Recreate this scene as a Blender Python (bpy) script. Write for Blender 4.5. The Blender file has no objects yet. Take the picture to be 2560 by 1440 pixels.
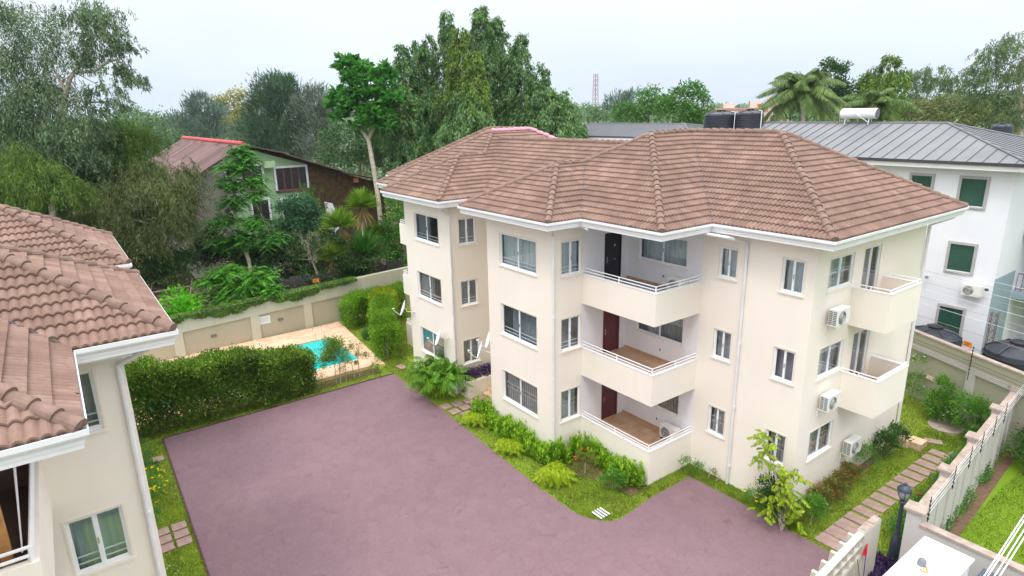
import bpy, bmesh, math, random
import numpy as np
from mathutils import Vector, Matrix

# ------------------------------------------------------------------ camera, sky, sun, exposure
S = bpy.context.scene
COL = S.collection
CAM = Vector((17.0372, -14.3850, 13.3707))
def make_camera():
    yaw, pitch, roll = math.radians(143.7938), math.radians(15.7708), math.radians(-1.1841)
    f = Vector((math.cos(yaw) * math.cos(pitch), math.sin(yaw) * math.cos(pitch), -math.sin(pitch)))
    r = Vector((math.sin(yaw), -math.cos(yaw), 0)); u = r.cross(f)
    c, s = math.cos(roll), math.sin(roll)
    r2 = c * r + s * u; u2 = -s * r + c * u
    cd = bpy.data.cameras.new('camera'); cd.sensor_width = 36.0
    cd.lens = 1559.388 / 2560 * 36.0; cd.clip_start = 0.1; cd.clip_end = 9000
    co = bpy.data.objects.new('camera', cd); COL.objects.link(co)
    m = Matrix.Identity(4)
    for i in range(3):
        m[i][0] = r2[i]; m[i][1] = u2[i]; m[i][2] = -f[i]; m[i][3] = CAM[i]
    co.matrix_world = m
    S.camera = co
make_camera()
SUN_EL, SUN_AZ = math.radians(62), math.radians(-62)      # azimuth measured from +X towards +Y
def make_world():
    w = bpy.data.worlds.new('World'); S.world = w; w.use_nodes = True
    nt = w.node_tree; N, L = nt.nodes, nt.links
    bg = N['Background']; bg.inputs[1].default_value = 0.10
    sky = N.new('ShaderNodeTexSky'); sky.sky_type = 'NISHITA'; sky.sun_disc = False
    sky.sun_elevation = SUN_EL; sky.sun_rotation = math.pi / 2 - SUN_AZ
    sky.air_density = 1.3; sky.dust_density = 4.0
    # an overcast deck: brightest overhead, pale towards the horizon, soft cloud mottling
    tc = N.new('ShaderNodeTexCoord'); sep = N.new('ShaderNodeSeparateXYZ'); L.new(tc.outputs['Generated'], sep.inputs[0])
    ramp = N.new('ShaderNodeValToRGB'); L.new(sep.outputs[2], ramp.inputs[0])
    e = ramp.color_ramp.elements
    e[0].position = 0.0; e[0].color = (0.66, 0.77, 0.90, 1)
    e[1].position = 0.22; e[1].color = (0.91, 0.94, 0.97, 1)
    x = ramp.color_ramp.elements.new(0.08); x.color = (0.77, 0.85, 0.94, 1)
    x = ramp.color_ramp.elements.new(1.0); x.color = (1.0, 1.0, 1.0, 1)
    mp = N.new('ShaderNodeMapping'); mp.inputs['Scale'].default_value = (1.2, 1.2, 3.2); L.new(tc.outputs['Generated'], mp.inputs[0])
    no = N.new('ShaderNodeTexNoise'); no.inputs['Scale'].default_value = 1.3; no.inputs['Detail'].default_value = 3.0
    L.new(mp.outputs[0], no.inputs['Vector'])
    r2 = N.new('ShaderNodeMapRange'); L.new(no.outputs[0], r2.inputs[0])
    r2.inputs[1].default_value = 0.35; r2.inputs[2].default_value = 0.65; r2.inputs[3].default_value = 11.4; r2.inputs[4].default_value = 13.0
    up = N.new('ShaderNodeMapRange'); L.new(sep.outputs[2], up.inputs[0])
    up.inputs[1].default_value = 0.20; up.inputs[2].default_value = 0.9; up.inputs[3].default_value = 1.0; up.inputs[4].default_value = 2.4
    mu = N.new('ShaderNodeMath'); mu.operation = 'MULTIPLY'; L.new(r2.outputs[0], mu.inputs[0]); L.new(up.outputs[0], mu.inputs[1])
    sc = N.new('ShaderNodeVectorMath'); sc.operation = 'SCALE'; L.new(ramp.outputs[0], sc.inputs[0]); L.new(mu.outputs[0], sc.inputs['Scale'])
    mix = N.new('ShaderNodeMix'); mix.data_type = 'RGBA'; mix.inputs[0].default_value = 0.93
    L.new(sky.outputs[0], mix.inputs[6]); L.new(sc.outputs[0], mix.inputs[7])
    L.new(mix.outputs[2], bg.inputs[0])
make_world()
def make_sun():
    d = Vector((math.cos(SUN_AZ) * math.cos(SUN_EL), math.sin(SUN_AZ) * math.cos(SUN_EL), math.sin(SUN_EL)))
    l = bpy.data.lights.new('sun', 'SUN'); l.energy = 1.5; l.angle = math.radians(14); l.color = (1.0, 0.95, 0.87)
    o = bpy.data.objects.new('sun', l); COL.objects.link(o); o.location = (0, 0, 60)
    o.rotation_euler = d.to_track_quat('Z', 'Y').to_euler()
make_sun()
S.view_settings.view_transform = 'Standard'; S.view_settings.look = 'None'
S.view_settings.exposure = 0.0; S.view_settings.gamma = 1.0; S.view_settings.use_curve_mapping = False
S.cycles.max_bounces = 8; S.cycles.transparent_max_bounces = 12; S.cycles.use_denoising = True
S.cycles.volume_bounces = 0

rng = np.random.default_rng(7); random.seed(7)

# ------------------------------------------------------------------ materials
MATS = {}
def srgb(r, g, b):
    f = lambda c: ((c / 255 + 0.055) / 1.055) ** 2.4 if c / 255 > 0.04045 else c / 255 / 12.92
    return (f(r), f(g), f(b))
class NT:
    def __init__(s, name):
        s.m = bpy.data.materials.new(name); s.m.use_nodes = True
        s.nt = s.m.node_tree; s.N, s.L = s.nt.nodes, s.nt.links
        s.b = s.N['Principled BSDF']; s.out = s.N['Material Output']
        MATS[name] = s.m
    def n(s, t, **k):
        x = s.N.new(t)
        for a, v in k.items():
            if a.startswith('i_'): x.inputs[a[2:].replace('_', ' ')].default_value = v
            else: setattr(x, a, v)
        return x
    def l(s, a, b): s.L.new(a, b)
    def coord(s, which='Object', scale=None, rot=None):
        tc = s.n('ShaderNodeTexCoord')
        if scale is None and rot is None: return tc.outputs[which]
        mp = s.n('ShaderNodeMapping')
        if scale is not None: mp.inputs['Scale'].default_value = scale if hasattr(scale, '__len__') else (scale,) * 3
        if rot is not None: mp.inputs['Rotation'].default_value = rot
        s.l(tc.outputs[which], mp.inputs[0]); return mp.outputs[0]
    def noise(s, vec, scale, detail=4, rough=0.55):
        x = s.n('ShaderNodeTexNoise'); x.inputs['Scale'].default_value = scale; x.inputs['Detail'].default_value = detail
        x.inputs['Roughness'].default_value = rough; s.l(vec, x.inputs['Vector']); return x.outputs[0]
    def ramp(s, fac, stops, interp='LINEAR'):
        x = s.n('ShaderNodeValToRGB'); s.l(fac, x.inputs[0]); x.color_ramp.interpolation = interp
        e = x.color_ramp.elements
        while len(e) < len(stops): e.new(0.5)
        for el, (p, c) in zip(e, stops):
            el.position = p; el.color = (*c, 1) if len(c) == 3 else c
        return x.outputs[0]
    def mix(s, fac, a, b, mode='MIX'):
        x = s.n('ShaderNodeMix', data_type='RGBA', blend_type=mode)
        for i, v in ((0, fac), (6, a), (7, b)):
            if hasattr(v, 'links'): s.l(v, x.inputs[i])
            elif i == 0: x.inputs[0].default_value = v
            else: x.inputs[i].default_value = (*v, 1)
        return x.outputs[2]
    def mr(s, v, a, b, c, d):
        x = s.n('ShaderNodeMapRange'); s.l(v, x.inputs[0])
        for i, q in enumerate((a, b, c, d)): x.inputs[i + 1].default_value = q
        return x.outputs[0]
    def bump(s, h, strength=0.3, dist=0.02):
        x = s.n('ShaderNodeBump'); x.inputs['Strength'].default_value = strength; x.inputs['Distance'].default_value = dist
        s.l(h, x.inputs['Height']); s.l(x.outputs[0], s.b.inputs['Normal'])
def mat(name, col, rough=0.7, var=0.12, scale=3.0, bump=0.0, bscale=30.0, metal=0.0, spec=None):
    t = NT(name)
    c = t.coord()
    n = t.noise(c, scale, 5)
    lo = tuple(x * (1 - var) for x in col); hi = tuple(min(1, x * (1 + var)) for x in col)
    t.l(t.ramp(n, [(0.3, lo), (0.7, hi)]), t.b.inputs['Base Color'])
    t.b.inputs['Roughness'].default_value = rough; t.b.inputs['Metallic'].default_value = metal
    if spec is not None: t.b.inputs['Specular IOR Level'].default_value = spec
    if bump: t.bump(t.noise(c, bscale, 4), bump)
    return t.m
def wall_mat(name, col, stain=(0.56, 0.50, 0.44), amt=0.13):
    t = NT(name); c = t.coord()
    big = t.noise(c, 0.35, 4); streak = t.noise(t.coord(scale=(2.2, 2.2, 0.16)), 1.0, 5, 0.6)
    base = t.mix(t.mr(big, 0.3, 0.7, 0, 1), tuple(x * 0.955 for x in col), tuple(min(1, x * 1.03) for x in col))
    fac = t.mr(streak, 0.56, 0.82, 0, amt)
    t.l(t.mix(fac, base, stain), t.b.inputs['Base Color'])
    t.b.inputs['Roughness'].default_value = 0.85; t.b.inputs['Specular IOR Level'].default_value = 0.2
    t.bump(t.noise(c, 45, 3), 0.12, 0.01)
    return t.m
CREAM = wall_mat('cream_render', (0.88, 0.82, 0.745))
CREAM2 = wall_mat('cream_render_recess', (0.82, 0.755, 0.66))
WHITEW = wall_mat('white_render', (0.83, 0.82, 0.86), amt=0.1)
GREY_WALL = wall_mat('perimeter_render', srgb(196, 192, 176), (0.30, 0.28, 0.23), 0.35)
GREY_WALL2 = wall_mat('perimeter_panel_render', srgb(178, 172, 152), (0.30, 0.28, 0.22), 0.3)
GARDEN_WALL = wall_mat('garden_wall_render', srgb(196, 192, 190), (0.35, 0.33, 0.30), 0.3)
BACK_WALL = wall_mat('back_wall_render', srgb(170, 168, 150), (0.27, 0.26, 0.22), 0.35)
COPING = mat('weathered_coping', srgb(172, 155, 146), 0.9, 0.25, 5, 0.4, 40)
WHITE = mat('white_paint', (0.86, 0.87, 0.90), 0.45, 0.04, 2)
GUTTER = mat('white_gutter', (0.84, 0.86, 0.90), 0.5, 0.05, 1.3)
PIPE = mat('grey_white_pipe', (0.74, 0.74, 0.76), 0.5, 0.08, 1.5)
ALU = mat('window_frame_white', (0.82, 0.85, 0.89), 0.35, 0.04, 3)
DARK = mat('opening_shade', (0.045, 0.045, 0.05), 0.9, 0.3, 2)
INTW = mat('interior_wall', (0.50, 0.50, 0.52), 0.9, 0.2, 2)
BARS = mat('security_bar_paint', (0.62, 0.56, 0.46), 0.6, 0.1, 3)
CHROME = mat('chrome', (0.75, 0.75, 0.76), 0.22, 0.05, 3, metal=1.0)
DOORRED = mat('maroon_door', srgb(98, 44, 50), 0.45, 0.15, 4)
DOORBLK = mat('black_door', srgb(28, 26, 34), 0.4, 0.1, 4)
WOOD = mat('pale_timber', srgb(196, 142, 84), 0.7, 0.2, 6)
BLACKP = mat('black_plastic', (0.018, 0.019, 0.024), 0.45, 0.3, 2)
TANKP = mat('black_tank_plastic', (0.030, 0.036, 0.050), 0.38, 0.3, 1.5)
ACW = mat('ac_casing', (0.78, 0.78, 0.76), 0.5, 0.06, 3)
ACD = mat('ac_grille', (0.10, 0.13, 0.14), 0.6, 0.2, 5)
BARK = mat('bark', srgb(120, 108, 94), 0.9, 0.35, 8, 0.6, 30)
BARKP = mat('pale_bark', srgb(168, 160, 146), 0.9, 0.3, 6, 0.5, 25)
BRANCH = mat('bare_branch', srgb(150, 140, 116), 0.9, 0.2, 6)
SOIL = mat('soil', srgb(112, 86, 70), 0.95, 0.35, 7, 0.5, 40)
GREYM = mat('lamp_post_metal', srgb(64, 74, 88), 0.45, 0.15, 4, metal=0.3)
DARKM = mat('dark_metal', (0.05, 0.05, 0.055), 0.5, 0.2, 4)
STONE = mat('sandstone_block', srgb(206, 178, 148), 0.9, 0.22, 7, 0.5, 25)
ORANGE = mat('orange_sign', srgb(228, 140, 30), 0.6, 0.1, 3)
RUST = mat('rusty_metal', srgb(122, 76, 66), 0.8, 0.35, 9, 0.4, 40)
SLAB = mat('stepping_stone_concrete', srgb(160, 134, 128), 0.85, 0.2, 6, 0.4, 35)
def glass_mat(name, tint=(0.80, 0.86, 0.88), rough=0.02, transp=0.8, base=0.13, pow_=0.9):
    t = NT(name); t.N.remove(t.b)
    tr = t.n('ShaderNodeBsdfTransparent'); tr.inputs[0].default_value = (*tint, 1)
    gl = t.n('ShaderNodeBsdfGlossy'); gl.inputs['Roughness'].default_value = rough; gl.inputs[0].default_value = (0.9, 0.93, 0.95, 1)
    lw = t.n('ShaderNodeLayerWeight'); lw.inputs[0].default_value = 0.5
    pw = t.n('ShaderNodeMath', operation='POWER'); t.l(lw.outputs['Facing'], pw.inputs[0]); pw.inputs[1].default_value = 4.0
    fac = t.mr(pw.outputs[0], 0.0, 1.0, base, 0.95)
    mx = t.n('ShaderNodeMixShader'); t.l(fac, mx.inputs[0]); t.l(tr.outputs[0], mx.inputs[1]); t.l(gl.outputs[0], mx.inputs[2])
    t.l(mx.outputs[0], t.out.inputs[0]); return t.m
GLASS = glass_mat('window_glass')
def curtain_mat(name, col):
    t = NT(name); c = t.coord()
    n = t.noise(t.coord(scale=(7, 7, 0.4)), 1.0, 3)
    t.l(t.ramp(n, [(0.3, tuple(x * 0.8 for x in col)), (0.7, col)]), t.b.inputs['Base Color'])
    t.b.inputs['Roughness'].default_value = 0.9; return t.m
CURT = curtain_mat('pale_curtain', (0.66, 0.74, 0.78)); CURTREFL = curtain_mat('grey_reflection_curtain', (0.36, 0.37, 0.41))  # the grey cloth also stands in for grey reflections in the panes
CURTG = curtain_mat('green_grey_curtain', (0.40, 0.52, 0.52))
def green_pane():
    t = NT('green_tinted_glass')
    t.l(t.ramp(t.noise(t.coord(), 1.5, 3), [(0.3, (0.022, 0.075, 0.055)), (0.7, (0.035, 0.10, 0.075))]), t.b.inputs['Base Color'])
    t.b.inputs['Roughness'].default_value = 0.08; t.b.inputs['Specular IOR Level'].default_value = 0.3; return t.m
GREENP = green_pane()
def tile_mat(name, a, b, c):
    t = NT(name)
    uv = t.n('ShaderNodeUVMap')
    fl = t.n('ShaderNodeVectorMath', operation='FLOOR'); t.l(uv.outputs[0], fl.inputs[0])
    wn = t.n('ShaderNodeTexWhiteNoise', noise_dimensions='2D'); t.l(fl.outputs[0], wn.inputs['Vector'])
    co = t.coord()
    base = t.ramp(wn.outputs['Value'], [(0.0, a), (0.55, b), (1.0, c)])
    big = t.noise(co, 0.55, 5, 0.6)
    base = t.mix(t.mr(big, 0.35, 0.62, 0.0, 0.50), base, tuple(x * 0.60 for x in a))
    sm = t.noise(co, 7, 6, 0.7)
    base = t.mix(t.mr(sm, 0.45, 0.75, 0, 0.45), base, tuple(x * 0.55 for x in a))
    t.l(base, t.b.inputs['Base Color'])
    t.b.inputs['Roughness'].default_value = 0.9; t.b.inputs['Specular IOR Level'].default_value = 0.15
    t.bump(t.noise(co, 60, 3), 0.25, 0.01)
    return t.m
TILE = tile_mat('clay_roof_tile', srgb(136, 111, 101), srgb(147, 121, 110), srgb(159, 133, 121))
CAP = mat('ridge_tile_weathered', srgb(130, 107, 97), 0.95, 0.26, 3.5, 0.4, 40)
CAPPINK = mat('ridge_tile_pink', srgb(228, 160, 178), 0.9, 0.15, 4, 0.3, 40)
def leaf_mat(name, cols, trans=0.35, rough=0.5, nscale=0.8, dark=0.55):
    """leaf colour differs leaf by leaf and twig by twig"""
    t = NT(name)
    g = t.n('ShaderNodeNewGeometry')
    sat = lambda c: tuple(max(0, min(255, sum(c) / 3 + (v - sum(c) / 3) * 1.18)) for v in c)
    cols = [sat(c) for c in cols]
    c1 = t.ramp(g.outputs['Random Per Island'], [(i / max(1, len(cols) - 1), srgb(*c)) for i, c in enumerate(cols)])
    n = t.noise(t.coord(), nscale, 3)
    lo = srgb(*cols[0])
    col = t.mix(t.mr(n, 0.38, 0.66, 0.0, 0.65), c1, tuple(x * dark for x in lo))
    t.l(col, t.b.inputs['Base Color']); t.b.inputs['Roughness'].default_value = rough
    t.b.inputs['Specular IOR Level'].default_value = 0.35
    tl = t.n('ShaderNodeBsdfTranslucent'); t.l(col, tl.inputs[0])
    mx = t.n('ShaderNodeMixShader'); mx.inputs[0].default_value = trans
    t.l(t.b.outputs[0], mx.inputs[1]); t.l(tl.outputs[0], mx.inputs[2]); t.l(mx.outputs[0], t.out.inputs[0])
    return t.m

# ------------------------------------------------------------------ object helpers
def tag(o, label=None, cat=None, group=None, kind=None):
    if label: o['label'] = label
    if cat: o['category'] = cat
    if group: o['group'] = group
    if kind: o['kind'] = kind
    return o
def thing(name, label, cat, loc=(0, 0, 0), group=None, rz=0.0):
    o = bpy.data.objects.new(name, None); COL.objects.link(o); o.empty_display_size = 0.3
    o.location = loc; o.rotation_euler = (0, 0, rz)
    return tag(o, label, cat, group)
def raw_mesh(name, V, F, mats, parent=None, smooth=False, uv=None, mi=None, recalc=False, loc=None):
    me = bpy.data.meshes.new(name)
    V = np.asarray(V, dtype=np.float32).reshape(-1, 3)
    if isinstance(F, np.ndarray):
        k = F.shape[1]; nf = len(F)
        me.vertices.add(len(V)); me.vertices.foreach_set('co', V.ravel())
        me.loops.add(nf * k); me.loops.foreach_set('vertex_index', F.astype(np.int32).ravel())
        me.polygons.add(nf); me.polygons.foreach_set('loop_start', np.arange(0, nf * k, k, dtype=np.int32))
        me.polygons.foreach_set('loop_total', np.full(nf, k, dtype=np.int32))
    else:
        me.from_pydata(V.tolist(), [], [tuple(f) for f in F])
    for m in (mats if isinstance(mats, (list, tuple)) else [mats]): me.materials.append(m)
    if mi is not None: me.polygons.foreach_set('material_index', np.asarray(mi, dtype=np.int32))
    me.update(calc_edges=True)
    if uv is not None:
        l = me.uv_layers.new(name='UVMap'); l.data.foreach_set('uv', np.asarray(uv, dtype=np.float32).ravel())
    if recalc:
        bm = bmesh.new(); bm.from_mesh(me); bmesh.ops.recalc_face_normals(bm, faces=bm.faces); bm.to_mesh(me); bm.free()
    if smooth: me.polygons.foreach_set('use_smooth', np.ones(len(me.polygons), dtype=bool))
    me.validate(); me.update()
    o = bpy.data.objects.new(name, me); COL.objects.link(o)
    if loc is not None: o.location = loc
    if parent is not None: o.parent = parent
    return o
class Fr:
    """a local frame: p(u, n, z) -> point; u along a wall, n out of it"""
    def __init__(s, o=(0, 0, 0), u=(1, 0, 0), n=(0, -1, 0), z=(0, 0, 1)):
        s.o, s.u, s.n, s.z = (np.array(a, float) for a in (o, u, n, z))
    def p(s, u, n, z): return s.o + s.u * u + s.n * n + s.z * z
WF = Fr((0, 0, 0), (1, 0, 0), (0, 1, 0))
class MB:
    def __init__(s): s.V = []; s.F = []; s.M = []
    def add(s, V, F, m=0):
        b = len(s.V); s.V += [tuple(map(float, v)) for v in V]; s.F += [tuple(b + i for i in f) for f in F]; s.M += [m] * len(F)
    def box(s, x0, x1, y0, y1, z0, z1, fr=WF, m=0):
        V = [fr.p(x, y, z) for z in (z0, z1) for y in (y0, y1) for x in (x0, x1)]
        s.add(V, [(0, 2, 3, 1), (4, 5, 7, 6), (0, 1, 5, 4), (2, 6, 7, 3), (0, 4, 6, 2), (1, 3, 7, 5)], m); return s
    def poly_prism(s, pts, z0, z1, fr=WF, m=0):
        n = len(pts); V = [fr.p(x, y, z0) for x, y in pts] + [fr.p(x, y, z1) for x, y in pts]
        s.add(V, [tuple(range(n))[::-1], tuple(range(n, 2 * n))] + [(i, (i + 1) % n, n + (i + 1) % n, n + i) for i in range(n)], m); return s
    def tube(s, pts, r, n=8, cap=True, m=0):
        pts = [Vector(p) for p in pts]; r = r if hasattr(r, '__len__') else [r] * len(pts)
        V = []; F = []
        prev = None
        for i, p in enumerate(pts):
            d = (pts[min(i + 1, len(pts) - 1)] - pts[max(i - 1, 0)]).normalized()
            if prev is None: a = d.orthogonal().normalized()
            else:
                a = prev - d * prev.dot(d)
                a = a.normalized() if a.length > 1e-6 else d.orthogonal().normalized()
            prev = a; b = d.cross(a)
            for k in range(n):
                t = 2 * math.pi * k / n; V.append(p + (a * math.cos(t) + b * math.sin(t)) * r[i])
        for i in range(len(pts) - 1):
            for k in range(n):
                F.append((i * n + k, i * n + (k + 1) % n, (i + 1) * n + (k + 1) % n, (i + 1) * n + k))
        if cap:
            F.append(tuple(range(n))[::-1]); F.append(tuple(range((len(pts) - 1) * n, len(pts) * n)))
        s.add(V, F, m); return s
    def lathe(s, prof, c=(0, 0, 0), n=20, axis='z', m=0, fr=WF):
        """prof: (radius, height) pairs"""
        V = []; F = []
        for r, h in prof:
            for k in range(n):
                t = 2 * math.pi * k / n; x, y = r * math.cos(t), r * math.sin(t)
                if axis == 'z': V.append(fr.p(c[0] + x, c[1] + y, c[2] + h))
                elif axis == 'y': V.append(fr.p(c[0] + x, c[1] + h, c[2] + y))
                else: V.append(fr.p(c[0] + h, c[1] + x, c[2] + y))
        for i in range(len(prof) - 1):
            for k in range(n): F.append((i * n + k, i * n + (k + 1) % n, (i + 1) * n + (k + 1) % n, (i + 1) * n + k))
        if prof[0][0] > 1e-4: F.append(tuple(range(n))[::-1])
        if prof[-1][0] > 1e-4: F.append(tuple(range((len(prof) - 1) * n, len(prof) * n)))
        s.add(V, F, m); return s
    def build(s, name, mats, parent=None, smooth=False, loc=None, bevel=0):
        V = np.array(s.V, float)
        if loc is not None: V = V - np.array(loc, float)
        o = raw_mesh(name, V, s.F, mats, parent, smooth, mi=s.M if any(s.M) else None, recalc=True, loc=loc)
        if smooth:
            try:
                o.data.set_sharp_from_angle(angle=math.radians(40))
            except Exception: pass
        if bevel:
            b = o.modifiers.new('bevel', 'BEVEL'); b.width = bevel; b.segments = 2; b.limit_method = 'ANGLE'
        return o
def sheet(name, pts, z, m, kind='structure', label=None, cat=None):
    bm = bmesh.new(); vs = [bm.verts.new((x, y, z)) for x, y in pts]; f = bm.faces.new(vs)
    if f.normal.z < 0 or True:
        bm.normal_update()
        if f.normal.z < 0: bmesh.ops.reverse_faces(bm, faces=[f])
    bmesh.ops.triangulate(bm, faces=bm.faces[:])
    me = bpy.data.meshes.new(name); bm.to_mesh(me); bm.free(); me.materials.append(m)
    o = bpy.data.objects.new(name, me); COL.objects.link(o); tag(o, label, cat, kind=kind); return o
# ------------------------------------------------------------------ ground
def grass_mat(name, cols, dry=0.25):
    t = NT(name); c = t.coord()
    a = t.ramp(t.noise(c, 38, 4, 0.7), [(0.25, srgb(*cols[0])), (0.5, srgb(*cols[1])), (0.75, srgb(*cols[2]))])
    b = t.mix(t.mr(t.noise(c, 0.9, 5, 0.65), 0.45, 0.7, 0, dry * 1.6), a, srgb(150, 140, 84))
    b = t.mix(t.mr(t.noise(c, 6, 4, 0.6), 0.5, 0.8, 0, 0.35), b, tuple(x * 0.55 for x in srgb(*cols[0])))
    t.l(b, t.b.inputs['Base Color']); t.b.inputs['Roughness'].default_value = 0.9; t.b.inputs['Specular IOR Level'].default_value = 0.1
    t.bump(t.noise(c, 60, 5, 0.7), 0.9, 0.04); return t.m
LAWN = grass_mat('lawn_grass', [(104, 132, 34), (142, 166, 54), (176, 192, 82)])
LAWN2 = grass_mat('neighbour_lawn_grass', [(86, 122, 28), (124, 160, 40), (160, 188, 64)], 0.12)
GROUNDM = grass_mat('rough_ground', [(44, 56, 30), (66, 78, 42), (92, 92, 60)], 0.4)
def drive_mat():
    t = NT('stamped_mauve_concrete'); c = t.coord(rot=(0, 0, 0.35))
    vo = t.n('ShaderNodeTexVoronoi', feature='DISTANCE_TO_EDGE'); vo.inputs['Scale'].default_value = 2.7; vo.inputs['Randomness'].default_value = 0.55
    t.l(c, vo.inputs['Vector'])
    vc = t.n('ShaderNodeTexVoronoi', feature='F1'); vc.inputs['Scale'].default_value = 2.7; vc.inputs['Randomness'].default_value = 0.55
    t.l(c, vc.inputs['Vector'])
    line = t.mr(vo.outputs['Distance'], 0.0, 0.028, 1, 0)
    fade = t.mr(t.noise(t.coord(), 0.8, 4, 0.7), 0.38, 0.64, 0.06, 0.42)
    mu = t.n('ShaderNodeMath', operation='MULTIPLY'); t.l(line, mu.inputs[0]); t.l(fade, mu.inputs[1])
    big = t.noise(t.coord(), 0.22, 5, 0.6)
    base = t.mix(t.mr(big, 0.3, 0.7, 0, 1), srgb(127, 103, 111), srgb(136, 112, 120))
    base = t.mix(t.mr(t.noise(t.coord(), 1.6, 6, 0.75), 0.4, 0.75, 0, 0.28), base, srgb(116, 88, 99))
    sep = t.n('ShaderNodeSeparateColor'); t.l(vc.outputs['Color'], sep.inputs[0])
    base = t.mix(t.mr(sep.outputs[0], 0, 1, 0, 0.07), base, srgb(186, 160, 165))
    base = t.mix(t.mr(t.noise(t.coord(), 16, 6, 0.85), 0.35, 0.65, 0.0, 0.45), base, srgb(104, 78, 88))
    sp = t.noise(t.coord(), 3.1, 6, 0.75)
    base = t.mix(t.mr(sp, 0.68, 0.76, 0, 0.30), base, srgb(92, 66, 76))
    base = t.mix(mu.outputs[0], base, srgb(92, 66, 76))
    t.l(base, t.b.inputs['Base Color']); t.b.inputs['Roughness'].default_value = 0.75; t.b.inputs['Specular IOR Level'].default_value = 0.25
    inv = t.mr(mu.outputs[0], 0, 1, 1, 0)
    ad = t.n('ShaderNodeMath', operation='MULTIPLY_ADD'); t.l(t.noise(t.coord(), 18, 4), ad.inputs[0]); ad.inputs[1].default_value = 0.5; t.l(inv, ad.inputs[2])
    t.bump(ad.outputs[0], 0.35, 0.02); return t.m
DRIVE = drive_mat()
def deck_mat():
    t = NT('sandstone_paving'); c = t.coord()
    br = t.n('ShaderNodeTexBrick'); br.inputs['Scale'].default_value = 1.0; t.l(t.coord(rot=(0, 0, math.pi / 2)), br.inputs['Vector'])
    br.inputs['Brick Width'].default_value = 0.6; br.inputs['Row Height'].default_value = 0.3; br.inputs['Mortar Size'].default_value = 0.008
    br.inputs['Color1'].default_value = (*srgb(232, 192, 162), 1); br.inputs['Color2'].default_value = (*srgb(206, 160, 130), 1)
    br.inputs['Mortar'].default_value = (*srgb(160, 128, 108), 1)
    b = t.mix(t.mr(t.noise(c, 2.6, 6, 0.7), 0.35, 0.7, 0, 0.6), br.outputs[0], srgb(238, 208, 182))
    b = t.mix(t.mr(t.noise(t.coord(scale=(0.5, 3, 1)), 2.2, 5, 0.7), 0.5, 0.75, 0, 0.5), b, srgb(190, 132, 100))
    t.l(b, t.b.inputs['Base Color']); t.b.inputs['Roughness'].default_value = 0.8; return t.m
DECK = deck_mat()
def floor_tile_mat():
    t = NT('balcony_floor_tile'); c = t.coord()
    br = t.n('ShaderNodeTexBrick'); t.l(c, br.inputs['Vector']); br.offset = 0.0; br.inputs['Scale'].default_value = 1.0
    br.inputs['Brick Width'].default_value = 0.4; br.inputs['Row Height'].default_value = 0.4; br.inputs['Mortar Size'].default_value = 0.006
    br.inputs['Color1'].default_value = (*srgb(206, 172, 140), 1); br.inputs['Color2'].default_value = (*srgb(190, 152, 120), 1); br.inputs['Mortar'].default_value = (*srgb(150, 120, 96), 1)
    b = t.mix(t.mr(t.noise(c, 4, 5, 0.7), 0.4, 0.7, 0, 0.4), br.outputs[0], srgb(170, 130, 98))
    t.l(b, t.b.inputs['Base Color']); t.b.inputs['Roughness'].default_value = 0.4; return t.m
FLOORT = floor_tile_mat()
def water_mat():
    t = NT('pool_water'); t.b.inputs['Base Color'].default_value = (*srgb(20, 205, 205), 1)
    t.l(t.ramp(t.noise(t.coord(), 1.2, 3), [(0.3, srgb(8, 176, 182)), (0.7, srgb(20, 200, 198))]), t.b.inputs['Base Color'])
    t.b.inputs['Roughness'].default_value = 0.06; t.b.inputs['Specular IOR Level'].default_value = 0.5
    t.bump(t.noise(t.coord(), 3.2, 3), 0.12, 0.03); return t.m
WATER = water_mat()

# ground sheet reaches the horizon; a hole is not needed: the pool stands on it as a raised basin edge
def ground_sheet():
    gx = list(range(-60, 61, 6))
    big = [-6000, -2500, -1200, -600, -300, -150, -90]
    xs = [x for x in big] + gx + [-b for b in reversed(big)]
    V = [(x, y, -0.06) for y in xs for x in xs]; n = len(xs)
    F = [(j * n + i, j * n + i + 1, (j + 1) * n + i + 1, (j + 1) * n + i) for j in range(n - 1) for i in range(n - 1)]
    tag(raw_mesh('ground', V, F, GROUNDM), kind='structure')
ground_sheet()
sheet('lawn', [(-24.0, -15.5), (13.0, -15.5), (13.0, -6), (14.0, 3.4), (11.2, 3.4), (10.2, 15.6), (6.0, 17.3), (-1, 20.0), (-22.3, 14.0)], -0.03, LAWN)
sheet('neighbour_lawn', [(11.45, 3.6), (22, 3.6), (22, 26), (10.3, 26), (10.4, 15.2)], -0.022, LAWN2)
DR = [(-11.75, -12.33), (13.6, -12.9), (13.6, 3.1), (9.9, 3.13), (9.0, 3.17), (7.86, 3.15), (6.03, 3.22), (4.19, 3.14), (4.2, 2.2), (4.2, 0.95), (4.34, -0.2), (4.38, -0.75), (4.28, -1.1),
      (4.05, -1.38), (3.6, -1.62), (3.13, -1.76), (2.2, -1.76), (1.24, -1.74), (-0.45, -1.7), (-2.68, -1.57), (-5.45, -1.43), (-7.97, -1.33), (-11.79, -1.28)]
sheet('driveway', DR, -0.018, DRIVE)
m_ = MB()
for (x0, y0), (x1, y1) in zip([DR[-1], DR[0]], [DR[0], DR[1]]):
    d = Vector((x1 - x0, y1 - y0)).normalized(); nn = Vector((d.y, -d.x)) * (0.035)
    m_.poly_prism([(x0 - nn.x, y0 - nn.y), (x1 - nn.x, y1 - nn.y), (x1 + nn.x, y1 + nn.y), (x0 + nn.x, y0 + nn.y)], -0.05, 0.012)
tag(m_.build('driveway_kerb', mat('kerb_brown', srgb(84, 58, 56), 0.9, 0.2, 5)), kind='structure')
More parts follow.
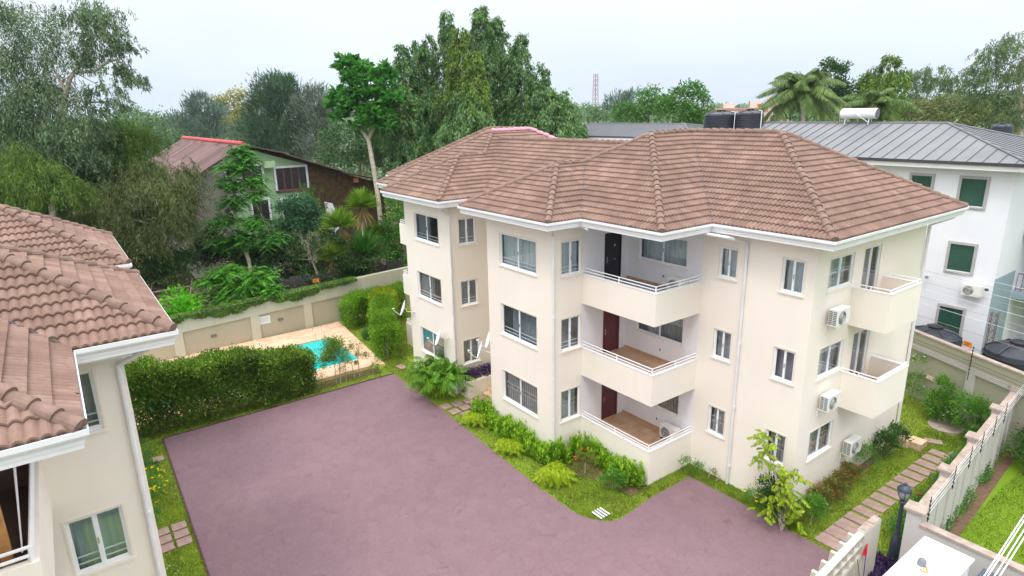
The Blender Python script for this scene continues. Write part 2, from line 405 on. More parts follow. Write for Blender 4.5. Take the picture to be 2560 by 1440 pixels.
# bare soil strips under the hedges and along the walls
sheet('flower_bed', [(-6.3, -0.75), (-1.0, -0.62), (0.75, -0.75), (1.9, 0.1), (3.75, 0.45), (3.75, 1.44), (0.0, 1.44), (0.0, 0.0), (-6.3, 0.0)], -0.012, SOIL)
sheet('soil_strip', [(-13.2, -13.7), (-12.5, -13.7), (-12.35, -1.6), (-13.2, -1.6)], -0.012, SOIL)
sheet('neighbour_soil_strip', [(11.45, 3.7), (11.95, 3.7), (11.2, 14), (10.45, 15.2)], -0.012, SOIL)
sheet('side_soil_strip', [(7.75, 4.0), (8.0, 4.2), (8.05, 10.6), (7.75, 10.6)], -0.012, SOIL)

# pool and its deck
PX0, PX1, PY0, PY1 = -19.3, -14.75, -12.6, -1.95
m_ = MB()
dz = 0.09
ol = [(-21.9, -15.3), (-13.35, -15.3), (-13.35, -9.6), (-13.3, -6.5), (-13.35, -4.1), (-13.05, -1.15), (-22.0, -0.35)]
m_.box(-21.75, PX0, -15.3, -0.9, -0.05, dz); m_.box(PX1, -13.35, -15.3, -1.4, -0.05, dz)
m_.box(PX0, PX1, -15.3, PY0, -0.05, dz); m_.poly_prism([(PX0, PY1), (PX1, PY1), (PX1, -1.4), (-13.35, -1.4), (-13.05, -1.15), (-21.9, -0.35), (-21.75, -0.9), (PX0, -0.9)], -0.05, dz)
tag(m_.build('pool_deck', DECK), kind='structure')
sheet('pool_water', [(PX0, PY0), (PX1, PY0), (PX1, PY1), (PX0, PY1)], 0.0, WATER)
tag(bpy.data.objects['pool_water'], kind='structure')
# ------------------------------------------------------------------ roof solver: union of hipped rectangles
def clip_half(poly, a, b, c):
    """keep a*x + b*y + c >= 0"""
    out = []
    for i in range(len(poly)):
        p, q = poly[i], poly[(i + 1) % len(poly)]
        dp = a * p[0] + b * p[1] + c; dq = a * q[0] + b * q[1] + c
        if dp >= 0: out.append(p)
        if (dp > 0 and dq < 0) or (dp < 0 and dq > 0):
            t = dp / (dp - dq); out.append((p[0] + t * (q[0] - p[0]), p[1] + t * (q[1] - p[1])))
    return out
def area(p): return abs(sum(p[i][0] * p[(i + 1) % len(p)][1] - p[(i + 1) % len(p)][0] * p[i][1] for i in range(len(p)))) / 2 if len(p) > 2 else 0
def planes(r, m, ze):
    x0, x1, y0, y1 = r
    return [(m, 0, ze - m * x0), (-m, 0, ze + m * x1), (0, m, ze - m * y0), (0, -m, ze + m * y1)]
def roof_faces(rects, m, ze):
    """(plane, direction index, convex polygon) for every visible slope piece"""
    out = []
    for i, r in enumerate(rects):
        P = planes(r, m, ze); x0, x1, y0, y1 = r
        for k in range(4):
            poly = [(x0, y0), (x1, y0), (x1, y1), (x0, y1)]
            for j in range(4):
                if j != k: poly = clip_half(poly, P[j][0] - P[k][0], P[j][1] - P[k][1], P[j][2] - P[k][2])
            pieces = [poly]
            for j, r2 in enumerate(rects):
                if j == i: continue
                e = 1e-5 if j < i else -1e-5
                nxt = []
                for cur in pieces:
                    for H in planes(r2, m, ze):
                        a, b, c = H[0] - P[k][0], H[1] - P[k][1], H[2] - P[k][2] + e
                        o = clip_half(cur, -a, -b, -c)
                        if area(o) > 1e-3: nxt.append(o)
                        cur = clip_half(cur, a, b, c)
                        if area(cur) < 1e-3: break
                pieces = nxt
            out += [(P[k], k, q) for q in pieces if area(q) > 2e-3]
    return out
def tile_roof(faces, T, name, parent, course=0.30, wave=0.155, seg=5):
    """real tile courses: an S-wave across the slope, each course stepping over the one below"""
    VV = []; UU = []; base = 0; FF = []
    for (a, b, c), k, poly in faces:
        xs = [p[0] for p in poly]; ys = [p[1] for p in poly]
        horiz = k >= 2                       # eave runs along x
        m = math.hypot(a, b); cs = 1 / math.sqrt(1 + m * m)
        # s: distance up the slope in plan from a global origin; u along the eave
        sgn = 1 if (a > 0 or b > 0) else -1
        U = (lambda p: p[0]) if horiz else (lambda p: p[1])
        W = (lambda p: sgn * p[1]) if horiz else (lambda p: sgn * p[0])
        u0, u1 = min(map(U, poly)), max(map(U, poly)); w0, w1 = min(map(W, poly)), max(map(W, poly))
        cw = course * cs
        # course origin at the eave (height ze): w where plane = ze handled by caller via c -> zero height reference
        worg = (ZE_REF[0] - c) / m
        i0, i1 = math.floor((w0 - worg) / cw + 1e-4), math.ceil((w1 - worg) / cw + 1e-6)
        du = wave / seg
        j0, j1 = math.floor(u0 / du), math.ceil(u1 / du)
        bm = bmesh.new(); uvl = bm.loops.layers.uv.new('UVMap')
        us = [j * du for j in range(j0, j1 + 1)]
        hw = [0.040 * (abs(math.sin(math.pi * u / wave)) ** 1.0) for u in us]
        rows = []
        for i in range(i0, i1):
            for t, lift in ((-0.02, 0.012), (-0.09, 0.034), (-0.09, 0.060), (0.97, 0.008)):
                if i == 0: t, lift = (t * 3.0 if t < 0 else t), (lift - .06 if lift < .03 and t < 0 else lift)
                w = worg + (i + t) * cw
                row = []
                for u, h in zip(us, hw):
                    z = m * w + c; x, y = ((u, sgn * w) if horiz else (sgn * w, u))
                    off = lift + h
                    row.append(bm.verts.new((x, y, z + off / cs)))
                rows.append((row, i))
        for r in range(len(rows) - 1):
            (ra, ia), (rb, ib) = rows[r], rows[r + 1]
            for j in range(len(us) - 1):
                f = bm.faces.new((ra[j], ra[j + 1], rb[j + 1], rb[j]))
                tu = math.floor((us[j] + 1e-4) / (wave * 2)) + 0.5
                for lp in f.loops: lp[uvl].uv = (tu + (ia % 2) * 0.0 + 100, ia + 0.5 + k * 1000 + (0 if ia == ib else 0.2))
        n = len(poly)
        cx = sum(xs) / n; cy = sum(ys) / n
        for q in range(n):
            p1, p2 = poly[q], poly[(q + 1) % n]
            d = Vector((p2[0] - p1[0], p2[1] - p1[1], 0))
            if d.length < 1e-6: continue
            nn = Vector((d.y, -d.x, 0)).normalized()
            if nn.x * (cx - p1[0]) + nn.y * (cy - p1[1]) > 0: nn = -nn
            eave = abs(a * p1[0] + b * p1[1] + c - ZE_REF[0]) < 1e-3 and abs(a * p2[0] + b * p2[1] + c - ZE_REF[0]) < 1e-3
            q1 = Vector((p1[0], p1[1], 0)) + nn * (0.075 if eave else 0.0)
            bmesh.ops.bisect_plane(bm, geom=bm.verts[:] + bm.edges[:] + bm.faces[:], plane_co=q1, plane_no=nn, clear_outer=True, dist=1e-5)
        bm.verts.ensure_lookup_table(); bm.verts.index_update()
        VV += [T(*v.co) for v in bm.verts]
        for f in bm.faces:
            FF.append(tuple(base + v.index for v in f.verts)); UU += [tuple(l[uvl].uv) for l in f.loops]
        base += len(bm.verts); bm.free()
    me = bpy.data.meshes.new(name); me.from_pydata([tuple(v) for v in VV], [], FF); me.materials.append(TILE)
    l = me.uv_layers.new(name='UVMap'); l.data.foreach_set('uv', np.array(UU, dtype=np.float32).ravel())
    me.update()
    o = bpy.data.objects.new(name, me); COL.objects.link(o); o.parent = parent
    return o
ZE_REF = [0.0]
def cap_line(mb, p, q, T, r=0.112, seg=0.36, m=0):
    """overlapping half-round ridge tiles from low end p to high end q"""
    p = Vector(T(*p)); q = Vector(T(*q)); d = q - p; L = d.length; d.normalize()
    side = d.cross(Vector((0, 0, 1))).normalized(); up = side.cross(d).normalized()
    n = max(1, round(L / seg)); st = L / n; K = 9
    for i in range(n):
        V = []; F = []
        jit = random.uniform(-.008, .008)
        for t, rr, lift in ((-0.04, r * 1.12, 0.035), (0.0, r * 1.14, 0.035), (st * 0.5, r * 1.04, 0.022), (st, r * 0.96, 0.005)):
            c = p + d * (i * st + t) + up * (lift - 0.035 + jit)
            for k in range(K):
                a = math.pi * (k / (K - 1)) * 1.16 - math.pi * 0.08
                V.append(c + side * (math.cos(a) * rr) + up * (math.sin(a) * rr * 0.95))
        for a in range(3):
            for k in range(K - 1): F.append((a * K + k, a * K + k + 1, (a + 1) * K + k + 1, (a + 1) * K + k))
        F.append(tuple(range(K)))
        mb.add(V, F, m)
def sweep(mb, outline, prof, T, closed=True, z=0.0, m=0):
    """profile (outward, dz) pairs swept round an outline (counter-clockwise), mitred"""
    n = len(outline); V = []; F = []; k = len(prof)
    for i in range(n):
        p = Vector(outline[i]).to_2d()
        a = Vector(outline[i - 1]).to_2d() if (closed or i > 0) else None
        b = Vector(outline[(i + 1) % n]).to_2d() if (closed or i < n - 1) else None
        d1 = (p - a).normalized() if a is not None else (b - p).normalized()
        d2 = (b - p).normalized() if b is not None else d1
        n1 = Vector((d1.y, -d1.x)); n2 = Vector((d2.y, -d2.x)); bis = (n1 + n2)
        bis = bis / max(0.25, bis.dot(n1)) if bis.length > 1e-6 else n1
        for o, dz in prof: V.append(T(p.x + bis.x * o, p.y + bis.y * o, z + dz))
    for i in range(n if closed else n - 1):
        j = (i + 1) % n
        for q in range(k): F.append((i * k + q, j * k + q, j * k + (q + 1) % k, i * k + (q + 1) % k))
    if not closed: F.append(tuple(range(k))); F.append(tuple(range((n - 1) * k, n * k)))
    mb.add(V, F, m)

# ------------------------------------------------------------------ walls with real openings
def wall_panel(mb, fr, u0, u1, z0, z1, holes, depth=0.14, m=0):
    """outer face of a wall with rectangular holes and their reveals; holes: (ua, ub, za, zb)"""
    us = sorted({u0, u1, *[h[0] for h in holes], *[h[1] for h in holes]}); zs = sorted({z0, z1, *[h[2] for h in holes], *[h[3] for h in holes]})
    for i in range(len(us) - 1):
        for j in range(len(zs) - 1):
            cu, cz = (us[i] + us[i + 1]) / 2, (zs[j] + zs[j + 1]) / 2
            if any(h[0] < cu < h[1] and h[2] < cz < h[3] for h in holes): continue
            mb.add([fr.p(us[i], 0, zs[j]), fr.p(us[i + 1], 0, zs[j]), fr.p(us[i + 1], 0, zs[j + 1]), fr.p(us[i], 0, zs[j + 1])], [(0, 1, 2, 3)], m)
    for a, b, c, d in holes:
        for q in (((a, c), (b, c)), ((b, c), (b, d)), ((b, d), (a, d)), ((a, d), (a, c))):
            (ua, za), (ub, zb) = q
            mb.add([fr.p(ua, 0, za), fr.p(ub, 0, zb), fr.p(ub, -depth, zb), fr.p(ua, -depth, za)], [(0, 1, 2, 3)], m)
def room_box(mb, fr, a, b, c, d, depth=0.14, back=1.1, m=0):
    """dark room behind an opening"""
    e = 0.25
    A = [fr.p(a - e, -depth - 0.002, c - e), fr.p(b + e, -depth - 0.002, c - e), fr.p(b + e, -depth - 0.002, d + e), fr.p(a - e, -depth - 0.002, d + e)]
    B = [fr.p(a - e, -depth - back, c - e), fr.p(b + e, -depth - back, c - e), fr.p(b + e, -depth - back, d + e), fr.p(a - e, -depth - back, d + e)]
    mb.add(A + B, [(4, 5, 6, 7), (0, 1, 5, 4), (1, 2, 6, 5), (2, 3, 7, 6), (3, 0, 4, 7)], m)
def window(parent, fr, a, b, c, d, curtain=None, rails=False, bars=False, door=False, split=0.5, label=None, cover=(0, 1), surround=True, frame_mat=None, pane_mat=None, handle=True, curt_mat=None):
    """sliding window in the opening a..b, c..d: frame, two sashes, glass, sill, curtain, guard rails"""
    fm = frame_mat or ALU
    mb = MB(); w = 0.040; n0, n1 = -0.10, -0.035
    mb.box(a, b, n0, n1, d - w, d, fr); mb.box(a, b, n0, n1, c, c + w, fr)
    mb.box(a, a + w, n0, n1, c + w, d - w, fr); mb.box(b - w, b, n0, n1, c + w, d - w, fr)
    mid = a + (b - a) * split; s = 0.024
    ia, ib, ic, id_ = a + w, b - w, c + w, d - w
    mb.box(mid - s, mid + s, -0.085, -0.045, ic, id_, fr)
    for x0, x1, nn in ((ia, mid - s, -0.082), (mid + s, ib, -0.064)):         # sash rails
        mb.box(x0, x1, nn - 0.012, nn + 0.012, ic, ic + 0.035, fr); mb.box(x0, x1, nn - 0.012, nn + 0.012, id_ - 0.03, id_, fr)
        mb.box(x0, x0 + 0.022, nn - 0.012, nn + 0.012, ic + 0.035, id_ - 0.03, fr); mb.box(x1 - 0.022, x1, nn - 0.012, nn + 0.012, ic + 0.035, id_ - 0.03, fr)
    if surround:                                                               # slim plaster surround, proud of the wall
        q = 0.045; k = 0.012
        sm = MB(); sm.box(a - q, a - 0.002, 0.001, k, c - q, d + q, fr); sm.box(b + 0.002, b + q, 0.001, k, c - q, d + q, fr)
        sm.box(a - 0.002, b + 0.002, 0.001, k, d + 0.002, d + q, fr)
    o = mb.build('balcony_door' if door else 'window', fm, parent)
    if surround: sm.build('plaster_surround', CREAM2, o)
    if label: o['label'] = label
    mb = MB()
    for x0, x1, nn in ((ia, mid, -0.078), (mid, ib, -0.060)): mb.add([fr.p(x0, nn, ic), fr.p(x1, nn, ic), fr.p(x1, nn, id_), fr.p(x0, nn, id_)], [(0, 1, 2, 3)])
    mb.build('pane', pane_mat or GLASS, o)
    if not door:
        mb = MB(); mb.box(a - 0.06, b + 0.06, -0.13, 0.045, c - 0.055, c - 0.002, fr); mb.build('sill', CREAM, o)
    if handle:
        mb = MB(); mb.box(mid + 0.0, mid + 0.03, -0.044, -0.018, (c + d) / 2 - 0.08, (c + d) / 2 + 0.06, fr); mb.build('handle', CHROME, o)
    if rails:
        mb = MB()
        for z in (0.14, 0.30): mb.tube([fr.p(ia, -0.15, c + z), fr.p(ib, -0.15, c + z)], 0.018, 6)
        mb.build('guard_rail', WHITE, o)
    if bars:
        mb = MB(); N = max(4, round((b - a) / 0.14)); zc = (c + d) / 2
        for z in (zc - 0.09, zc + 0.09, c + 0.06, d - 0.06): mb.box(ia, ib, -0.165, -0.15, z - 0.012, z + 0.012, fr)
        for i in range(1, N):
            u = ia + (ib - ia) * i / N; off = 0.0 if i % 3 else 1
            mb.box(u - 0.010, u + 0.010, -0.168, -0.152, c + 0.06, zc - 0.09 if not off else d - 0.06, fr)
            if not off: mb.box(u - 0.010, u + 0.010, -0.168, -0.152, zc + 0.09, d - 0.06, fr)
        mb.build('security_bars', BARS, o)
    if curtain:
        V = []; F = []; N = int((b - a) / 0.03); ua = a + (b - a) * cover[0]; ub = a + (b - a) * cover[1]
        ph = random.uniform(0, 6)
        for i in range(N + 1):
            u = ua + (ub - ua) * i / N; nn = -0.27 + 0.035 * math.sin(i * 0.95 + ph) + 0.012 * math.sin(i * 0.37 + ph)
            V += [fr.p(u, nn, c - 0.03), fr.p(u, nn, d + 0.03)]
        for i in range(N): F.append((2 * i, 2 * i + 2, 2 * i + 3, 2 * i + 1))
        raw_mesh('curtain', V, F, curt_mat or CURT, o, smooth=True)
    return o
def pipe_run(parent, pts, r=0.05, joints=(), label=None, name='drainpipe', m=None):
    mb = MB(); mb.tube(pts, r, 10)
    for j in joints: mb.lathe([(r + 0.004, -0.05), (r + 0.012, -0.05), (r + 0.012, 0.05), (r + 0.004, 0.05)], j, 10)
    o = mb.build(name, m or PIPE, parent, smooth=True)
    if label: o['label'] = label
    return o
# ------------------------------------------------------------------ the apartment buildings (the left one is the mirrored twin of the main one)
def eave_outline(g, M):
    return [(g['xLe'], g['yCe']), (g['xLe'], g['yF']), (g['xF'], g['yF']), (g['xF'], g['yA']), (g['xB'], g['yA']), (g['xB'], g['yW']), (g['xR'], g['yW']), (g['xR'], g['yBk']),
            (M(g['xR']), g['yBk']), (M(g['xR']), g['yW']), (M(g['xB']), g['yW']), (M(g['xB']), g['yA']), (M(g['xF']), g['yA']), (M(g['xF']), g['yF']), (M(g['xLe']), g['yF']), (M(g['xLe']), g['yCe'])]
def build_roof(root, g, T, flip, rect_ids, cap_ids, XM=-5.906):
    M = lambda x: 2 * XM - x
    ze, m = g['ze'], g['m']; ZE_REF[0] = ze
    R = {'main': (g['xLe'], g['xR'], g['yW'], g['yBk']), 'wing': (g['xLe'], g['xB'], g['yA'], g['yBk']), 'bay': (g['xLe'], g['xF'], g['yF'], 7.0),
         'centre': (M(g['xLe']) - 8.05, g['xLe'] + 8.05, g['yCe'], g['yCe'] + 8.0)}
    for k in ('main', 'wing', 'bay'):
        x0, x1, y0, y1 = R[k]; R[k + '_m'] = (M(x1), M(x0), y0, y1)
    faces = roof_faces([R[k] for k in rect_ids], m, ze)
    roof = tile_roof(faces, T, 'roof', root)
    # key points
    w3 = (g['xF'] - g['xLe']) / 2; w = (g['xB'] - g['xLe']) / 2; hw = (g['yBk'] - g['yW']) / 2; hc = 4.0
    z3, z2, zr, zc = ze + m * w3, ze + m * w, ze + m * hw, ze + m * hc
    off = 0.045
    K = dict(Fr=(g['xF'], g['yF'], ze), Fl=(g['xLe'], g['yF'], ze), pk=(g['xF'] - w3, g['yF'] + w3, z3), j=(g['xF'] - w3, g['yA'] + w3, z3),
             B=(g['xB'], g['yA'], ze), p1=(g['xB'] - w, g['yA'] + w, z2), v=(g['xB'] - hw, g['yW'] + hw, zr), Wc=(g['xR'], g['yW'], ze), Rb=(g['xR'], g['yBk'], ze),
             p1b=(g['xR'] - hw, g['yW'] + hw, zr), c1=(g['xLe'] + hc, g['yCe'] + hc, zc), vF=(g['xF'], g['yA'], ze), vB=(g['xB'], g['yW'], ze), bk=(g['xLe'] + 1.0, g['yBk'] - 1.0, ze + m))
    lines = [('Fr', 'pk'), ('Fl', 'pk'), ('pk', 'j'), ('j', 'p1'), ('B', 'p1'), ('p1', 'v'), ('Wc', 'p1b'), ('Rb', 'p1b'), ('v', 'p1b'), ('bk', 'v')]
    up = lambda p: (p[0], p[1], p[2] + off)
    mir = lambda p: (M(p[0]), p[1], p[2])
    def ridge(p, q, m=CAP):
        mb = MB(); cap_line(mb, p, q, T); return mb.build('ridge_tiles', m, roof)
    for a, b in lines:
        if (a, b) in cap_ids[0]: ridge(up(K[a]), up(K[b]))
        if (a, b) in cap_ids[1]:
            pink = g.get('pink') and (a, b) in (('p1', 'v'), ('bk', 'v'))
            o = ridge(up(mir(K[a])), up(mir(K[b])), CAPPINK if pink else CAP)
            if pink: o['label'] = 'pink washed ridge tiles'
    if 'centre' in rect_ids: ridge(up(mir(K['c1'])), up(K['c1']))
    # thin dark strips raised over the tiles along the valleys
    for a, b in (('vF', 'j'), ('vB', 'v')):
        for f in ((lambda p: p),) + ((mir,) if cap_ids[1] else ()):
            if a == 'vB' and 'main' not in rect_ids: continue
            p, q = Vector(T(*f(K[a]))), Vector(T(*f(K[b])))
            s = (q - p).cross(Vector((0, 0, 1))).normalized() * 0.03; h = Vector((0, 0, 0.08))
            mb = MB(); mb.add([p - s + h, p + s + h, q + s + h, q - s + h], [(0, 1, 2, 3)]); mb.build('valley_strip', DARKM, roof)
    # gutter, fascia, soffit
    ol = g.get('outline') or eave_outline(g, M)
    closed = 'outline' not in g
    ol2 = ol
    mb = MB()
    sweep(mb, ol2, [(-0.02, -0.045), (0.085, -0.045), (0.085, 0.0), (0.105, 0.0), (0.105, -0.08), (0.085, -0.12), (0.035, -0.135), (-0.02, -0.135)], T, closed, ze)
    mb.build('gutter', GUTTER, roof)
    mb = MB()
    sweep(mb, ol2, [(0.0, -0.127), (0.032, -0.127), (0.032, -0.215), (0.015, -0.215), (0.015, -0.295), (-0.03, -0.295), (-0.03, -0.127)], T, closed, ze)
    mb.build('fascia', WHITE, roof)
    mb = MB(); V = [T(x, y, ze - 0.27) for x, y in (ol2 if closed else g['soffit'])]; mb.add(V, [tuple(range(len(V)))])
    mb.build('soffit', WHITE, roof)
    return roof, K
FL = 3.0
def balcony_rail(parent, T, pts, z, posts, r=0.022):
    mb = MB()
    for h in (0.10, 0.215):
        mb.tube([T(x, y, z + h) for x, y in pts], r, 6)
    for (x, y) in posts: mb.tube([T(x, y, z), T(x, y, z + 0.215)], r * 1.1, 6)
    return mb.build('railing', WHITE, parent)
def door_part(parent, fr, a, b, c, d, m, kind):
    mb = MB(); mb.box(a, b, -0.06, -0.02, c, d, fr)
    k = 0.012
    if kind == 'panel':
        w = b - a
        for (u0, u1, z0, z1) in ((0.14, 0.86, 0.08, 0.40), (0.14, 0.86, 0.50, 0.62), (0.14, 0.86, 0.70, 0.93)):
            for q in (0, 1):
                e = 0.03 * q
                mb.box(a + w * u0 + e, a + w * u1 - e, -0.019, -0.019 + k * (1 - 0.5 * q), c + (d - c) * z0 + e, c + (d - c) * z1 - e, fr)
    o = mb.build('door', m, parent, bevel=0.004)
    f = MB()
    f.box(a - 0.06, a, -0.05, 0.015, c, d + 0.06, fr); f.box(b, b + 0.06, -0.05, 0.015, c, d + 0.06, fr); f.box(a, b, -0.05, 0.015, d, d + 0.06, fr)
    f.build('door_frame', m, o)
    h = MB(); hz = c + (d - c) * 0.47
    h.box(a + 0.07, a + 0.10, -0.018, 0.0, hz - 0.12, hz + 0.12, fr); h.tube([fr.p(a + 0.085, 0.0, hz), fr.p(a + 0.085, 0.04, hz), fr.p(a + 0.19, 0.04, hz)], 0.01, 6)
    if kind == 'black':
        h.lathe([(0.035, -0.012), (0.05, 0.0), (0.03, 0.012)], (0, 0, 0), 10, 'y', fr=Fr(fr.p(a + 0.5, 0, c + 1.45), fr.u, fr.n))
        h.lathe([(0.03, -0.012), (0.03, 0.01)], (0, 0, 0), 10, 'y', fr=Fr(fr.p(a + 0.5, 0, hz), fr.u, fr.n))
    h.build('handle', CHROME, o)
    return o
def main_block():
    T = lambda x, y, z: np.array((x, y, z), float)
    XM = -5.906; M = lambda x: 2 * XM - x
    g = dict(ze=9.66, m=0.58, yF=-0.80, yA=0.72, yW=3.24, xF=0.64, xB=4.36, xR=8.47, xLe=-5.0, yBk=12.7, yCe=1.5, pink=True)
    root = thing('apartment_building', 'three-storey cream apartment block with brown tiled hip roof and corner balconies beside the mauve drive', 'building', (0, 0, 0), group='cream apartment buildings')
    allc = {('Fr', 'pk'), ('Fl', 'pk'), ('pk', 'j'), ('j', 'p1'), ('B', 'p1'), ('p1', 'v'), ('Wc', 'p1b'), ('Rb', 'p1b'), ('v', 'p1b'), ('bk', 'v')}
    build_roof(root, g, T, False, ['main', 'wing', 'bay', 'centre', 'main_m', 'wing_m', 'bay_m'], (allc, allc))
    zt = 9.66 - 0.26
    wl = MB(); rooms = MB()
    S_, E_, N_, W_ = (0, -1, 0), (1, 0, 0), (0, 1, 0), (-1, 0, 0)
    fF1 = Fr((-4.32, 0, 0), (1, 0, 0), S_); fF2 = Fr((0, 0, 0), (0, 1, 0), E_)
    fW = Fr((0, 3.883, 0), (1, 0, 0), S_); fR = Fr((7.729, 3.883, 0), (0, 1, 0), E_)
    fL = Fr((M(0), 0, 0), (1, 0, 0), S_); fLS = Fr((M(-4.32), 0, 0), (0, 1, 0), E_)
    Z = [0, 3, 6]
    def hole(u0, u1, zb, zt_): return [(u0, u1, zb + k, zt_ + k) for k in Z]
    hF1 = hole(0.91, 3.29, 1.33, 2.67)
    hF2 = hole(0.375, 1.355, 1.42, 2.74)
    hW = hole(4.31, 5.02, 1.69, 2.77) + hole(6.64, 7.37, 1.67, 2.77)
    hR = hole(0.83, 2.35, 1.72, 2.78)
    hRd = [(3.05, 4.22, 0.78 + k, 2.80 + k) for k in (3, 6)]
    hRb = [(0.62, 2.94, 1.69 + k, 2.78 + k) for k in Z]
    hL = hole(1.03, 3.40, 1.33, 2.67); hLS = hole(0.56, 1.49, 1.42, 2.66)
    hD = [(2.60, 3.52, 0.78 + k, 2.74 + k) for k in Z]
    wall_panel(wl, fF1, 0, 4.32, -0.05, zt, hF1)
    wall_panel(wl, fF2, 0, 1.45, -0.05, zt, hF2)
    wall_panel(wl, fW, 3.62, 7.729, -0.05, zt, hW)
    wall_panel(wl, fR, 0, 7.75, -0.05, zt, hR + hRd)
    wall_panel(wl, fL, 0, 4.32, -0.05, zt, hL)
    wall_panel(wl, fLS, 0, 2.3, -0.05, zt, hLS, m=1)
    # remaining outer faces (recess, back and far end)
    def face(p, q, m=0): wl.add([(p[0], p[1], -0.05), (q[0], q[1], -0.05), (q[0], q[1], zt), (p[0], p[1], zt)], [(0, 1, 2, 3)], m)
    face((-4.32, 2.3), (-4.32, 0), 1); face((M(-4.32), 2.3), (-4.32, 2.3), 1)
    face((7.729, 11.63), (M(7.729), 11.63)); face((M(7.729), 11.63), (M(7.729), 3.883)); face((M(7.729), 3.883), (M(3.62), 3.883)); face((M(3.62), 3.883), (M(0), 3.883)); face((M(0), 3.883), (M(0), 0))
    for fr, hs in ((fF1, hF1), (fF2, hF2), (fW, hW), (fR, hR + hRd), (fL, hL), (fLS, hLS), (fW, hRb)):
        for h in hs:
            bk = 1.1 if fr not in (fF2, fLS) else 0.5
            room_box(rooms, fr, *h, back=bk)
    wl.build('wall', [CREAM, CREAM2], root)
    wr = MB()
    wall_panel(wr, fF2, 1.45, 3.883, -0.05, zt, hD, 0.08); wall_panel(wr, fW, 0.0, 3.62, -0.05, zt, hRb)
    o = wr.build('wall', WHITEW, root); o['label'] = 'white painted walls inside the corner balconies'
    rooms.build('room_interior', INTW, root)
    # windows
    for k in (2, 1, 0):
        z = 3 * k; up = k == 2
        window(root, fF1, 0.91, 3.29, 1.33 + z, 2.67 + z, curtain=True, rails=k > 0, bars=k == 0, curt_mat=CURT if up else CURTREFL, cover=(0, 1) if k != 1 else (.22, 1))
        window(root, fF2, 0.375, 1.355, 1.42 + z, 2.74 + z, curtain=k != 1, rails=k > 0, bars=k == 0, curt_mat=CURT if up else CURTG)
        window(root, fW, 4.31, 5.02, 1.69 + z, 2.77 + z, curtain=True, bars=k == 0, curt_mat=CURT if up else CURTREFL)
        window(root, fW, 6.64, 7.37, 1.67 + z, 2.77 + z, curtain=True, bars=k == 0, curt_mat=CURT if up else CURTREFL)
        window(root, fR, 0.83, 2.35, 1.72 + z, 2.78 + z, curtain=True, bars=k == 0, curt_mat=CURTG if up else CURTREFL)
        window(root, fL, 1.03, 3.40, 1.33 + z, 2.67 + z, rails=k > 0, bars=k == 0, curtain=True, curt_mat=CURTREFL, cover=(0, .5) if k else (.3, 1))
        window(root, fLS, 0.56, 1.49, 1.42 + z, 2.66 + z, rails=k > 0, bars=k == 0)
        window(root, fW, 0.62, 2.94, 1.69 + z, 2.78 + z, curtain=True, bars=k == 0, curt_mat=CURT if up else CURTREFL, surround=False)
        if k: window(root, fR, 3.05, 4.22, 0.78 + z, 2.80 + z, curtain=True, door=True, curt_mat=CURTREFL, split=0.5)
        door_part(root, fF2, 2.66, 3.46, 0.78 + z, 2.70 + z, DOORBLK if up else DOORRED, 'black' if up else 'panel')['label'] = 'black steel door with round knocker' if up else 'maroon panelled door'
    # corner balconies
    for k in (2, 1, 0):
        z = 3 * k; zp, zs = 1.335 + z, 0.165 + z
        if k == 0: zs = -0.05
        mb = MB(); t = 0.12
        xb, yb = 3.626, 1.448
        mb.box(0.003, xb - t, yb, yb + t, zs, zp); mb.box(xb - t, xb, yb, 3.88, zs, zp)
        fz0 = 0.60 + z
        mb.box(0.003, xb - t - 0.001, yb + t + 0.001, 3.878, fz0 if k else 0.3, 0.775 + z)
        if k: mb.box(0.003, xb - t - 0.001, yb + t + 0.001, 3.878, zs + 0.004, zs + 0.06)
        o = mb.build('balcony', CREAM, root)
        mb = MB(); mb.box(0.004, xb - t - 0.004, yb + t + 0.004, 3.876, 0.777 + z, 0.785 + z); mb.build('floor_tiles', FLOORT if k < 2 else mat('grey_floor_tile', srgb(150, 150, 164), .5, .1, 3), o)
        mb = MB(); mb.box(0.004, 3.49, 3.862, 3.876, 0.786 + z, 0.88 + z); mb.build('skirting', FLOORT, o)
        mb = MB(); e = 0.015
        mb.box(0.003, xb - t - e, yb - e, yb + t + e, zp + 0.001, zp + 0.03); mb.box(xb - t - e + 0.001, xb + e, yb - e, 3.878, zp + 0.001, zp + 0.03); mb.build('parapet_cap', WHITE, o)
        cx, cy = xb - 0.06, yb + 0.06
        balcony_rail(o, T, [(0.01, cy), (cx, cy), (cx, 3.87)], zp + 0.03, [(1.85, cy), (cx, cy), (cx, 2.75)])
        # the mirrored balcony on the far side, seen only edge on
        mb = MB()
        mb.box(M(xb), M(xb - t), yb, 3.88, zs, zp); mb.box(M(xb - t), M(0.003), yb, yb + t, zs, zp)
        o = mb.build('balcony', CREAM, root)
        balcony_rail(o, lambda x, y, zz: np.array((M(x), y, zz)), [(0.01, cy), (cx, cy), (cx, 3.87)], zp + 0.001, [(1.85, cy), (cx, cy), (cx, 2.75)])
    # side balconies on the right hand wall
    for k in (2, 1):
        z = 3 * k; zp, zs = 1.565 + z, 0.264 + z; t = 0.10
        x0, x1, y0, y1 = 7.732, 8.933, 6.357, 8.633
        mb = MB(); mb.box(x0, x1 - t, y0, y0 + t, zs, zp); mb.box(x0, x1 - t, y1 - t, y1, zs, zp); mb.box(x1 - t + 0.001, x1, y0, y1, zs, zp)
        mb.box(x0, x1 - t - 0.001, y0 + t + 0.001, y1 - t - 0.001, zs + 0.004, 0.74 + z)
        o = mb.build('balcony', CREAM, root)
        mb = MB(); mb.box(x0 + .002, x1 - t - .004, y0 + t + .004, y1 - t - .004, 0.742 + z, 0.75 + z); mb.build('floor_tiles', FLOORT, o)
        mb = MB(); e = 0.012
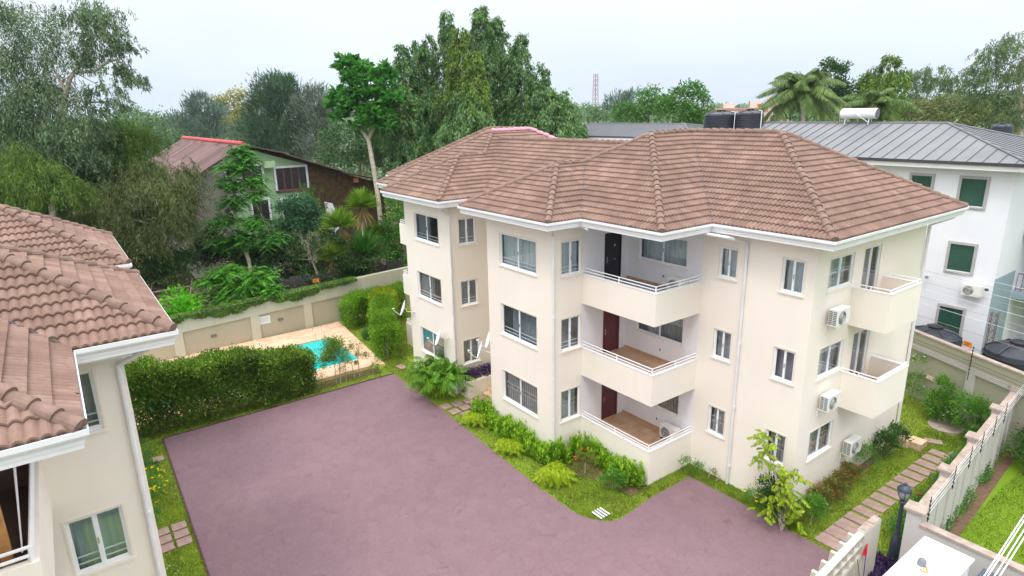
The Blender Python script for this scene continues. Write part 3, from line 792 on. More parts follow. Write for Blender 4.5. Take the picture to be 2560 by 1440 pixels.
        mb.box(x0, x1 - t - e, y0 - e, y0 + t + e, zp + .001, zp + .025); mb.box(x0, x1 - t - e, y1 - t - e, y1 + e, zp + .001, zp + .025); mb.box(x1 - t - e + .001, x1 + e, y0 - e, y1 + e, zp + .001, zp + .025)
        mb.build('parapet_cap', WHITE, o)
        cx = x1 - 0.05
        mb = MB(); mb.tube([(x0, y0 + .05, zp + .13), (cx, y0 + .05, zp + .13), (cx, y1 - .05, zp + .13), (x0, y1 - .05, zp + .13)], 0.022, 6)
        for q in ((cx, y0 + .05), (cx, y1 - .05), (x0 + .55, y0 + .05)): mb.tube([(*q, zp), (*q, zp + .13)], 0.02, 6)
        mb.build('railing', WHITE, o)
    # rainwater pipes
    pipe_run(root, [(0.06, -0.07, 9.05), (0.06, -0.07, 0.0)], 0.055, [(0.06, -0.07, z) for z in (9.0, 5.9, 3.4, 1.7)])
    pipe_run(root, [(4.62, 3.10, 9.30), (5.38, 3.80, 9.06), (5.38, 3.81, 8.9), (5.36, 3.81, 0.0)], 0.055, [(5.38, 3.81, z) for z in (8.8, 5.5, 3.1, 0.75)])
    pipe_run(root, [(M(-4.32) + 0.45, -0.62, 9.3), (M(-4.32) + 0.06, 0.02, 8.9), (M(-4.32) + 0.06, 0.02, 8.8), (M(-4.32) + 0.06, 0.02, 0.0)], 0.05, [(M(-4.32) + 0.06, 0.02, z) for z in (8.7, 5.4, 2.6)])
    pipe_run(root, [(8.3, 12.4, 9.3), (7.80, 11.68, 9.0), (7.80, 11.68, 0.0)], 0.055, [(7.80, 11.68, z) for z in (8.9, 5.4)])
    # rain chutes below the two valleys
    mb = MB(); mb.tube([(0.40, 0.45, 9.31), (0.5, 0.9, 9.30), (1.0, 0.72, 9.30)], 0.045, 8); mb.build('drainpipe', GUTTER, root)
    mb = MB(); mb.tube([(4.2, 3.4, 9.31), (4.3, 3.02, 9.31), (5.2, 3.02, 9.31), (5.2, 3.3, 9.22)], 0.05, 8); mb.build('drainpipe', GUTTER, root)
    # entrance steps and planter
    mb = MB()
    for i in range(5): mb.box(-6.55, -4.34, 0.95 + i * 0.3, 2.3, 0.15 * i - 0.05 if i == 0 else 0.15 * i + 0.001, 0.15 * (i + 1))
    mb.build('entrance_step', STONE, root)
    mb = MB(); mb.box(-7.38, -6.60, 0.20, 2.28, -0.05, 0.85); mb.box(-7.48, -7.40, 0.3, 2.28, -0.05, 0.85); mb.build('planter', CREAM2, root)
    # rear doorstep at the far corner
    mb = MB(); mb.box(7.75, 8.75, 11.7, 12.3, -0.05, 0.28); mb.build('doorstep', STONE, root)
    return root
main_block()
def twin_block():
    ox, oy = 3.2, -13.81
    T = lambda x, y, z: np.array((x + ox, oy - y, z), float)
    XM = -5.906; M = lambda x: 2 * XM - x
    # eave lines in the twin's own mirrored coordinates
    g = dict(ze=9.40, m=0.58, yF=-0.86, yA=0.82, yW=3.3, xF=0.58, xB=4.27, xR=8.3, xLe=-5.0, yBk=12.7, yCe=1.5)
    root = thing('apartment_building', 'cream apartment block at the left edge with brown tiled roof and timber-framed balcony', 'building', (ox, oy, 0), group='cream apartment buildings')
    root_inv = Vector((ox, oy, 0))
    kids0 = set(bpy.data.objects)
    caps = {('Fr', 'pk'), ('Fl', 'pk'), ('pk', 'j'), ('j', 'p1'), ('B', 'p1')}
    rid = ['wing', 'bay', 'centre', 'bay_m']
    g['outline'] = [(M(g['xF']), 7), (M(g['xF']), g['yF']), (M(g['xLe']), g['yF']), (M(g['xLe']), g['yCe']), (g['xLe'], g['yCe']), (g['xLe'], g['yF']), (g['xF'], g['yF']), (g['xF'], g['yA']), (g['xB'], g['yA']), (g['xB'], 7)]
    g['soffit'] = g['outline']
    build_roof(root, g, T, True, rid, (caps, {('Fr', 'pk'), ('Fl', 'pk'), ('pk', 'j')}))
    zt = 9.40 - 0.26
    fF2 = Fr(T(0, 0, 0), (0, -1, 0), (1, 0, 0)); fF1 = Fr(T(-4.32, 0, 0), (1, 0, 0), (0, 1, 0)); fL = Fr(T(M(0), 0, 0), (1, 0, 0), (0, 1, 0)); fW = Fr(T(0, 3.883, 0), (1, 0, 0), (0, 1, 0))
    wl = MB(); rooms = MB()
    hs = [(0.53, 1.50, 1.50 + k, 2.74 + k) for k in (3, 6)]
    h1 = [(0.91, 3.29, 1.33 + k, 2.67 + k) for k in (0, 3, 6)]
    wall_panel(wl, fF2, 0, 1.62, -0.05, zt, hs); wall_panel(wl, fF1, 0, 4.32, -0.05, zt, h1); wall_panel(wl, fL, 0, 4.32, -0.05, zt, [])
    def face(p, q, m=0):
        a, b = T(*p, 0), T(*q, 0); wl.add([(a[0], a[1], -0.05), (b[0], b[1], -0.05), (b[0], b[1], zt), (a[0], a[1], zt)], [(0, 1, 2, 3)], m)
    face((-4.32, 0), (-4.32, 2.3)); face((M(-4.32), 2.3), (-4.32, 2.3)); face((M(-4.32), 0), (M(-4.32), 2.3)); face((M(0), 0), (M(0), 8)); face((0, 3.883), (7.7, 3.883)); face((0, 1.62), (0, 3.883)); face((-0.002, 3.88), (-0.002, 8))
    for fr, H in ((fF2, hs), (fF1, h1)):
        for h in H: room_box(rooms, fr, *h, back=0.8)
    wl.build('wall', [CREAM], root); rooms.build('room_interior', INTW, root)
    for i, h in enumerate(hs): window(root, fF2, *h, curtain=True, rails=True, curt_mat=CURTG if i == 0 else CURTREFL)
    for h in h1: window(root, fF1, *h, rails=True)
    # balcony with brown interior, timber post and drying lines
    for k in (2, 1):
        z = 3 * k; zp, zs = 1.335 + z, 0.165 + z; t = 0.14
        xb, yb = 3.72, 1.62
        P = lambda x0, x1, y0, y1, z0, z1, mb: mb.box(x0 + ox, x1 + ox, oy - y1, oy - y0, z0, z1)
        mb = MB(); P(0.003, xb, yb, yb + t, zs, zp, mb); P(xb - t, xb, yb + t + .001, 3.88, zs, zp, mb); P(0.003, xb - t - .001, yb + t + .001, 3.88, zs + .004, 0.775 + z, mb)
        o = mb.build('balcony', CREAM, root)
        mb = MB(); P(0.004, xb - t - .004, yb + t + .004, 3.876, 0.777 + z, 0.785 + z, mb); mb.build('floor_tiles', mat('dark_balcony_floor_%d' % k, srgb(96, 76, 70), 0.6, 0.15, 4), o)
        cy = yb + 0.07; cx = xb - 0.07
        mb = MB()
        for h in (0.10, 0.235): mb.tube([T(0.01, cy, zp + h), T(cx, cy, zp + h), T(cx, 3.87, zp + h)], 0.028, 8)
        for q in ((cx, cy), (0.06, cy)): mb.tube([T(*q, zp), T(*q, zp + .25)], 0.035, 8)
        mb.build('railing', WHITE, o)
    mb = MB(); mb.box(ox + 2.86, ox + 3.0, oy - 2.12, oy - 1.98, 6.79, 9.12); mb.box(ox + 0.02, ox + 3.4, oy - 2.10, oy - 2.0, 9.0, 9.12)
    o = mb.build('timber_post', WOOD, root)
    mb = MB(); mb.box(ox + 0.02, ox + 0.06, oy - 3.86, oy - 1.66, 6.79, 9.12); mb.box(ox + .07, ox + 3.5, oy - 3.86, oy - 3.82, 6.79, 9.12)
    o = mb.build('wall', mat('brown_painted_wall', srgb(98, 74, 68), 0.8, 0.1, 3), root); o['label'] = 'brown painted wall inside the balcony'
    mb = MB()
    for a, b in (((0.2, 1.75, 9.1), (2.6, 1.9, 7.0)), ((0.9, 1.75, 9.1), (3.1, 1.85, 7.2)), ((1.9, 1.75, 9.1), (0.5, 2.4, 7.0)), ((2.4, 1.8, 9.1), (1.4, 2.6, 7.0)), ((0.1, 2.6, 7.8), (2.9, 2.05, 7.9))):
        mb.tube([T(*a), T(*b)], 0.012, 5)
    mb.build('drying_line', WHITE, root)
    pipe_run(root, [T(0.45, -0.45, 9.1), T(0.07, 0.10, 8.75), T(0.07, 0.10, 8.6), T(0.07, 0.14, 0.0)], 0.055, [T(0.07, 0.10, z) for z in (8.5, 5.4)])
    mb = MB(); mb.tube([T(0.40, 1.25, 9.08), T(0.40, -0.15, 9.04)], 0.055, 8); mb.build('drainpipe', GUTTER, root)
    # parts were modelled in world space: bring them into the root's space
    for o in set(bpy.data.objects) - kids0:
        if o.parent is root: o.location = -root_inv
twin_block()
# ------------------------------------------------------------------ perimeter walls
def line_fr(p, q, flip=False):
    d = Vector((q[0] - p[0], q[1] - p[1], 0)); L = d.length; d.normalize()
    n = Vector((d.y, -d.x, 0)) * (-1 if flip else 1)
    return Fr((p[0], p[1], 0), tuple(d), tuple(n)), L
def pool_wall():
    t = thing('perimeter_wall', 'long beige perimeter wall with recessed panels behind the swimming pool, vines along its top', 'wall', (-22, -4, 0))
    fr, L = line_fr((-21.35, -16.0), (-22.55, 8.0))        # faces +X
    k = L / 24.0
    ztop = lambda u: 2.38 + 0.50 * u / L
    mb = MB()
    def slab(u0, u1, n0, n1, za0, za1, zb0, zb1):
        V = [fr.p(u0, n0, za0), fr.p(u1, n0, za1), fr.p(u1, n1, za1), fr.p(u0, n1, za0), fr.p(u0, n0, zb0), fr.p(u1, n0, zb1), fr.p(u1, n1, zb1), fr.p(u0, n1, zb0)]
        mb.add(V, [(0, 1, 2, 3), (4, 5, 6, 7), (0, 1, 5, 4), (1, 2, 6, 5), (2, 3, 7, 6), (3, 0, 4, 7)])
    slab(0, L, -0.22, 0.0, -0.05, -0.05, ztop(0), ztop(L))
    mb.build('panel', GREY_WALL2, t, loc=None)
    mb = MB()
    slab(0, L, 0.0, 0.09, ztop(0) - 0.98, ztop(L) - 0.98, ztop(0) + .002, ztop(L) + .002)
    py = [y for y in (-13.55, -9.94, -5.62, -2.28, 1.35, 5.0)]
    for y in py:
        u = (y + 16) * k; w = 0.26
        slab(u - w, u + w, 0.0, 0.09, -0.05, -0.05, ztop(u - w) - 0.981, ztop(u + w) - 0.981)
    mb.build('pilaster_band', GREY_WALL, t)
    for c in t.children: c.location = -Vector(t.location)
    sg = thing('notice_board', 'white notice board with small print on the pool wall', 'sign', tuple(fr.p((-5.05 + 16) * k, 0.012, 1.2)))
    mb = MB(); f2 = Fr(sg.location, fr.u, fr.n)
    mb.box(-0.36, 0.36, -0.01, 0.012, -0.24, 0.24, f2); o = mb.build('board', WHITE, sg); o.location = -Vector(sg.location)
    mb = MB()
    for i in range(9):                       # rows of small print, too small to read in the photograph
        z = 0.17 - i * 0.038; x = -0.30
        while x < 0.28:
            w = random.uniform(0.02, 0.06); mb.box(x, min(0.30, x + w), 0.0135, 0.015, z - 0.006, z + 0.006, f2); x += w + 0.012
    o = mb.build('small_print', mat('grey_print', (0.22, 0.26, 0.34), 0.7), sg); o.location = -Vector(sg.location)
    for i, (y, z) in enumerate(((-8.05, 0.90), (-4.05, 1.02))):
        p = fr.p((y + 16) * k, 0.0, z); f3 = Fr(p, fr.u, fr.n)
        t2 = thing('wall_light', ('black bulkhead light in the panel left of the notice board', 'black bulkhead light in the panel right of the notice board')[i], 'lamp', tuple(p), group='bulkhead lights on the pool wall')
        mb = MB(); mb.box(-0.15, 0.15, 0.003, 0.05, -0.075, 0.075, f3); o = mb.build('housing', DARKM, t2, bevel=0.01); o.location = -Vector(p)
        mb = MB(); [mb.box(-0.12, 0.12, 0.051, 0.056, s - 0.022, s + 0.012, f3) for s in (-0.03, 0.035)]; o = mb.build('lens', mat('frosted_lens_%d' % i, (0.35, 0.33, 0.30), 0.4), t2); o.location = -Vector(p)
pool_wall()
# dark board fence behind the pool wall
def board_fence():
    t = thing('board_fence', 'weathered dark board fence with wires behind the vine covered wall', 'fence', (-24.2, -2.5, 0))
    mb = MB(); y = -6.4
    while y < 5.8:
        w = random.uniform(.13, .2); mb.box(-24.22 - .02, -24.18, y - (-2.5) - 2.5, y + w, -0.05, random.uniform(2.8, 3.1)); y += w + .02
    o = mb.build('board', mat('dark_board', srgb(74, 70, 70), 0.9, 0.4, 3, 0.4, 20), t); o.location = -Vector(t.location)
    mb = MB()
    for z in (2.9, 3.05, 3.2): mb.tube([(-23.2, -6, z), (-23.4, 0, z - .03), (-23.6, 5, z)], 0.012, 5)
    for y in (-6, -3, 0, 3): mb.tube([(-23.3, y, 0), (-23.3, y, 3.2)], 0.02, 6)
    o = mb.build('wire', DARKM, t); o.location = -Vector(t.location)
board_fence()
def small_sign(loc, label, rz):
    t = thing('warning_sign', label, 'sign', loc, group='orange warning signs')
    f = Fr(loc, (math.cos(rz), math.sin(rz), 0), (math.sin(rz), -math.cos(rz), 0))
    mb = MB(); mb.box(-0.20, 0.20, 0, 0.012, -0.12, 0.12, f); o = mb.build('plate', ORANGE, t); o.location = -Vector(loc)
    mb = MB()
    for z in (0.05, -0.01, -0.06): mb.box(-0.14, 0.10 + z, 0.0125, 0.014, z - 0.012, z + 0.012, f)
    o = mb.build('print', BLACKP, t); o.location = -Vector(loc)
    mb = MB(); mb.tube([f.p(0, -.01, -0.5), f.p(0, -0.01, 0.1)], 0.012, 6); o = mb.build('stake', PIPE, t); o.location = -Vector(loc)
small_sign((-22.6, -1.35, 2.95), 'small orange warning sign above the vine covered pool wall', math.pi / 2)
small_sign((8.35, 16.25, 3.34), 'small orange warning sign on the back garden wall beside the round black tank', -0.43)
# garden wall behind the right wing
def back_wall():
    t = thing('perimeter_wall', 'tall grey perimeter wall with a ledge behind the garden, electric fence wires in front', 'wall', (6, 17, 0))
    fr, L = line_fr((-2.0, 20.64), (14.5, 13.2))            # faces the garden
    mb = MB()
    mb.box(0, L, -0.25, 0.0, -0.05, 3.05, fr)
    o = mb.build('panel', BACK_WALL, t); o.location = -Vector(t.location)
    mb = MB(); mb.box(0, L, 0.001, 0.08, 2.30, 2.48, fr)
    for u in (1.2, 4.8, 8.4, 11.9, 15.5): mb.box(u - .2, u + .2, 0.001, 0.07, -0.05, 2.299, fr)
    o = mb.build('ledge', GARDEN_WALL, t); o.location = -Vector(t.location)
    mb = MB(); mb.box(0, L, -0.28, 0.03, 3.051, 3.10, fr); o = mb.build('coping', COPING, t); o.location = -Vector(t.location)
    p = fr.p(10.0, 0.0, 1.25)
    t2 = thing('wall_light', 'pale bulkhead light on the grey back wall behind the bushes', 'lamp', tuple(p))
    f3 = Fr(p, fr.u, fr.n); mb = MB(); mb.box(-0.2, 0.2, 0.003, 0.05, -0.1, 0.1, f3); o = mb.build('housing', STONE, t2, bevel=0.012); o.location = -Vector(p)
    mb = MB(); mb.box(-0.15, -0.02, 0.051, 0.058, -0.06, 0.06, f3); mb.box(0.02, 0.15, 0.051, 0.058, -0.06, 0.06, f3); o = mb.build('lens', PIPE, t2); o.location = -Vector(p)
    # electric fence
    t3 = thing('electric_fence', 'thin electric fence wires on insulated posts along the grey back wall', 'fence', tuple(fr.p(12, .1, 2.2)))
    mb = MB()
    for z in (2.55, 2.7, 2.85, 3.2, 3.45): mb.tube([fr.p(0.5, 0.20, z), fr.p(6, 0.19, z - .04), fr.p(11.9, 0.20, z), fr.p(L - .5, 0.2, z - .03)], 0.008, 4)
    o = mb.build('wire', DARKM, t3); o.location = -Vector(t3.location)
    for u in (4.8, 11.9):
        mb = MB(); mb.tube([fr.p(u, .2, 2.0), fr.p(u, .2, 3.5)], 0.014, 6)
        for z in np.arange(2.5, 3.5, .14): mb.lathe([(0.03, -0.025), (0.03, 0.025)], tuple(fr.p(u, .2, z)), 8)
        o = mb.build('insulator_post', BLACKP, t3); o.location = -Vector(t3.location)
back_wall()
CAPS = [(11.50, 3.58), (11.26, 6.45), (11.02, 9.40), (10.78, 12.45), (10.54, 15.2)]
def side_wall():
    t = thing('garden_wall', 'pale garden wall with capped pillars between the two lawns', 'wall', (11.1, 9, 0))
    off = -Vector(t.location)
    fr, L = line_fr(CAPS[0], CAPS[-1])                    # n towards +X (neighbour side)
    us = [(Vector(c) - Vector(CAPS[0])).length for c in CAPS]
    mb = MB(); mb.box(0, L, -0.10, 0.10, -0.05, 2.22, fr)
    for u in us[:-1]:
        for d in (0.9, 1.75): mb.box(u + d - .05, u + d + .05, 0.101, 0.135, -0.05, 2.2, fr)
    o = mb.build('wall_panel', GARDEN_WALL, t); o.location = off
    for a, b in zip(us[:-1], us[1:]):
        mb = MB(); mb.box(a + .22, b - .22, -0.13, 0.13, 2.222, 2.29, fr); o = mb.build('coping', COPING, t); o.location = off
    for u in us:
        mb = MB(); mb.box(u - .17, u + .17, -0.19, 0.17, -0.05, 2.40, fr); o = mb.build('pillar', GARDEN_WALL, t); o.location = off
        mb = MB(); mb.box(u - .24, u + .24, -0.27, 0.26, 2.402, 2.50, fr); o2 = mb.build('cap', COPING, t, bevel=0.015); o2.location = off
    t3 = thing('electric_fence', 'short black insulator posts with wires along the pale garden wall', 'fence', tuple(fr.p(3, .2, 2.2)))
    mb = MB()
    for z in (2.35, 2.5, 2.65, 2.8): mb.tube([fr.p(0.1, 0.26, z), fr.p(L, 0.26, z)], 0.006, 4)
    o = mb.build('wire', PIPE, t3); o.location = -Vector(t3.location)
    for u in (0.12, us[1] - .5, us[1] + 1.2, us[2] - .4, us[2] + 1.2, us[3] - .4):
        mb = MB(); mb.tube([fr.p(u, .26, 2.1), fr.p(u, .26, 2.9)], 0.012, 5)
        for z in np.arange(2.2, 2.9, .14): mb.lathe([(0.028, -0.022), (0.028, 0.022)], tuple(fr.p(u, .26, z)), 7)
        o = mb.build('insulator_post', BLACKP, t3); o.location = -Vector(t3.location)
side_wall()
def cross_wall():
    t = thing('garden_wall', 'low pale wall closing the neighbour lawn beside the white flat roof', 'wall', (13.5, 3.5, 0))
    mb = MB(); mb.box(11.68, 18.0, 3.42, 3.60, -0.05, 2.06); o = mb.build('wall_panel', GARDEN_WALL, t); o.location = -Vector(t.location)
    mb = MB(); mb.box(11.68, 18.0, 3.38, 3.64, 2.062, 2.13); o = mb.build('coping', COPING, t); o.location = -Vector(t.location)
cross_wall()
def breeze_wall():
    t = thing('block_wall', 'low pierced block wall with stepped fins and an end pillar at the drive edge', 'wall', (10.9, 0, 0))
    off = -Vector(t.location)
    Gm = wall_mat('pierced_block_render', srgb(202, 200, 188), (0.33, 0.31, 0.27), 0.4)
    mb = MB(); mb.box(10.62, 10.84, 2.16, 3.10, -0.05, 1.93)
    o = mb.build('end_pillar', Gm, t); o.location = off
    mb = MB(); mb.box(10.63, 10.83, 2.66, 3.08, 1.931, 1.975); mb.box(10.63, 10.83, 2.18, 2.63, 1.931, 1.965); o = mb.build('pillar_cap', COPING, t, bevel=.01); o.location = off
    f = lambda y: 10.70 - (y - 2.1) * 0.055
    fr = Fr((10.72, 2.16, 0), Vector((0.07, -1, 0)).normalized(), Vector((-1, -0.07, 0)).normalized())
    mb = MB(); mb.box(0, 5.5, -0.1, 0.1, -0.05, 1.12, fr); o = mb.build('base_wall', Gm, t); o.location = off
    mb = MB()
    for z in (1.121, 1.47, 1.80): mb.box(0, 5.5, -0.09, 0.09, z, z + 0.055, fr)
    u = 0.0
    while u < 5.5:
        mb.box(u, u + 0.05, -0.088, 0.088, 1.177, 1.469, fr); mb.box(u + .2, u + 0.25, -0.088, 0.088, 1.526, 1.799, fr); u += 0.42
    for z in (1.32, 1.67): mb.box(0.05, 5.5, -0.02, 0.02, z - .02, z + .02, fr)
    o = mb.build('pierced_block', Gm, t); o.location = off
    for i in range(9):
        u = 0.25 + i * 0.55
        mb = MB(); mb.poly_prism([(0.092, 1.15), (0.30, 1.15), (0.24, 1.84), (0.092, 1.84)], u - 0.05, u + 0.05, Fr(fr.o, fr.n, (0, 0, 1), fr.u)); o = mb.build('fin', Gm, t); o.location = off
    sub = lambda nm, lb, c, p: thing(nm, lb, c, p)
    # things leaning on it
    def T(name, lb, c, p, parts):
        t2 = thing(name, lb, c, p)
        for nm, mb, m in parts:
            o = mb.build(nm, m, t2, smooth=False); o.location = -Vector(p)
    p = (11.0, 2.05, 0)
    a = MB(); a.tube([(11.08, 1.9, 0.0), (10.90, 2.22, 1.28)], 0.014, 6)
    b = MB(); b.box(-0.15, 0.15, -0.015, 0.015, 0, 0.22, Fr((10.90, 2.24, 1.26), (0.35, -0.9, 0), (-0.9, -0.35, 0.0))); b.box(-0.15, 0.15, 0.016, 0.10, 0, 0.02, Fr((10.90, 2.24, 1.26), (0.35, -0.9, 0), (-0.9, -0.35, 0.0)))
    T('dustpan', 'red long-handled dustpan leaning upside down on the pierced wall', 'dustpan', p, [('handle', a, mat('blue_handle', srgb(50, 70, 130), 0.5)), ('pan', b, mat('red_plastic', srgb(222, 34, 66), 0.4))])
    a = MB(); a.tube([(11.3, 1.55, 0), (10.92, 1.66, 1.35)], 0.016, 6); b = MB(); b.tube([(11.33, 1.54, -0.02), (11.28, 1.56, 0.3)], [0.07, 0.025], 8)
    T('broom', 'wooden broom stick leaning on the pierced wall', 'broom', (11.3, 1.55, 0), [('stick', a, BARK), ('bristles', b, WOOD)])
    a = MB(); a.tube([(11.36, 1.25, 0), (10.93, 1.42, 1.30)], 0.015, 6); b = MB(); b.box(11.28, 11.44, 1.2, 1.3, -0.02, 0.06)
    T('mop', 'thin mop pole leaning next to the broom', 'mop', (11.36, 1.25, 0), [('pole', a, BARKP), ('head', b, DARKM)])
    cols = [srgb(128, 92, 150), srgb(84, 178, 124), srgb(150, 120, 176), srgb(96, 190, 130)]
    t2 = thing('toy_cluster', 'purple and green round plastic toys hanging on the pierced wall', 'toys', (10.95, 0.7, 0.9))
    for i, (dy, dz) in enumerate(((-.22, 0), (.02, -.04), (.16, .13), (-.02, .16))):
        mb = MB(); mb.lathe([(0.0, -.05), (.10, -.04), (.13, 0), (.10, .04), (0.0, .05)], (0, 0, 0), 12, 'x')
        o = mb.build('disc', mat('toy_plastic_%d' % i, cols[i], 0.4), t2, smooth=True); o.location = (0, dy, dz)
breeze_wall()
def kiosk():
    t = thing('gate_house', 'small white flat-roofed gate house at the bottom right corner', 'building', (12.7, 1.0, 0))
    off = -Vector(t.location)
    mb = MB(); mb.box(12.20, 13.20, -1.2, 2.32, -0.05, 2.44); o = mb.build('wall', WHITE, t); o.location = off
    mb = MB(); mb.box(12.14, 13.26, -1.26, 2.40, 2.441, 2.50); o = mb.build('roof', mat('white_roof_membrane', (0.88, 0.88, 0.87), 0.6, 0.03, 4, 0.1, 30), t, bevel=.01); o.location = off
    t2 = thing('floodlight', 'small grey dome lamp with orange cable on the white flat roof', 'lamp', (12.55, 1.15, 2.5))
    mb = MB(); mb.lathe([(.10, 0), (.10, .09), (.075, .16), (.03, .2), (0, .205)], (0, 0, 0), 14); mb.build('dome', ACD if False else mat('grey_dome', srgb(120, 128, 134), 0.4), t2, smooth=True)
    mb = MB(); mb.tube([(0.11, -.02, .02), (.16, -.1, .02), (.2, -.2, .015), (.1, -.26, .015), (.05, -.2, .02)], 0.018, 6); mb.build('cable', ORANGE, t2)
    t3 = thing('corrugated_sheet', 'dark blue corrugated metal sheet beside the white gate house', 'roof sheet', (13.8, 1.6, 1.9))
    V = []; F = []
    for i in range(41):
        x = i * .03 - .45; z = .03 * math.sin(i * 1.3); V += [(x, -1.6, z), (x, 1.3, z + .12)]
    for i in range(40): F.append((2 * i, 2 * i + 2, 2 * i + 3, 2 * i + 1))
    o = raw_mesh('sheet', V, F, mat('blue_corrugated', srgb(84, 96, 118), 0.5, 0.2, 3, metal=.2), t3); md = o.modifiers.new('s', 'SOLIDIFY'); md.thickness = .01
    t4 = thing('overhead_cable', 'pair of white service cables crossing the bottom right corner', 'cable', (14.3, 0, 5))
    for i, (a, b) in enumerate((((14.21, 1.6, 5.0), (14.44, -2.6, 5.0)), ((14.28, 1.2, 5.0), (14.48, -2.6, 5.0)), ((14.38, .8, 5.0), (14.56, -2.6, 5.0)), ((14.45, .7, 5.0), (14.62, -2.6, 5.0)))):
        a = Vector(a); b = Vector(b); d = (a - b); mb = MB(); mb.tube([a + d * 3 + Vector((0, 0, .5)), a, (a + b) / 2 - Vector((0, 0, .01)), b, b - d * 2], 0.012, 6); o = mb.build('cable', WHITE, t4); o.location = -Vector(t4.location)
kiosk()
def lamp_post():
    t = thing('street_lamp', 'dark blue-grey ornamental garden lamp post beside the garden wall end', 'lamp', (10.86, 4.37, 0))
    mb = MB(); mb.lathe([(.17, -.03), (.17, .08), (.15, .1), (.14, .62), (.12, .70), (.075, .76), (.06, 1.2), (.05, 1.9), (.075, 1.92), (.075, 1.98), (.05, 2.0), (.09, 2.1)], n=16); mb.build('post', GREYM, t, smooth=True)
    mb = MB(); mb.lathe([(.09, 2.1), (.15, 2.2), (.165, 2.3), (.15, 2.38)], n=16); g = mb.build('globe', mat('lamp_globe_smoky', srgb(150, 160, 160), 0.15), t, smooth=True)
    mb = MB(); mb.lathe([(.2, 2.38), (.2, 2.41), (.13, 2.5), (.06, 2.54), (.05, 2.6), (.02, 2.62), (.0, 2.66)], n=16)
    for a in range(6):
        c, s = math.cos(a * math.pi / 3), math.sin(a * math.pi / 3); mb.tube([(.10 * c, .10 * s, 2.1), (.178 * c, .178 * s, 2.28), (.17 * c, .17 * s, 2.38)], .01, 5)
    mb.build('lamp_cap', GREYM, t, smooth=True)
lamp_post()
# ------------------------------------------------------------------ air conditioners
def ac_unit(lb, loc, rz, hang=True, grp='air conditioning units on the side wall'):
    t = thing('air_conditioner', lb, 'air conditioner', loc, grp, rz)
    w, d, h = 0.80, 0.30, 0.56
    mb = MB(); mb.box(-w / 2, w / 2, -d / 2, d / 2, 0, h); mb.build('casing', ACW, t, bevel=0.02)
    mb = MB(); mb.lathe([(.20, -.004), (.215, -.012), (.215, -.018), (.02, -.02)], (-.10, -d / 2, h / 2), 24, 'y'); mb.build('fan_grille', ACD, t, smooth=False)
    mb = MB()
    for k in range(5):
        r = .04 + k * .038; mb.lathe([(r, -.019), (r + .006, -.024), (r + .012, -.019)], (-.10, -d / 2, h / 2), 24, 'y')
    mb.build('fan_guard', ACW, t)
    mb = MB()
    for c in range(2):
        for r in range(8): mb.box(-w / 2 - .004, -w / 2 - .001, -.12 + c * .13, -.01 + c * .13, .06 + r * .058, .06 + r * .058 + .036)
    mb.build('side_louvre', ACD, t)
    mb = MB(); mb.box(w / 2 - .18, w / 2 - .03, -d / 2 - .006, -d / 2 - .001, .1, h - .1); mb.build('service_panel', ACW, t)
    if hang:
        mb = MB()
        for x in (-.28, .28): mb.box(x - .015, x + .015, -d / 2, d / 2 + .1, -.03, -.001); mb.box(x - .015, x + .015, d / 2 + .06, d / 2 + .1, -.3, -.031)
        mb.build('bracket', PIPE, t)
    else:
        mb = MB()
        for x in (-.28, .28): mb.box(x - .03, x + .03, -d / 2, d / 2, -.05, -.001)
        mb.build('foot', DARKM, t)
    return t
# unit front looks along -Y before turning; +90 degrees makes it look along +X
ac_unit('white air conditioner high on the side wall under the top balcony door', (7.98, 5.15, 6.62), math.pi / 2)
ac_unit('white air conditioner at mid height on the side wall beside the middle balcony', (7.98, 5.28, 3.62), math.pi / 2)
ac_unit('white air conditioner lowest on the side wall above the shrubs', (7.98, 7.42, 1.18), math.pi / 2)
ac_unit('cream outdoor air conditioner standing on the ground floor corner balcony', (2.85, 3.55, 0.84), 0.0, False, 'air conditioning units on the balconies')
ac_unit('cream outdoor air conditioner standing on the top corner balcony', (2.85, 3.55, 6.84), 0.0, False, 'air conditioning units on the balconies')
def vent(lb, p, fr):
    t = thing('wall_vent', lb, 'vent', tuple(p), 'small vents on the balcony walls'); mb = MB(); f = Fr((0, 0, 0), fr.u, fr.n)
    mb.box(-.05, .05, 0.002, .02, -.07, .07, f); mb.build('cover', ACW, t)
    mb = MB(); mb.box(-.03, .03, .021, .024, -.04, .04, f); mb.build('slot', DARKM, t)
for k, n in ((0, 'ground floor'), (3, 'middle'), (6, 'top')): vent('small square vent on the white back wall of the %s corner balcony' % n, (1.9, 3.883, 1.22 + k), Fr((0, 0, 0), (1, 0, 0), (0, -1, 0)))
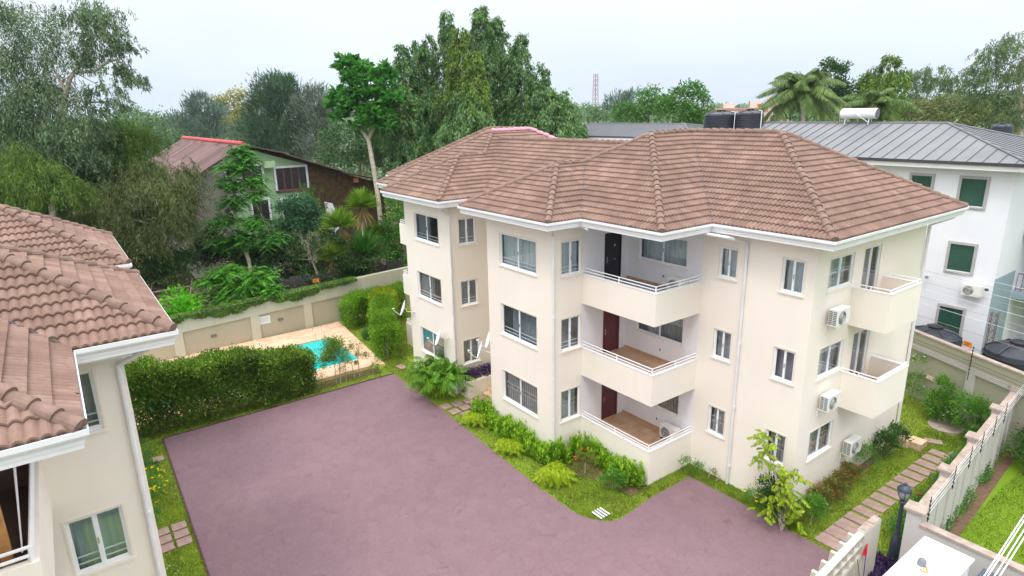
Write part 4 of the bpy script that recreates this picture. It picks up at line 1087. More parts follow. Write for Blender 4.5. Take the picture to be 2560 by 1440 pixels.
# ------------------------------------------------------------------ satellite dishes
def dish(lb, c, look, anchor, r=0.42):
    c = Vector(c); look = Vector(look).normalized()
    t = thing('satellite_dish', lb, 'satellite dish', tuple(c), 'satellite dishes')
    side = look.cross(Vector((0, 0, 1))).normalized(); up = side.cross(look).normalized()
    fr = Fr((0, 0, 0), side, look, up)
    mb = MB(); prof = [(0.0, -.085), (r * .3, -.075), (r * .6, -.052), (r * .85, -.02), (r, 0.005), (r * .98, .012), (r * .8, -.012), (r * .5, -.05), (0.0, -.07)]
    mb.lathe(prof, (0, 0, 0), 26, 'y', fr=fr); mb.build('reflector', WHITE, t, smooth=True)
    mb = MB(); f = look * 0.50 - up * .20; mb.tube([-up * r * .95, -up * r * .95 + look * .1, f], .013, 6); mb.tube([f - look * .02, f + look * .0 + up * .03, f - look * .09 + up * .05], .03, 8); mb.build('feed_arm', PIPE, t)
    a = Vector(anchor) - c; mb = MB(); mb.tube([-look * .08, -look * .2 - up * .02, Vector((-look.x * .2, -look.y * .2, a.z)), a], .022, 8); mb.lathe([(.06, -.01), (.06, .01)], tuple(a), 8, 'y'); mb.build('mount', PIPE, t)
LOOK = (-.42, -.85, .35)
dish('white satellite dish on the far left corner of the cream block', (-11.82, -0.45, 3.50), LOOK, (-11.36, -0.01, 3.29))
dish('white satellite dish in front of the ground floor window above the palm clump', (-8.18, -0.45, 2.89), LOOK, (-7.92, -0.01, 2.82))
dish('white satellite dish seen edge on beside the entrance window', (-4.95, -.16, 3.15), (-.55, -.80, .30), (-4.33, 0.10, 3.10))
dish('white satellite dish half hidden behind the corner of the bay', (-4.75, .2, 3.64), (-.45, -.80, .3), (-4.33, 0.40, 3.45))
# ------------------------------------------------------------------ stepping stones, drain, manhole, stones
def slab(x, y, w, d, rz=0, lb='mauve concrete stepping stone in the garden path', grp='stepping stones of the side garden path', m=None):
    o = MB().box(-w / 2, w / 2, -d / 2, d / 2, 0, 0.06).build('stepping_stone', m or SLAB, None, bevel=0.008)
    o.location = (x, y, -0.03); o.rotation_euler = (0, 0, rz + random.uniform(-.03, .03)); tag(o, lb, 'paving slab', grp)
ORD = 'first second third fourth fifth sixth seventh eighth ninth tenth eleventh twelfth thirteenth fourteenth fifteenth'.split()
for i in range(14):
    y = 3.62 + i * 0.60
    slab(9.30 + 0.002 * i, y, 0.72, 0.42 if i > 2 else 0.56, 0, 'mauve concrete stepping stone of the side garden path, %s counted from the drive' % ORD[i])
slab(9.33, 12.05, .72, .42, 0, 'last mauve stepping stone at the far end of the side garden path'); slab(8.75, 12.95, .62, .36, .5, 'mauve stepping stone set askew beside the sandstone blocks', None); slab(9.72, 12.35, .5, .36, -.2, 'mauve stepping stone beside the clipped border at the garden wall', None)
for j in range(3):
    for i in range(2): slab(-4.55 + j * .50, -12.86 - i * .52, .42, .44, 0, 'mauve slab in the grass strip, %s one of the row nearer the %s' % (('farthest', 'middle', 'nearest')[j], ('drive', 'left block')[i]), 'slabs in the grass strip beside the left block')
slab(-9.9, -12.75, .42, .4, 0, 'single mauve slab in the grass near the hedge end', None); slab(-12.3, -0.55, .6, .4, .1, 'single slab at the foot of the clipped hedge near the drive corner', None)
for i, (x, y) in enumerate(((-6.5, -0.55), (-5.95, -0.45), (-6.45, 0.05), (-5.9, 0.15), (-6.4, .62), (-5.85, .68), (-5.35, -.75), (-5.9, -1.05), (-6.6, -1.1))):
    slab(x, y, .48, .46, 0, 'mauve slab before the entrance steps, ' + ('second row left', 'second row right', 'third row left', 'third row right', 'left one touching the steps', 'right one touching the steps', 'beside the small feathery palm', 'at the drive edge on the right', 'at the drive edge near the palm clump')[i], 'slabs in front of the entrance steps')
def drain():
    t = thing('drain_grate', 'black and white slatted drain grate in the lawn tip by the drive', 'drain', (3.78, -1.08, -0.02))
    MB().box(-.24, .24, -.24, .24, -.02, .02).build('pit', BLACKP, t)
    mb = MB()
    for i in range(4): mb.box(-.24, .24, -.22 + i * .125, -.16 + i * .125, .021, .04)
    mb.build('bar', WHITE, t)
drain()
def manhole():
    t = thing('manhole_cover', 'round weathered concrete manhole in the side garden lawn', 'manhole', (8.55, 14.75, 0))
    mb = MB(); mb.lathe([(0.66, -.05), (.66, .04), (.60, .06), (.46, .06)], n=28); mb.build('rim', COPING, t, smooth=True)
    mb = MB(); mb.lathe([(0.46, .0), (.45, .045), (.2, .05), (0, .05)], n=28); mb.build('cover', mat('mossy_concrete', srgb(128, 118, 104), .95, .35, 5, .5, 30), t)
manhole()
for (x, y, s, lb) in ((7.62, 11.0, (.5, .42, .32), 'small rounded sandstone block at the end of the shrub border'), (8.0, 11.62, (.62, .5, .42), 'large sandstone block beside the stepping stones')):
    o = MB().box(-s[0] / 2, s[0] / 2, -s[1] / 2, s[1] / 2, 0, s[2]).build('stone_block', STONE, None, bevel=.07); o.location = (x, y, -.04); o.rotation_euler = (0, 0, .4); tag(o, lb, 'stone block')
def ladder():
    t = thing('pool_ladder', 'chrome pool ladder rails at the far pool edge', 'ladder', (-19.4, -2.55, .09))
    for y in (-.27, .27):
        mb = MB(); mb.tube([(-.35, y, 0), (-.35, y, .55), (-.25, y, .68), (-.08, y, .68), (.08, y, .5), (.12, y, -.05)], .022, 8); mb.build('rail', CHROME, t, smooth=True)
ladder()
# ------------------------------------------------------------------ neighbouring buildings
METAL = NT('standing_seam_metal')
METAL.l(METAL.ramp(METAL.noise(METAL.coord(), 0.6, 4), [(0.3, srgb(104, 106, 110)), (0.7, srgb(120, 122, 127))]), METAL.b.inputs['Base Color']); METAL.b.inputs['Roughness'].default_value = 0.45; METAL.b.inputs['Metallic'].default_value = 0.05
METAL = METAL.m
SEAM = mat('metal_seam', srgb(92, 98, 107), 0.5, 0.1, 2, metal=0.3)
def put(o, t): o.location = -Vector(t.location); return o
def hip_metal(t, x0, x1, y0, y1, ze, m, step=0.62):
    hw = (y1 - y0) / 2; zr = ze + m * hw; ym = (y0 + y1) / 2
    V = [(x0, y0, ze), (x1, y0, ze), (x1, y1, ze), (x0, y1, ze), (x0 + hw, ym, zr), (x1 - hw, ym, zr)]
    ro = put(raw_mesh('roof', V, [(0, 1, 5, 4), (1, 2, 5), (2, 3, 4, 5), (3, 0, 4), (3, 2, 1, 0)], METAL, t), t)
    mb = MB(); s = 0.013; h = 0.035
    x = x0 + step / 2
    while x < x1:
        d = min(hw, x - x0, x1 - x)
        for yy, sg in ((y0, 1), (y1, -1)): mb.box(0, 1, -s, s, 0, h, Fr((x, yy, ze), (0, sg * d, m * d), (1, 0, 0)))
        x += step
    y = y0 + step / 2
    while y < y1:
        d = min(y - y0, y1 - y)
        for xx, sg in ((x0, 1), (x1, -1)): mb.box(0, 1, -s, s, 0, h, Fr((xx, y, ze), (sg * d, 0, m * d), (0, 1, 0)))
        y += step
    so = mb.build('seam', SEAM, ro); so['kind'] = 'stuff'
    mb = MB()
    for a, b in ((0, 4), (1, 5), (2, 5), (3, 4), (4, 5)):
        mb.tube([Vector(V[a]) + Vector((0, 0, .02)), Vector(V[b]) + Vector((0, 0, .02))], 0.06, 6)
    mb.build('ridge_cap', METAL, ro)
    mb = MB(); sweep(mb, [(x0, y0), (x1, y0), (x1, y1), (x0, y1)], [(-.02, .02), (.12, .02), (.12, -.12), (-.02, -.12)], lambda x, y, z: np.array((x, y, z)), True, ze); mb.build('gutter', DARKM, ro)
    mb = MB(); sweep(mb, [(x0, y0), (x1, y0), (x1, y1), (x0, y1)], [(-.3, -.121), (.04, -.121), (.04, -.34), (-.3, -.34)], lambda x, y, z: np.array((x, y, z)), True, ze); mb.build('fascia', PIPE, ro)
    return ro, zr
def big_window(parent, fr, a, b, c, d, t):
    mb = MB(); q = .12
    for (x0, x1, z0, z1) in ((a - q, a, c - q, d + q), (b, b + q, c - q, d + q), (a, b, d, d + q), (a, b, c - q, c)):
        mb.box(x0, x1, 0.001, .05, z0, z1, fr); 
    for (x0, x1, z0, z1) in ((a - q * .55, a, c - q * .55, d + q * .55), (b, b + q * .55, c - q * .55, d + q * .55), (a, b, d, d + q * .55), (a, b, c - q * .55, c)): mb.box(x0, x1, 0.051, .075, z0, z1, fr)
    o = put(mb.build('window', GMOULD, parent), t)
    mb = MB(); mb.box(a + .001, b - .001, 0.002, .012, c + .001, d - .001, fr); mb.build('pane', GREENP, o)
    mb = MB(); mb.box(a + .001, b - .001, .0125, .03, c + .001, c + .04, fr); mb.build('frame', ALU, o)
GMOULD = mat('grey_window_moulding', srgb(176, 174, 178), 0.7, 0.08, 3)
def white_neighbour():
    WH = wall_mat('white_neighbour_render', (0.81, 0.82, 0.90), (0.55, 0.55, 0.55), 0.14); BL = wall_mat('blue_grey_render', srgb(150, 170, 184), amt=0.2)
    t = thing('apartment_building', 'white apartment block with grey metal roof and green windows behind the garden wall', 'building', (0, 26, 0))
    y0 = 20.5; xe = 7.72
    mb = MB(); mb.box(-24, xe, y0, 36, -0.05, 10.45); put(mb.build('wall', WH, t), t)
    mb = MB(); mb.box(xe + .001, xe + .012, y0 + .001, 23.3, -0.05, 5.35); mb.box(xe - .001 - 3, xe - .002, y0 - .012, y0 - .002, -.05, .05); o = put(mb.build('wall', BL, t), t); o['label'] = 'blue-grey painted lower wall'
    f = Fr((0, y0, 0), (1, 0, 0), (0, -1, 0))
    for zt_, zb in ((9.92, 8.62), (6.78, 5.45), (3.6, 2.3)):
        big_window(t, f, 5.72, 6.72, zb, zt_, t); big_window(t, f, 3.55, 4.45, zb, zt_, t); big_window(t, f, 1.2, 2.1, zb, zt_, t)
    ro, zr = hip_metal(t, -13.6, 8.35, 19.9, 30.5, 10.72, 0.30); put(ro, t)
    for c in ro.children: pass
    # side verandahs
    mb = MB()
    for z in (3.9, 7.0): mb.box(xe + .013, 13.5, 23.4, 30, z, z + .35)
    put(mb.build('verandah_slab', BL, t), t)
    mb = MB(); mb.box(xe + 1.0, 14, 25.2, 25.4, -.05, 10.3); o = put(mb.build('wall', wall_mat('grey_rear_render', srgb(150, 146, 142)), t), t)
    mb = MB()
    for z in (4.26, 7.36):
        for zz in (.12, .9): mb.tube([(xe + .1, 23.5, z + zz), (13.4, 23.5, z + zz)], .025, 6)
        x = xe + .1
        while x < 13.4: mb.tube([(x, 23.5, z), (x, 23.5, z + .9)], .015, 5); x += .22
    put(mb.build('verandah_railing', RUST, t), t)
    mb = MB()
    for z in (1.0, 5.0, 8.1): mb.box(9.3, 10.6, 25.14, 25.19, z, z + 1.5)
    put(mb.build('verandah_opening_shade', DARK, t), t)  # dark panels on the solid wall, painting the shade inside openings
    # second hipped roof to the left, same block
    t2 = thing('apartment_building', 'low long building with grey ribbed metal roof seen behind the brown ridge', 'building', (-20, 28, 0))
    mb = MB(); mb.box(-33, -13, 24.5, 34, -.05, 11.0); put(mb.build('wall', WH, t2), t2)
    ro, zr = hip_metal(t2, -33.6, -12.4, 23.9, 34.6, 11.25, 0.16, 0.42); put(ro, t2)
    return t
white_neighbour()
def solar_heater():
    t = thing('water_heater', 'white horizontal solar water heater cylinder on the grey metal ridge', 'water heater', (-1.65, 25.2, 12.28))
    mb = MB(); mb.lathe([(0, -1.03), (.26, -1.03), (.30, -.99), (.30, .99), (.26, 1.03), (0, 1.03)], (0, 0, .58), 24, 'x'); mb.build('cylinder', WHITE, t, smooth=True)
    mb = MB(); mb.lathe([(.285, 1.035), (.0, 1.04)], (0, 0, .58), 20, 'x'); mb.build('end_cap', mat('grey_end_cap', srgb(96, 100, 108), .5), t)
    mb = MB()
    for x in (-.72, .66):
        mb.tube([(x, -.22, -.1), (x, -.13, .4), (x, .13, .4), (x, .22, -.1)], .03, 6)
    mb.tube([(-.72, 0, .4), (.66, 0, .4)], .02, 5); mb.tube([(-1.12, 0, -.1), (-1.12, 0, .5), (-1.0, 0, .55)], .02, 6); mb.tube([(-.15, -.31, .62), (.7, -.34, .1)], .02, 6)
    mb.build('stand', PIPE, t)
solar_heater()
def water_tank(lb, loc, r, h, dome=0.28, grp='black plastic water tanks', ribs=True):
    t = thing('water_tank', lb, 'water tank', loc, grp)
    prof = [(r, 0)]; z = 0
    if ribs:
        n = 7
        for i in range(n):
            z0 = h * (i / n); prof += [(r, z0 + .02), (r, z0 + h / n - .05), (r + .03, z0 + h / n - .035), (r + .03, z0 + h / n - .012), (r, z0 + h / n)]
    prof += [(r, h), (r * .97, h + dome * .35), (r * .7, h + dome * .75), (r * .3, h + dome), (0, h + dome)]
    mb = MB(); mb.lathe(prof, n=36); mb.build('body', TANKP, t, smooth=True)
    mb = MB(); mb.lathe([(r * .28, h + dome * .85), (r * .28, h + dome + .1), (r * .24, h + dome + .13), (0, h + dome + .13)], n=20); mb.build('lid', BLACKP, t, smooth=True)
    mb = MB()
    for k in range(6):
        a = k * math.pi / 3 + .2; c, s = math.cos(a), math.sin(a)
        mb.tube([(r * .3 * c, r * .3 * s, h + dome * .98), (r * .7 * c, r * .7 * s, h + dome * .8), (r * .97 * c, r * .97 * s, h + dome * .38)], .05, 6)
    mb.build('rib', TANKP, t, smooth=True)
    if not ribs or lb.split()[0] in ('left', 'right'):
        MB().tube([(r + .12, -.2, -.4), (r + .12, -.2, h + .2), (r * .8, -.1, h + .22)], .03, 6).build('inlet_pipe', WHITE, t)
    return t
water_tank('large black water tank just behind the grey wall, orange sign at its side', (6.35, 18.45, 0), 1.12, 2.55, .5)
water_tank('black water tank at the right edge behind the grey wall', (9.75, 17.75, 0), 1.2, 2.9, .5)
water_tank('left of the two black water tanks standing on the distant roof', (-10.42, 24.0, 11.75), 1.12, 1.12, .22)
water_tank('right of the two black water tanks standing on the distant roof', (-8.42, 24.4, 11.75), .86, 1.16, .22)
water_tank('small black water tank behind the metal roof at the right edge', (3.25, 33.0, 10.9), .55, 1.0, .15)
def lattice_mast(lb, loc, w, h, m, grp=None, n=8, taper=1.0):
    t = thing('lattice_mast', lb, 'mast', loc, grp)
    mb = MB(); c = [(-w, -w), (w, -w), (w, w), (-w, w)]
    for x, y in c: mb.tube([(x, y, 0), (x * taper, y * taper, h)], w * .10, 5)
    put_ = mb.build('leg', m, t)
    mb = MB()
    for i in range(n):
        z0, z1 = h * i / n, h * (i + 1) / n; f0 = 1 + (taper - 1) * i / n; f1 = 1 + (taper - 1) * (i + 1) / n
        for k in range(4):
            a, b = c[k], c[(k + 1) % 4]; mb.tube([(a[0] * f0, a[1] * f0, z0), (b[0] * f1, b[1] * f1, z1)], w * .06, 4); mb.tube([(b[0] * f0, b[1] * f0, z0), (a[0] * f1, a[1] * f1, z1)], w * .06, 4)
    mb.build('brace', m, t); return t
lattice_mast('small rusty lattice mast leaning beside the blue-grey wall', (8.45, 18.7, 0), .12, 4.3, RUST, n=12)
ac_unit('weathered air conditioner on the white neighbour wall below its window', (6.95, 20.32, 4.42), 0.0, True, None)
def wall_camera(x, z, lb):
    t = thing('wall_bracket', lb, 'insulator', (x, 20.49, z), 'cable insulators on the white wall'); mb = MB(); mb.tube([(0, 0, 0), (0, -.25, -.03)], .02, 6); mb.build('arm', PIPE, t); mb = MB(); mb.lathe([(.07, -.05), (.09, 0), (.07, .05)], (0, -.26, -.03), 10); mb.build('knob', DARKM, t)
wall_camera(5.0, 5.0, 'round cable insulator on the white wall left of the air conditioner'); wall_camera(7.55, 4.9, 'round cable insulator right of the weathered air conditioner')
t_ = thing('overhead_cable', 'thin power wires stretched across the white neighbour wall', 'cable', (5, 18.5, 6))
for i, z in enumerate((5.9, 5.65, 5.35, 5.1, 4.75, 4.35, 4.05, 3.4)):
    mb = MB(); mb.tube([(-6, 21.5, z + .35), (2, 19.6, z + .08), (6, 18.5, z), (12, 16.4, z + .02), (20, 14, z + .3)], .009, 4); o = mb.build('wire', BARKP if i % 2 else PIPE, t_); o.location = -Vector(t_.location)
# the overgrown green house beyond the pool wall
def green_house():
    GR = wall_mat('pale_green_render', srgb(160, 190, 152), (0.25, 0.28, 0.2), 0.4); GY = wall_mat('grey_blind_wall', srgb(150, 142, 136), (0.3, 0.27, 0.24), 0.5)
    BRN = mat('creeper_brown_wall', srgb(84, 64, 42), 0.95, 0.5, 2.5, 0.6, 12)
    t = thing('old_house', 'overgrown pale green house with pink ridge and sagging rusty roof among the trees', 'house', (-40, 2, 0))
    X = -36.0
    f = Fr((X, 0, 0), (0, 1, 0), (1, 0, 0))
    ap = (-1.7, 11.35); le = (-5.6, 9.15); re_ = (10.2, 7.55)
    # gable wall
    zu = lambda y: (le[1] + (ap[1] - le[1]) * (y - le[0]) / (ap[0] - le[0])) if y < ap[0] else (ap[1] + (re_[1] - ap[1]) * (y - ap[0]) / (re_[0] - ap[0]))
    def wallpoly(y0, y1, m, lb=None, top=-0.25):
        pts = [(y0, 0), (y1, 0), (y1, zu(y1) + top)] + ([(ap[0], ap[1] + top)] if y0 < ap[0] < y1 else []) + [(y0, zu(y0) + top)]
        mb = MB(); mb.poly_prism([(p[0], p[1]) for p in pts], -.25, 0, Fr(f.o, f.u, (0, 0, 1), f.n)); o = put(mb.build('wall', m, t), t)
        if lb: o['label'] = lb
    wallpoly(-5.6, -3.2, GY, 'grey blind wall at the left gable end'); wallpoly(-3.2, 3.4, GR); wallpoly(3.4, 10.2, BRN, 'brown creeper covered wall under the long roof slope')
    mb = MB(); mb.box(-60, X - .26, -5.5, -5.3, 0, 9.0); put(mb.build('wall', GY, t), t)
    def win(y0, y1, z0, z1, parts=1, frame=True):
        mb = MB(); q = .16
        if frame:
            mb.box(y0 - q, y0, .001, .09, z0 - .02, z1 + q, f); mb.box(y1, y1 + q, .001, .09, z0 - .02, z1 + q, f); mb.box(y0, y1, .001, .09, z1, z1 + q, f)
        o = put(mb.build('window', WHITE, t), t); mb = MB()
        for i in range(1, parts):
            y = y0 + (y1 - y0) * i / parts; mb.box(y - .05, y + .05, .03, .07, z0, z1, f)
        mb.box(y0 - q, y1 + q, .001, .2, z0 - .16, z0 - .021, f); mb.build('mullion', RUST, o); mb = MB(); mb.box(y0 + .001, y1 - .001, .002, .02, z0, z1, f); mb.build('pane', mat('dark_old_pane_%d' % int(y0 * 10 + z0), (.03, .028, .035), .35, .3, 2), o)
    win(-1.9, -.35, 8.0, 9.6, 2); win(.75, 3.2, 7.55, 9.3, 4); win(-1.4, -.15, 5.2, 6.85, 2); win(1.0, 3.2, 5.0, 6.7, 3); win(-3.0, -2.4, 8.1, 9.2, 1)
    # roofs: left slope with eave towards the camera side, long right slope
    ROOFM = NT('rusted_asbestos_roof'); c = ROOFM.coord(rot=(0, 0, 0))
    br = ROOFM.n('ShaderNodeTexBrick'); ROOFM.l(c, br.inputs['Vector']); br.inputs['Scale'].default_value = 1; br.inputs['Brick Width'].default_value = 1.0; br.inputs['Row Height'].default_value = 2.2; br.inputs['Mortar Size'].default_value = .02; br.offset = 0
    br.inputs['Color1'].default_value = (*srgb(128, 98, 98), 1); br.inputs['Color2'].default_value = (*srgb(86, 66, 66), 1); br.inputs['Mortar'].default_value = (*srgb(96, 70, 76), 1)
    ROOFM.l(ROOFM.mix(ROOFM.mr(ROOFM.noise(c, 1.2, 5, .7), .4, .7, 0, .3), br.outputs[0], srgb(118, 96, 92)), ROOFM.b.inputs['Base Color']); ROOFM.b.inputs['Roughness'].default_value = .9
    wv = ROOFM.n('ShaderNodeTexWave', wave_type='BANDS', bands_direction='X'); wv.inputs['Scale'].default_value = 2.4; ROOFM.l(c, wv.inputs['Vector']); ROOFM.bump(wv.outputs[0], .5, .05)
    def slope(a, b, x0, x1, th=.08, name='roof', m=None):
        V = [(x0, a[0], a[1]), (x1, a[0], a[1]), (x1, b[0], b[1]), (x0, b[0], b[1])]; V += [(v[0], v[1], v[2] - th) for v in V]
        return put(raw_mesh(name, V, [(0, 1, 2, 3), (7, 6, 5, 4), (0, 4, 5, 1), (1, 5, 6, 2), (2, 6, 7, 3), (3, 7, 4, 0)], m or ROOFM.m, t, recalc=True), t)
    slope((-10.2, 6.5), ap, -60, X + .9)
    slope(ap, (1.6, 10.55), -60, X + .9); slope((1.4, 10.52), (6.2, 8.75), -60, X + 1.1); slope((6.0, 8.72), (12.6, 7.1), -58, X + 1.0)
    mb = MB(); mb.tube([(-60, ap[0], ap[1] + .05), (X + .95, ap[0], ap[1] + .05)], .18, 8); put(mb.build('ridge_cap', mat('pink_red_ridge', srgb(196, 82, 86), .8, .2, 3), t), t)
    mb = MB(); mb.box(-.3, .55, .001, .9, 9.45, 9.95, f); put(mb.build('beam_end', GR, t), t)
    mb = MB(); mb.poly_prism([(4.2, 3.4), (5.2, 3.0), (5.3, 4.2), (4.7, 6.2), (4.1, 6.4)], 1.2, 1.5, Fr(f.o, f.u, (0, 0, 1), f.n)); o = put(mb.build('stair_flank', WHITE, t), t)
    mb = MB(); mb.lathe([(.28, 0), (.22, .35)], (X + .4, 7.4, 7.7), 10); put(mb.build('hanging_pot', mat('terracotta', srgb(190, 104, 80), .9), t), t)
    return t
green_house()
def shed():
    t = thing('garden_shed', 'collapsed low shed roof covered with dead twigs behind the vine wall', 'shed', (-26.5, -9.5, 0))
    DB = mat('dead_twig_cover', srgb(104, 82, 72), .98, .45, 5, .8, 14)
    V = []; F = []; nx, ny = 14, 18
    for j in range(ny):
        for i in range(nx):
            x = -24.0 - i * .42; y = -13.5 + j * .42; V.append((x, y, 2.35 + .06 * i * .42 + .10 * math.sin(i * 1.9 + j) + .08 * math.sin(j * 2.3)))
    for j in range(ny - 1):
        for i in range(nx - 1): F.append((j * nx + i, j * nx + i + 1, (j + 1) * nx + i + 1, (j + 1) * nx + i))
    put(raw_mesh('roof', V, F, DB, t), t)
    mb = MB()
    for y in (-13, -10.2, -7.6, -6.6): mb.tube([(-24.1, y, 0), (-24.1, y, 2.4)], .05, 6)
    for y, z in ((-11, 2.62), (-8.6, 2.72)): mb.tube([(-24.4, y, z), (-28.5, y + .9, z + .3)], .05, 5)
    mb.tube([(-25.2, -13.4, 2.6), (-25.6, -6.6, 2.66)], .06, 5); mb.tube([(-27.2, -13.4, 2.75), (-27.4, -6.6, 2.8)], .06, 5); mb.tube([(-24, -9.4, .8), (-24, -6.4, 2.3)], .04, 5)
    put(mb.build('pole', BARKP, t), t)
    n = 900; P = []; tw = MB()
    for _ in range(420):
        x = random.uniform(-29, -24.1); y = random.uniform(-13.4, -6.4); a = random.uniform(0, 6.28); l = random.uniform(.2, .6); z = 2.42 + .06 * (-24 - x) + random.uniform(.02, .12)
        tw.tube([(x, y, z), (x + l * math.cos(a), y + l * math.sin(a), z + random.uniform(-.03, .08))], .012, 3, cap=False)
    o = put(tw.build('twigs', BRANCH, t), t); o['kind'] = 'stuff'
    mb = MB(); mb.poly_prism([(-.2, 0), (.55, 0), (.42, .95), (.1, 1.25), (-.1, 1.0)], -.03, .03, Fr((-23.7, -6.2, 1.7), (.2, 1, 0), (0, 0, 1), (1, -.2, 0))); o = mb.build('tin_sheet', PIPE, t); put(o, t)
shed()
# far away: mast, hotel, scattered houses
PALEB = mat('distant_cream_render', srgb(226, 206, 196), .9, .08, .3); PINKB = mat('distant_pink_roof', srgb(206, 140, 124), .9, .15, .3)
lattice_mast('tall red and white telecom mast rising over the distant trees', (-176.0, 171.0, -1), 1.1, 28.5, mat('mast_paint', srgb(170, 130, 136), .7, .4, .3), n=16, taper=.55)
def far_building(lb, p, w, d, h, rz, floors=5):
    t = thing('distant_building', lb, 'building', (p[0], p[1], -1), None, rz)
    MB().box(-w / 2, w / 2, -d / 2, d / 2, 0, h).build('wall', PALEB, t)
    MB().box(-w / 2 - .5, w / 2 + .5, -d / 2 - .5, d / 2 + .5, h + .01, h + .8).build('roof', PINKB, t)
    mb = MB()
    for k in range(floors):
        for i in range(int(w / 3)):
            x = -w / 2 + 1.2 + i * 3; z = h * (k + .35) / floors; mb.box(x, x + 1.5, -d / 2 - .06, -d / 2 - .01, z, z + h / floors * .45)
    o = mb.build('windows', PINKB, t); o['kind'] = 'stuff'
    for a, b, c in ((-w / 4, -w / 8, h + 3), (w / 8, w / 4, h + 3.5)): MB().box(a, b, -2, 2, h + .81, c).build('roof_hut', PALEB, t)

far_building('distant pinkish hotel block on the horizon behind the black roof tanks', (-169, 262), 34, 14, 13.2, 0.9)
far_building('distant pale slab building partly hidden by the palm', (-101, 178), 9, 9, 14.5, 0.6)
far_building('low distant roofs at the horizon right of the black roof tanks', (-205, 320), 60, 10, 7, 0.9, 2)
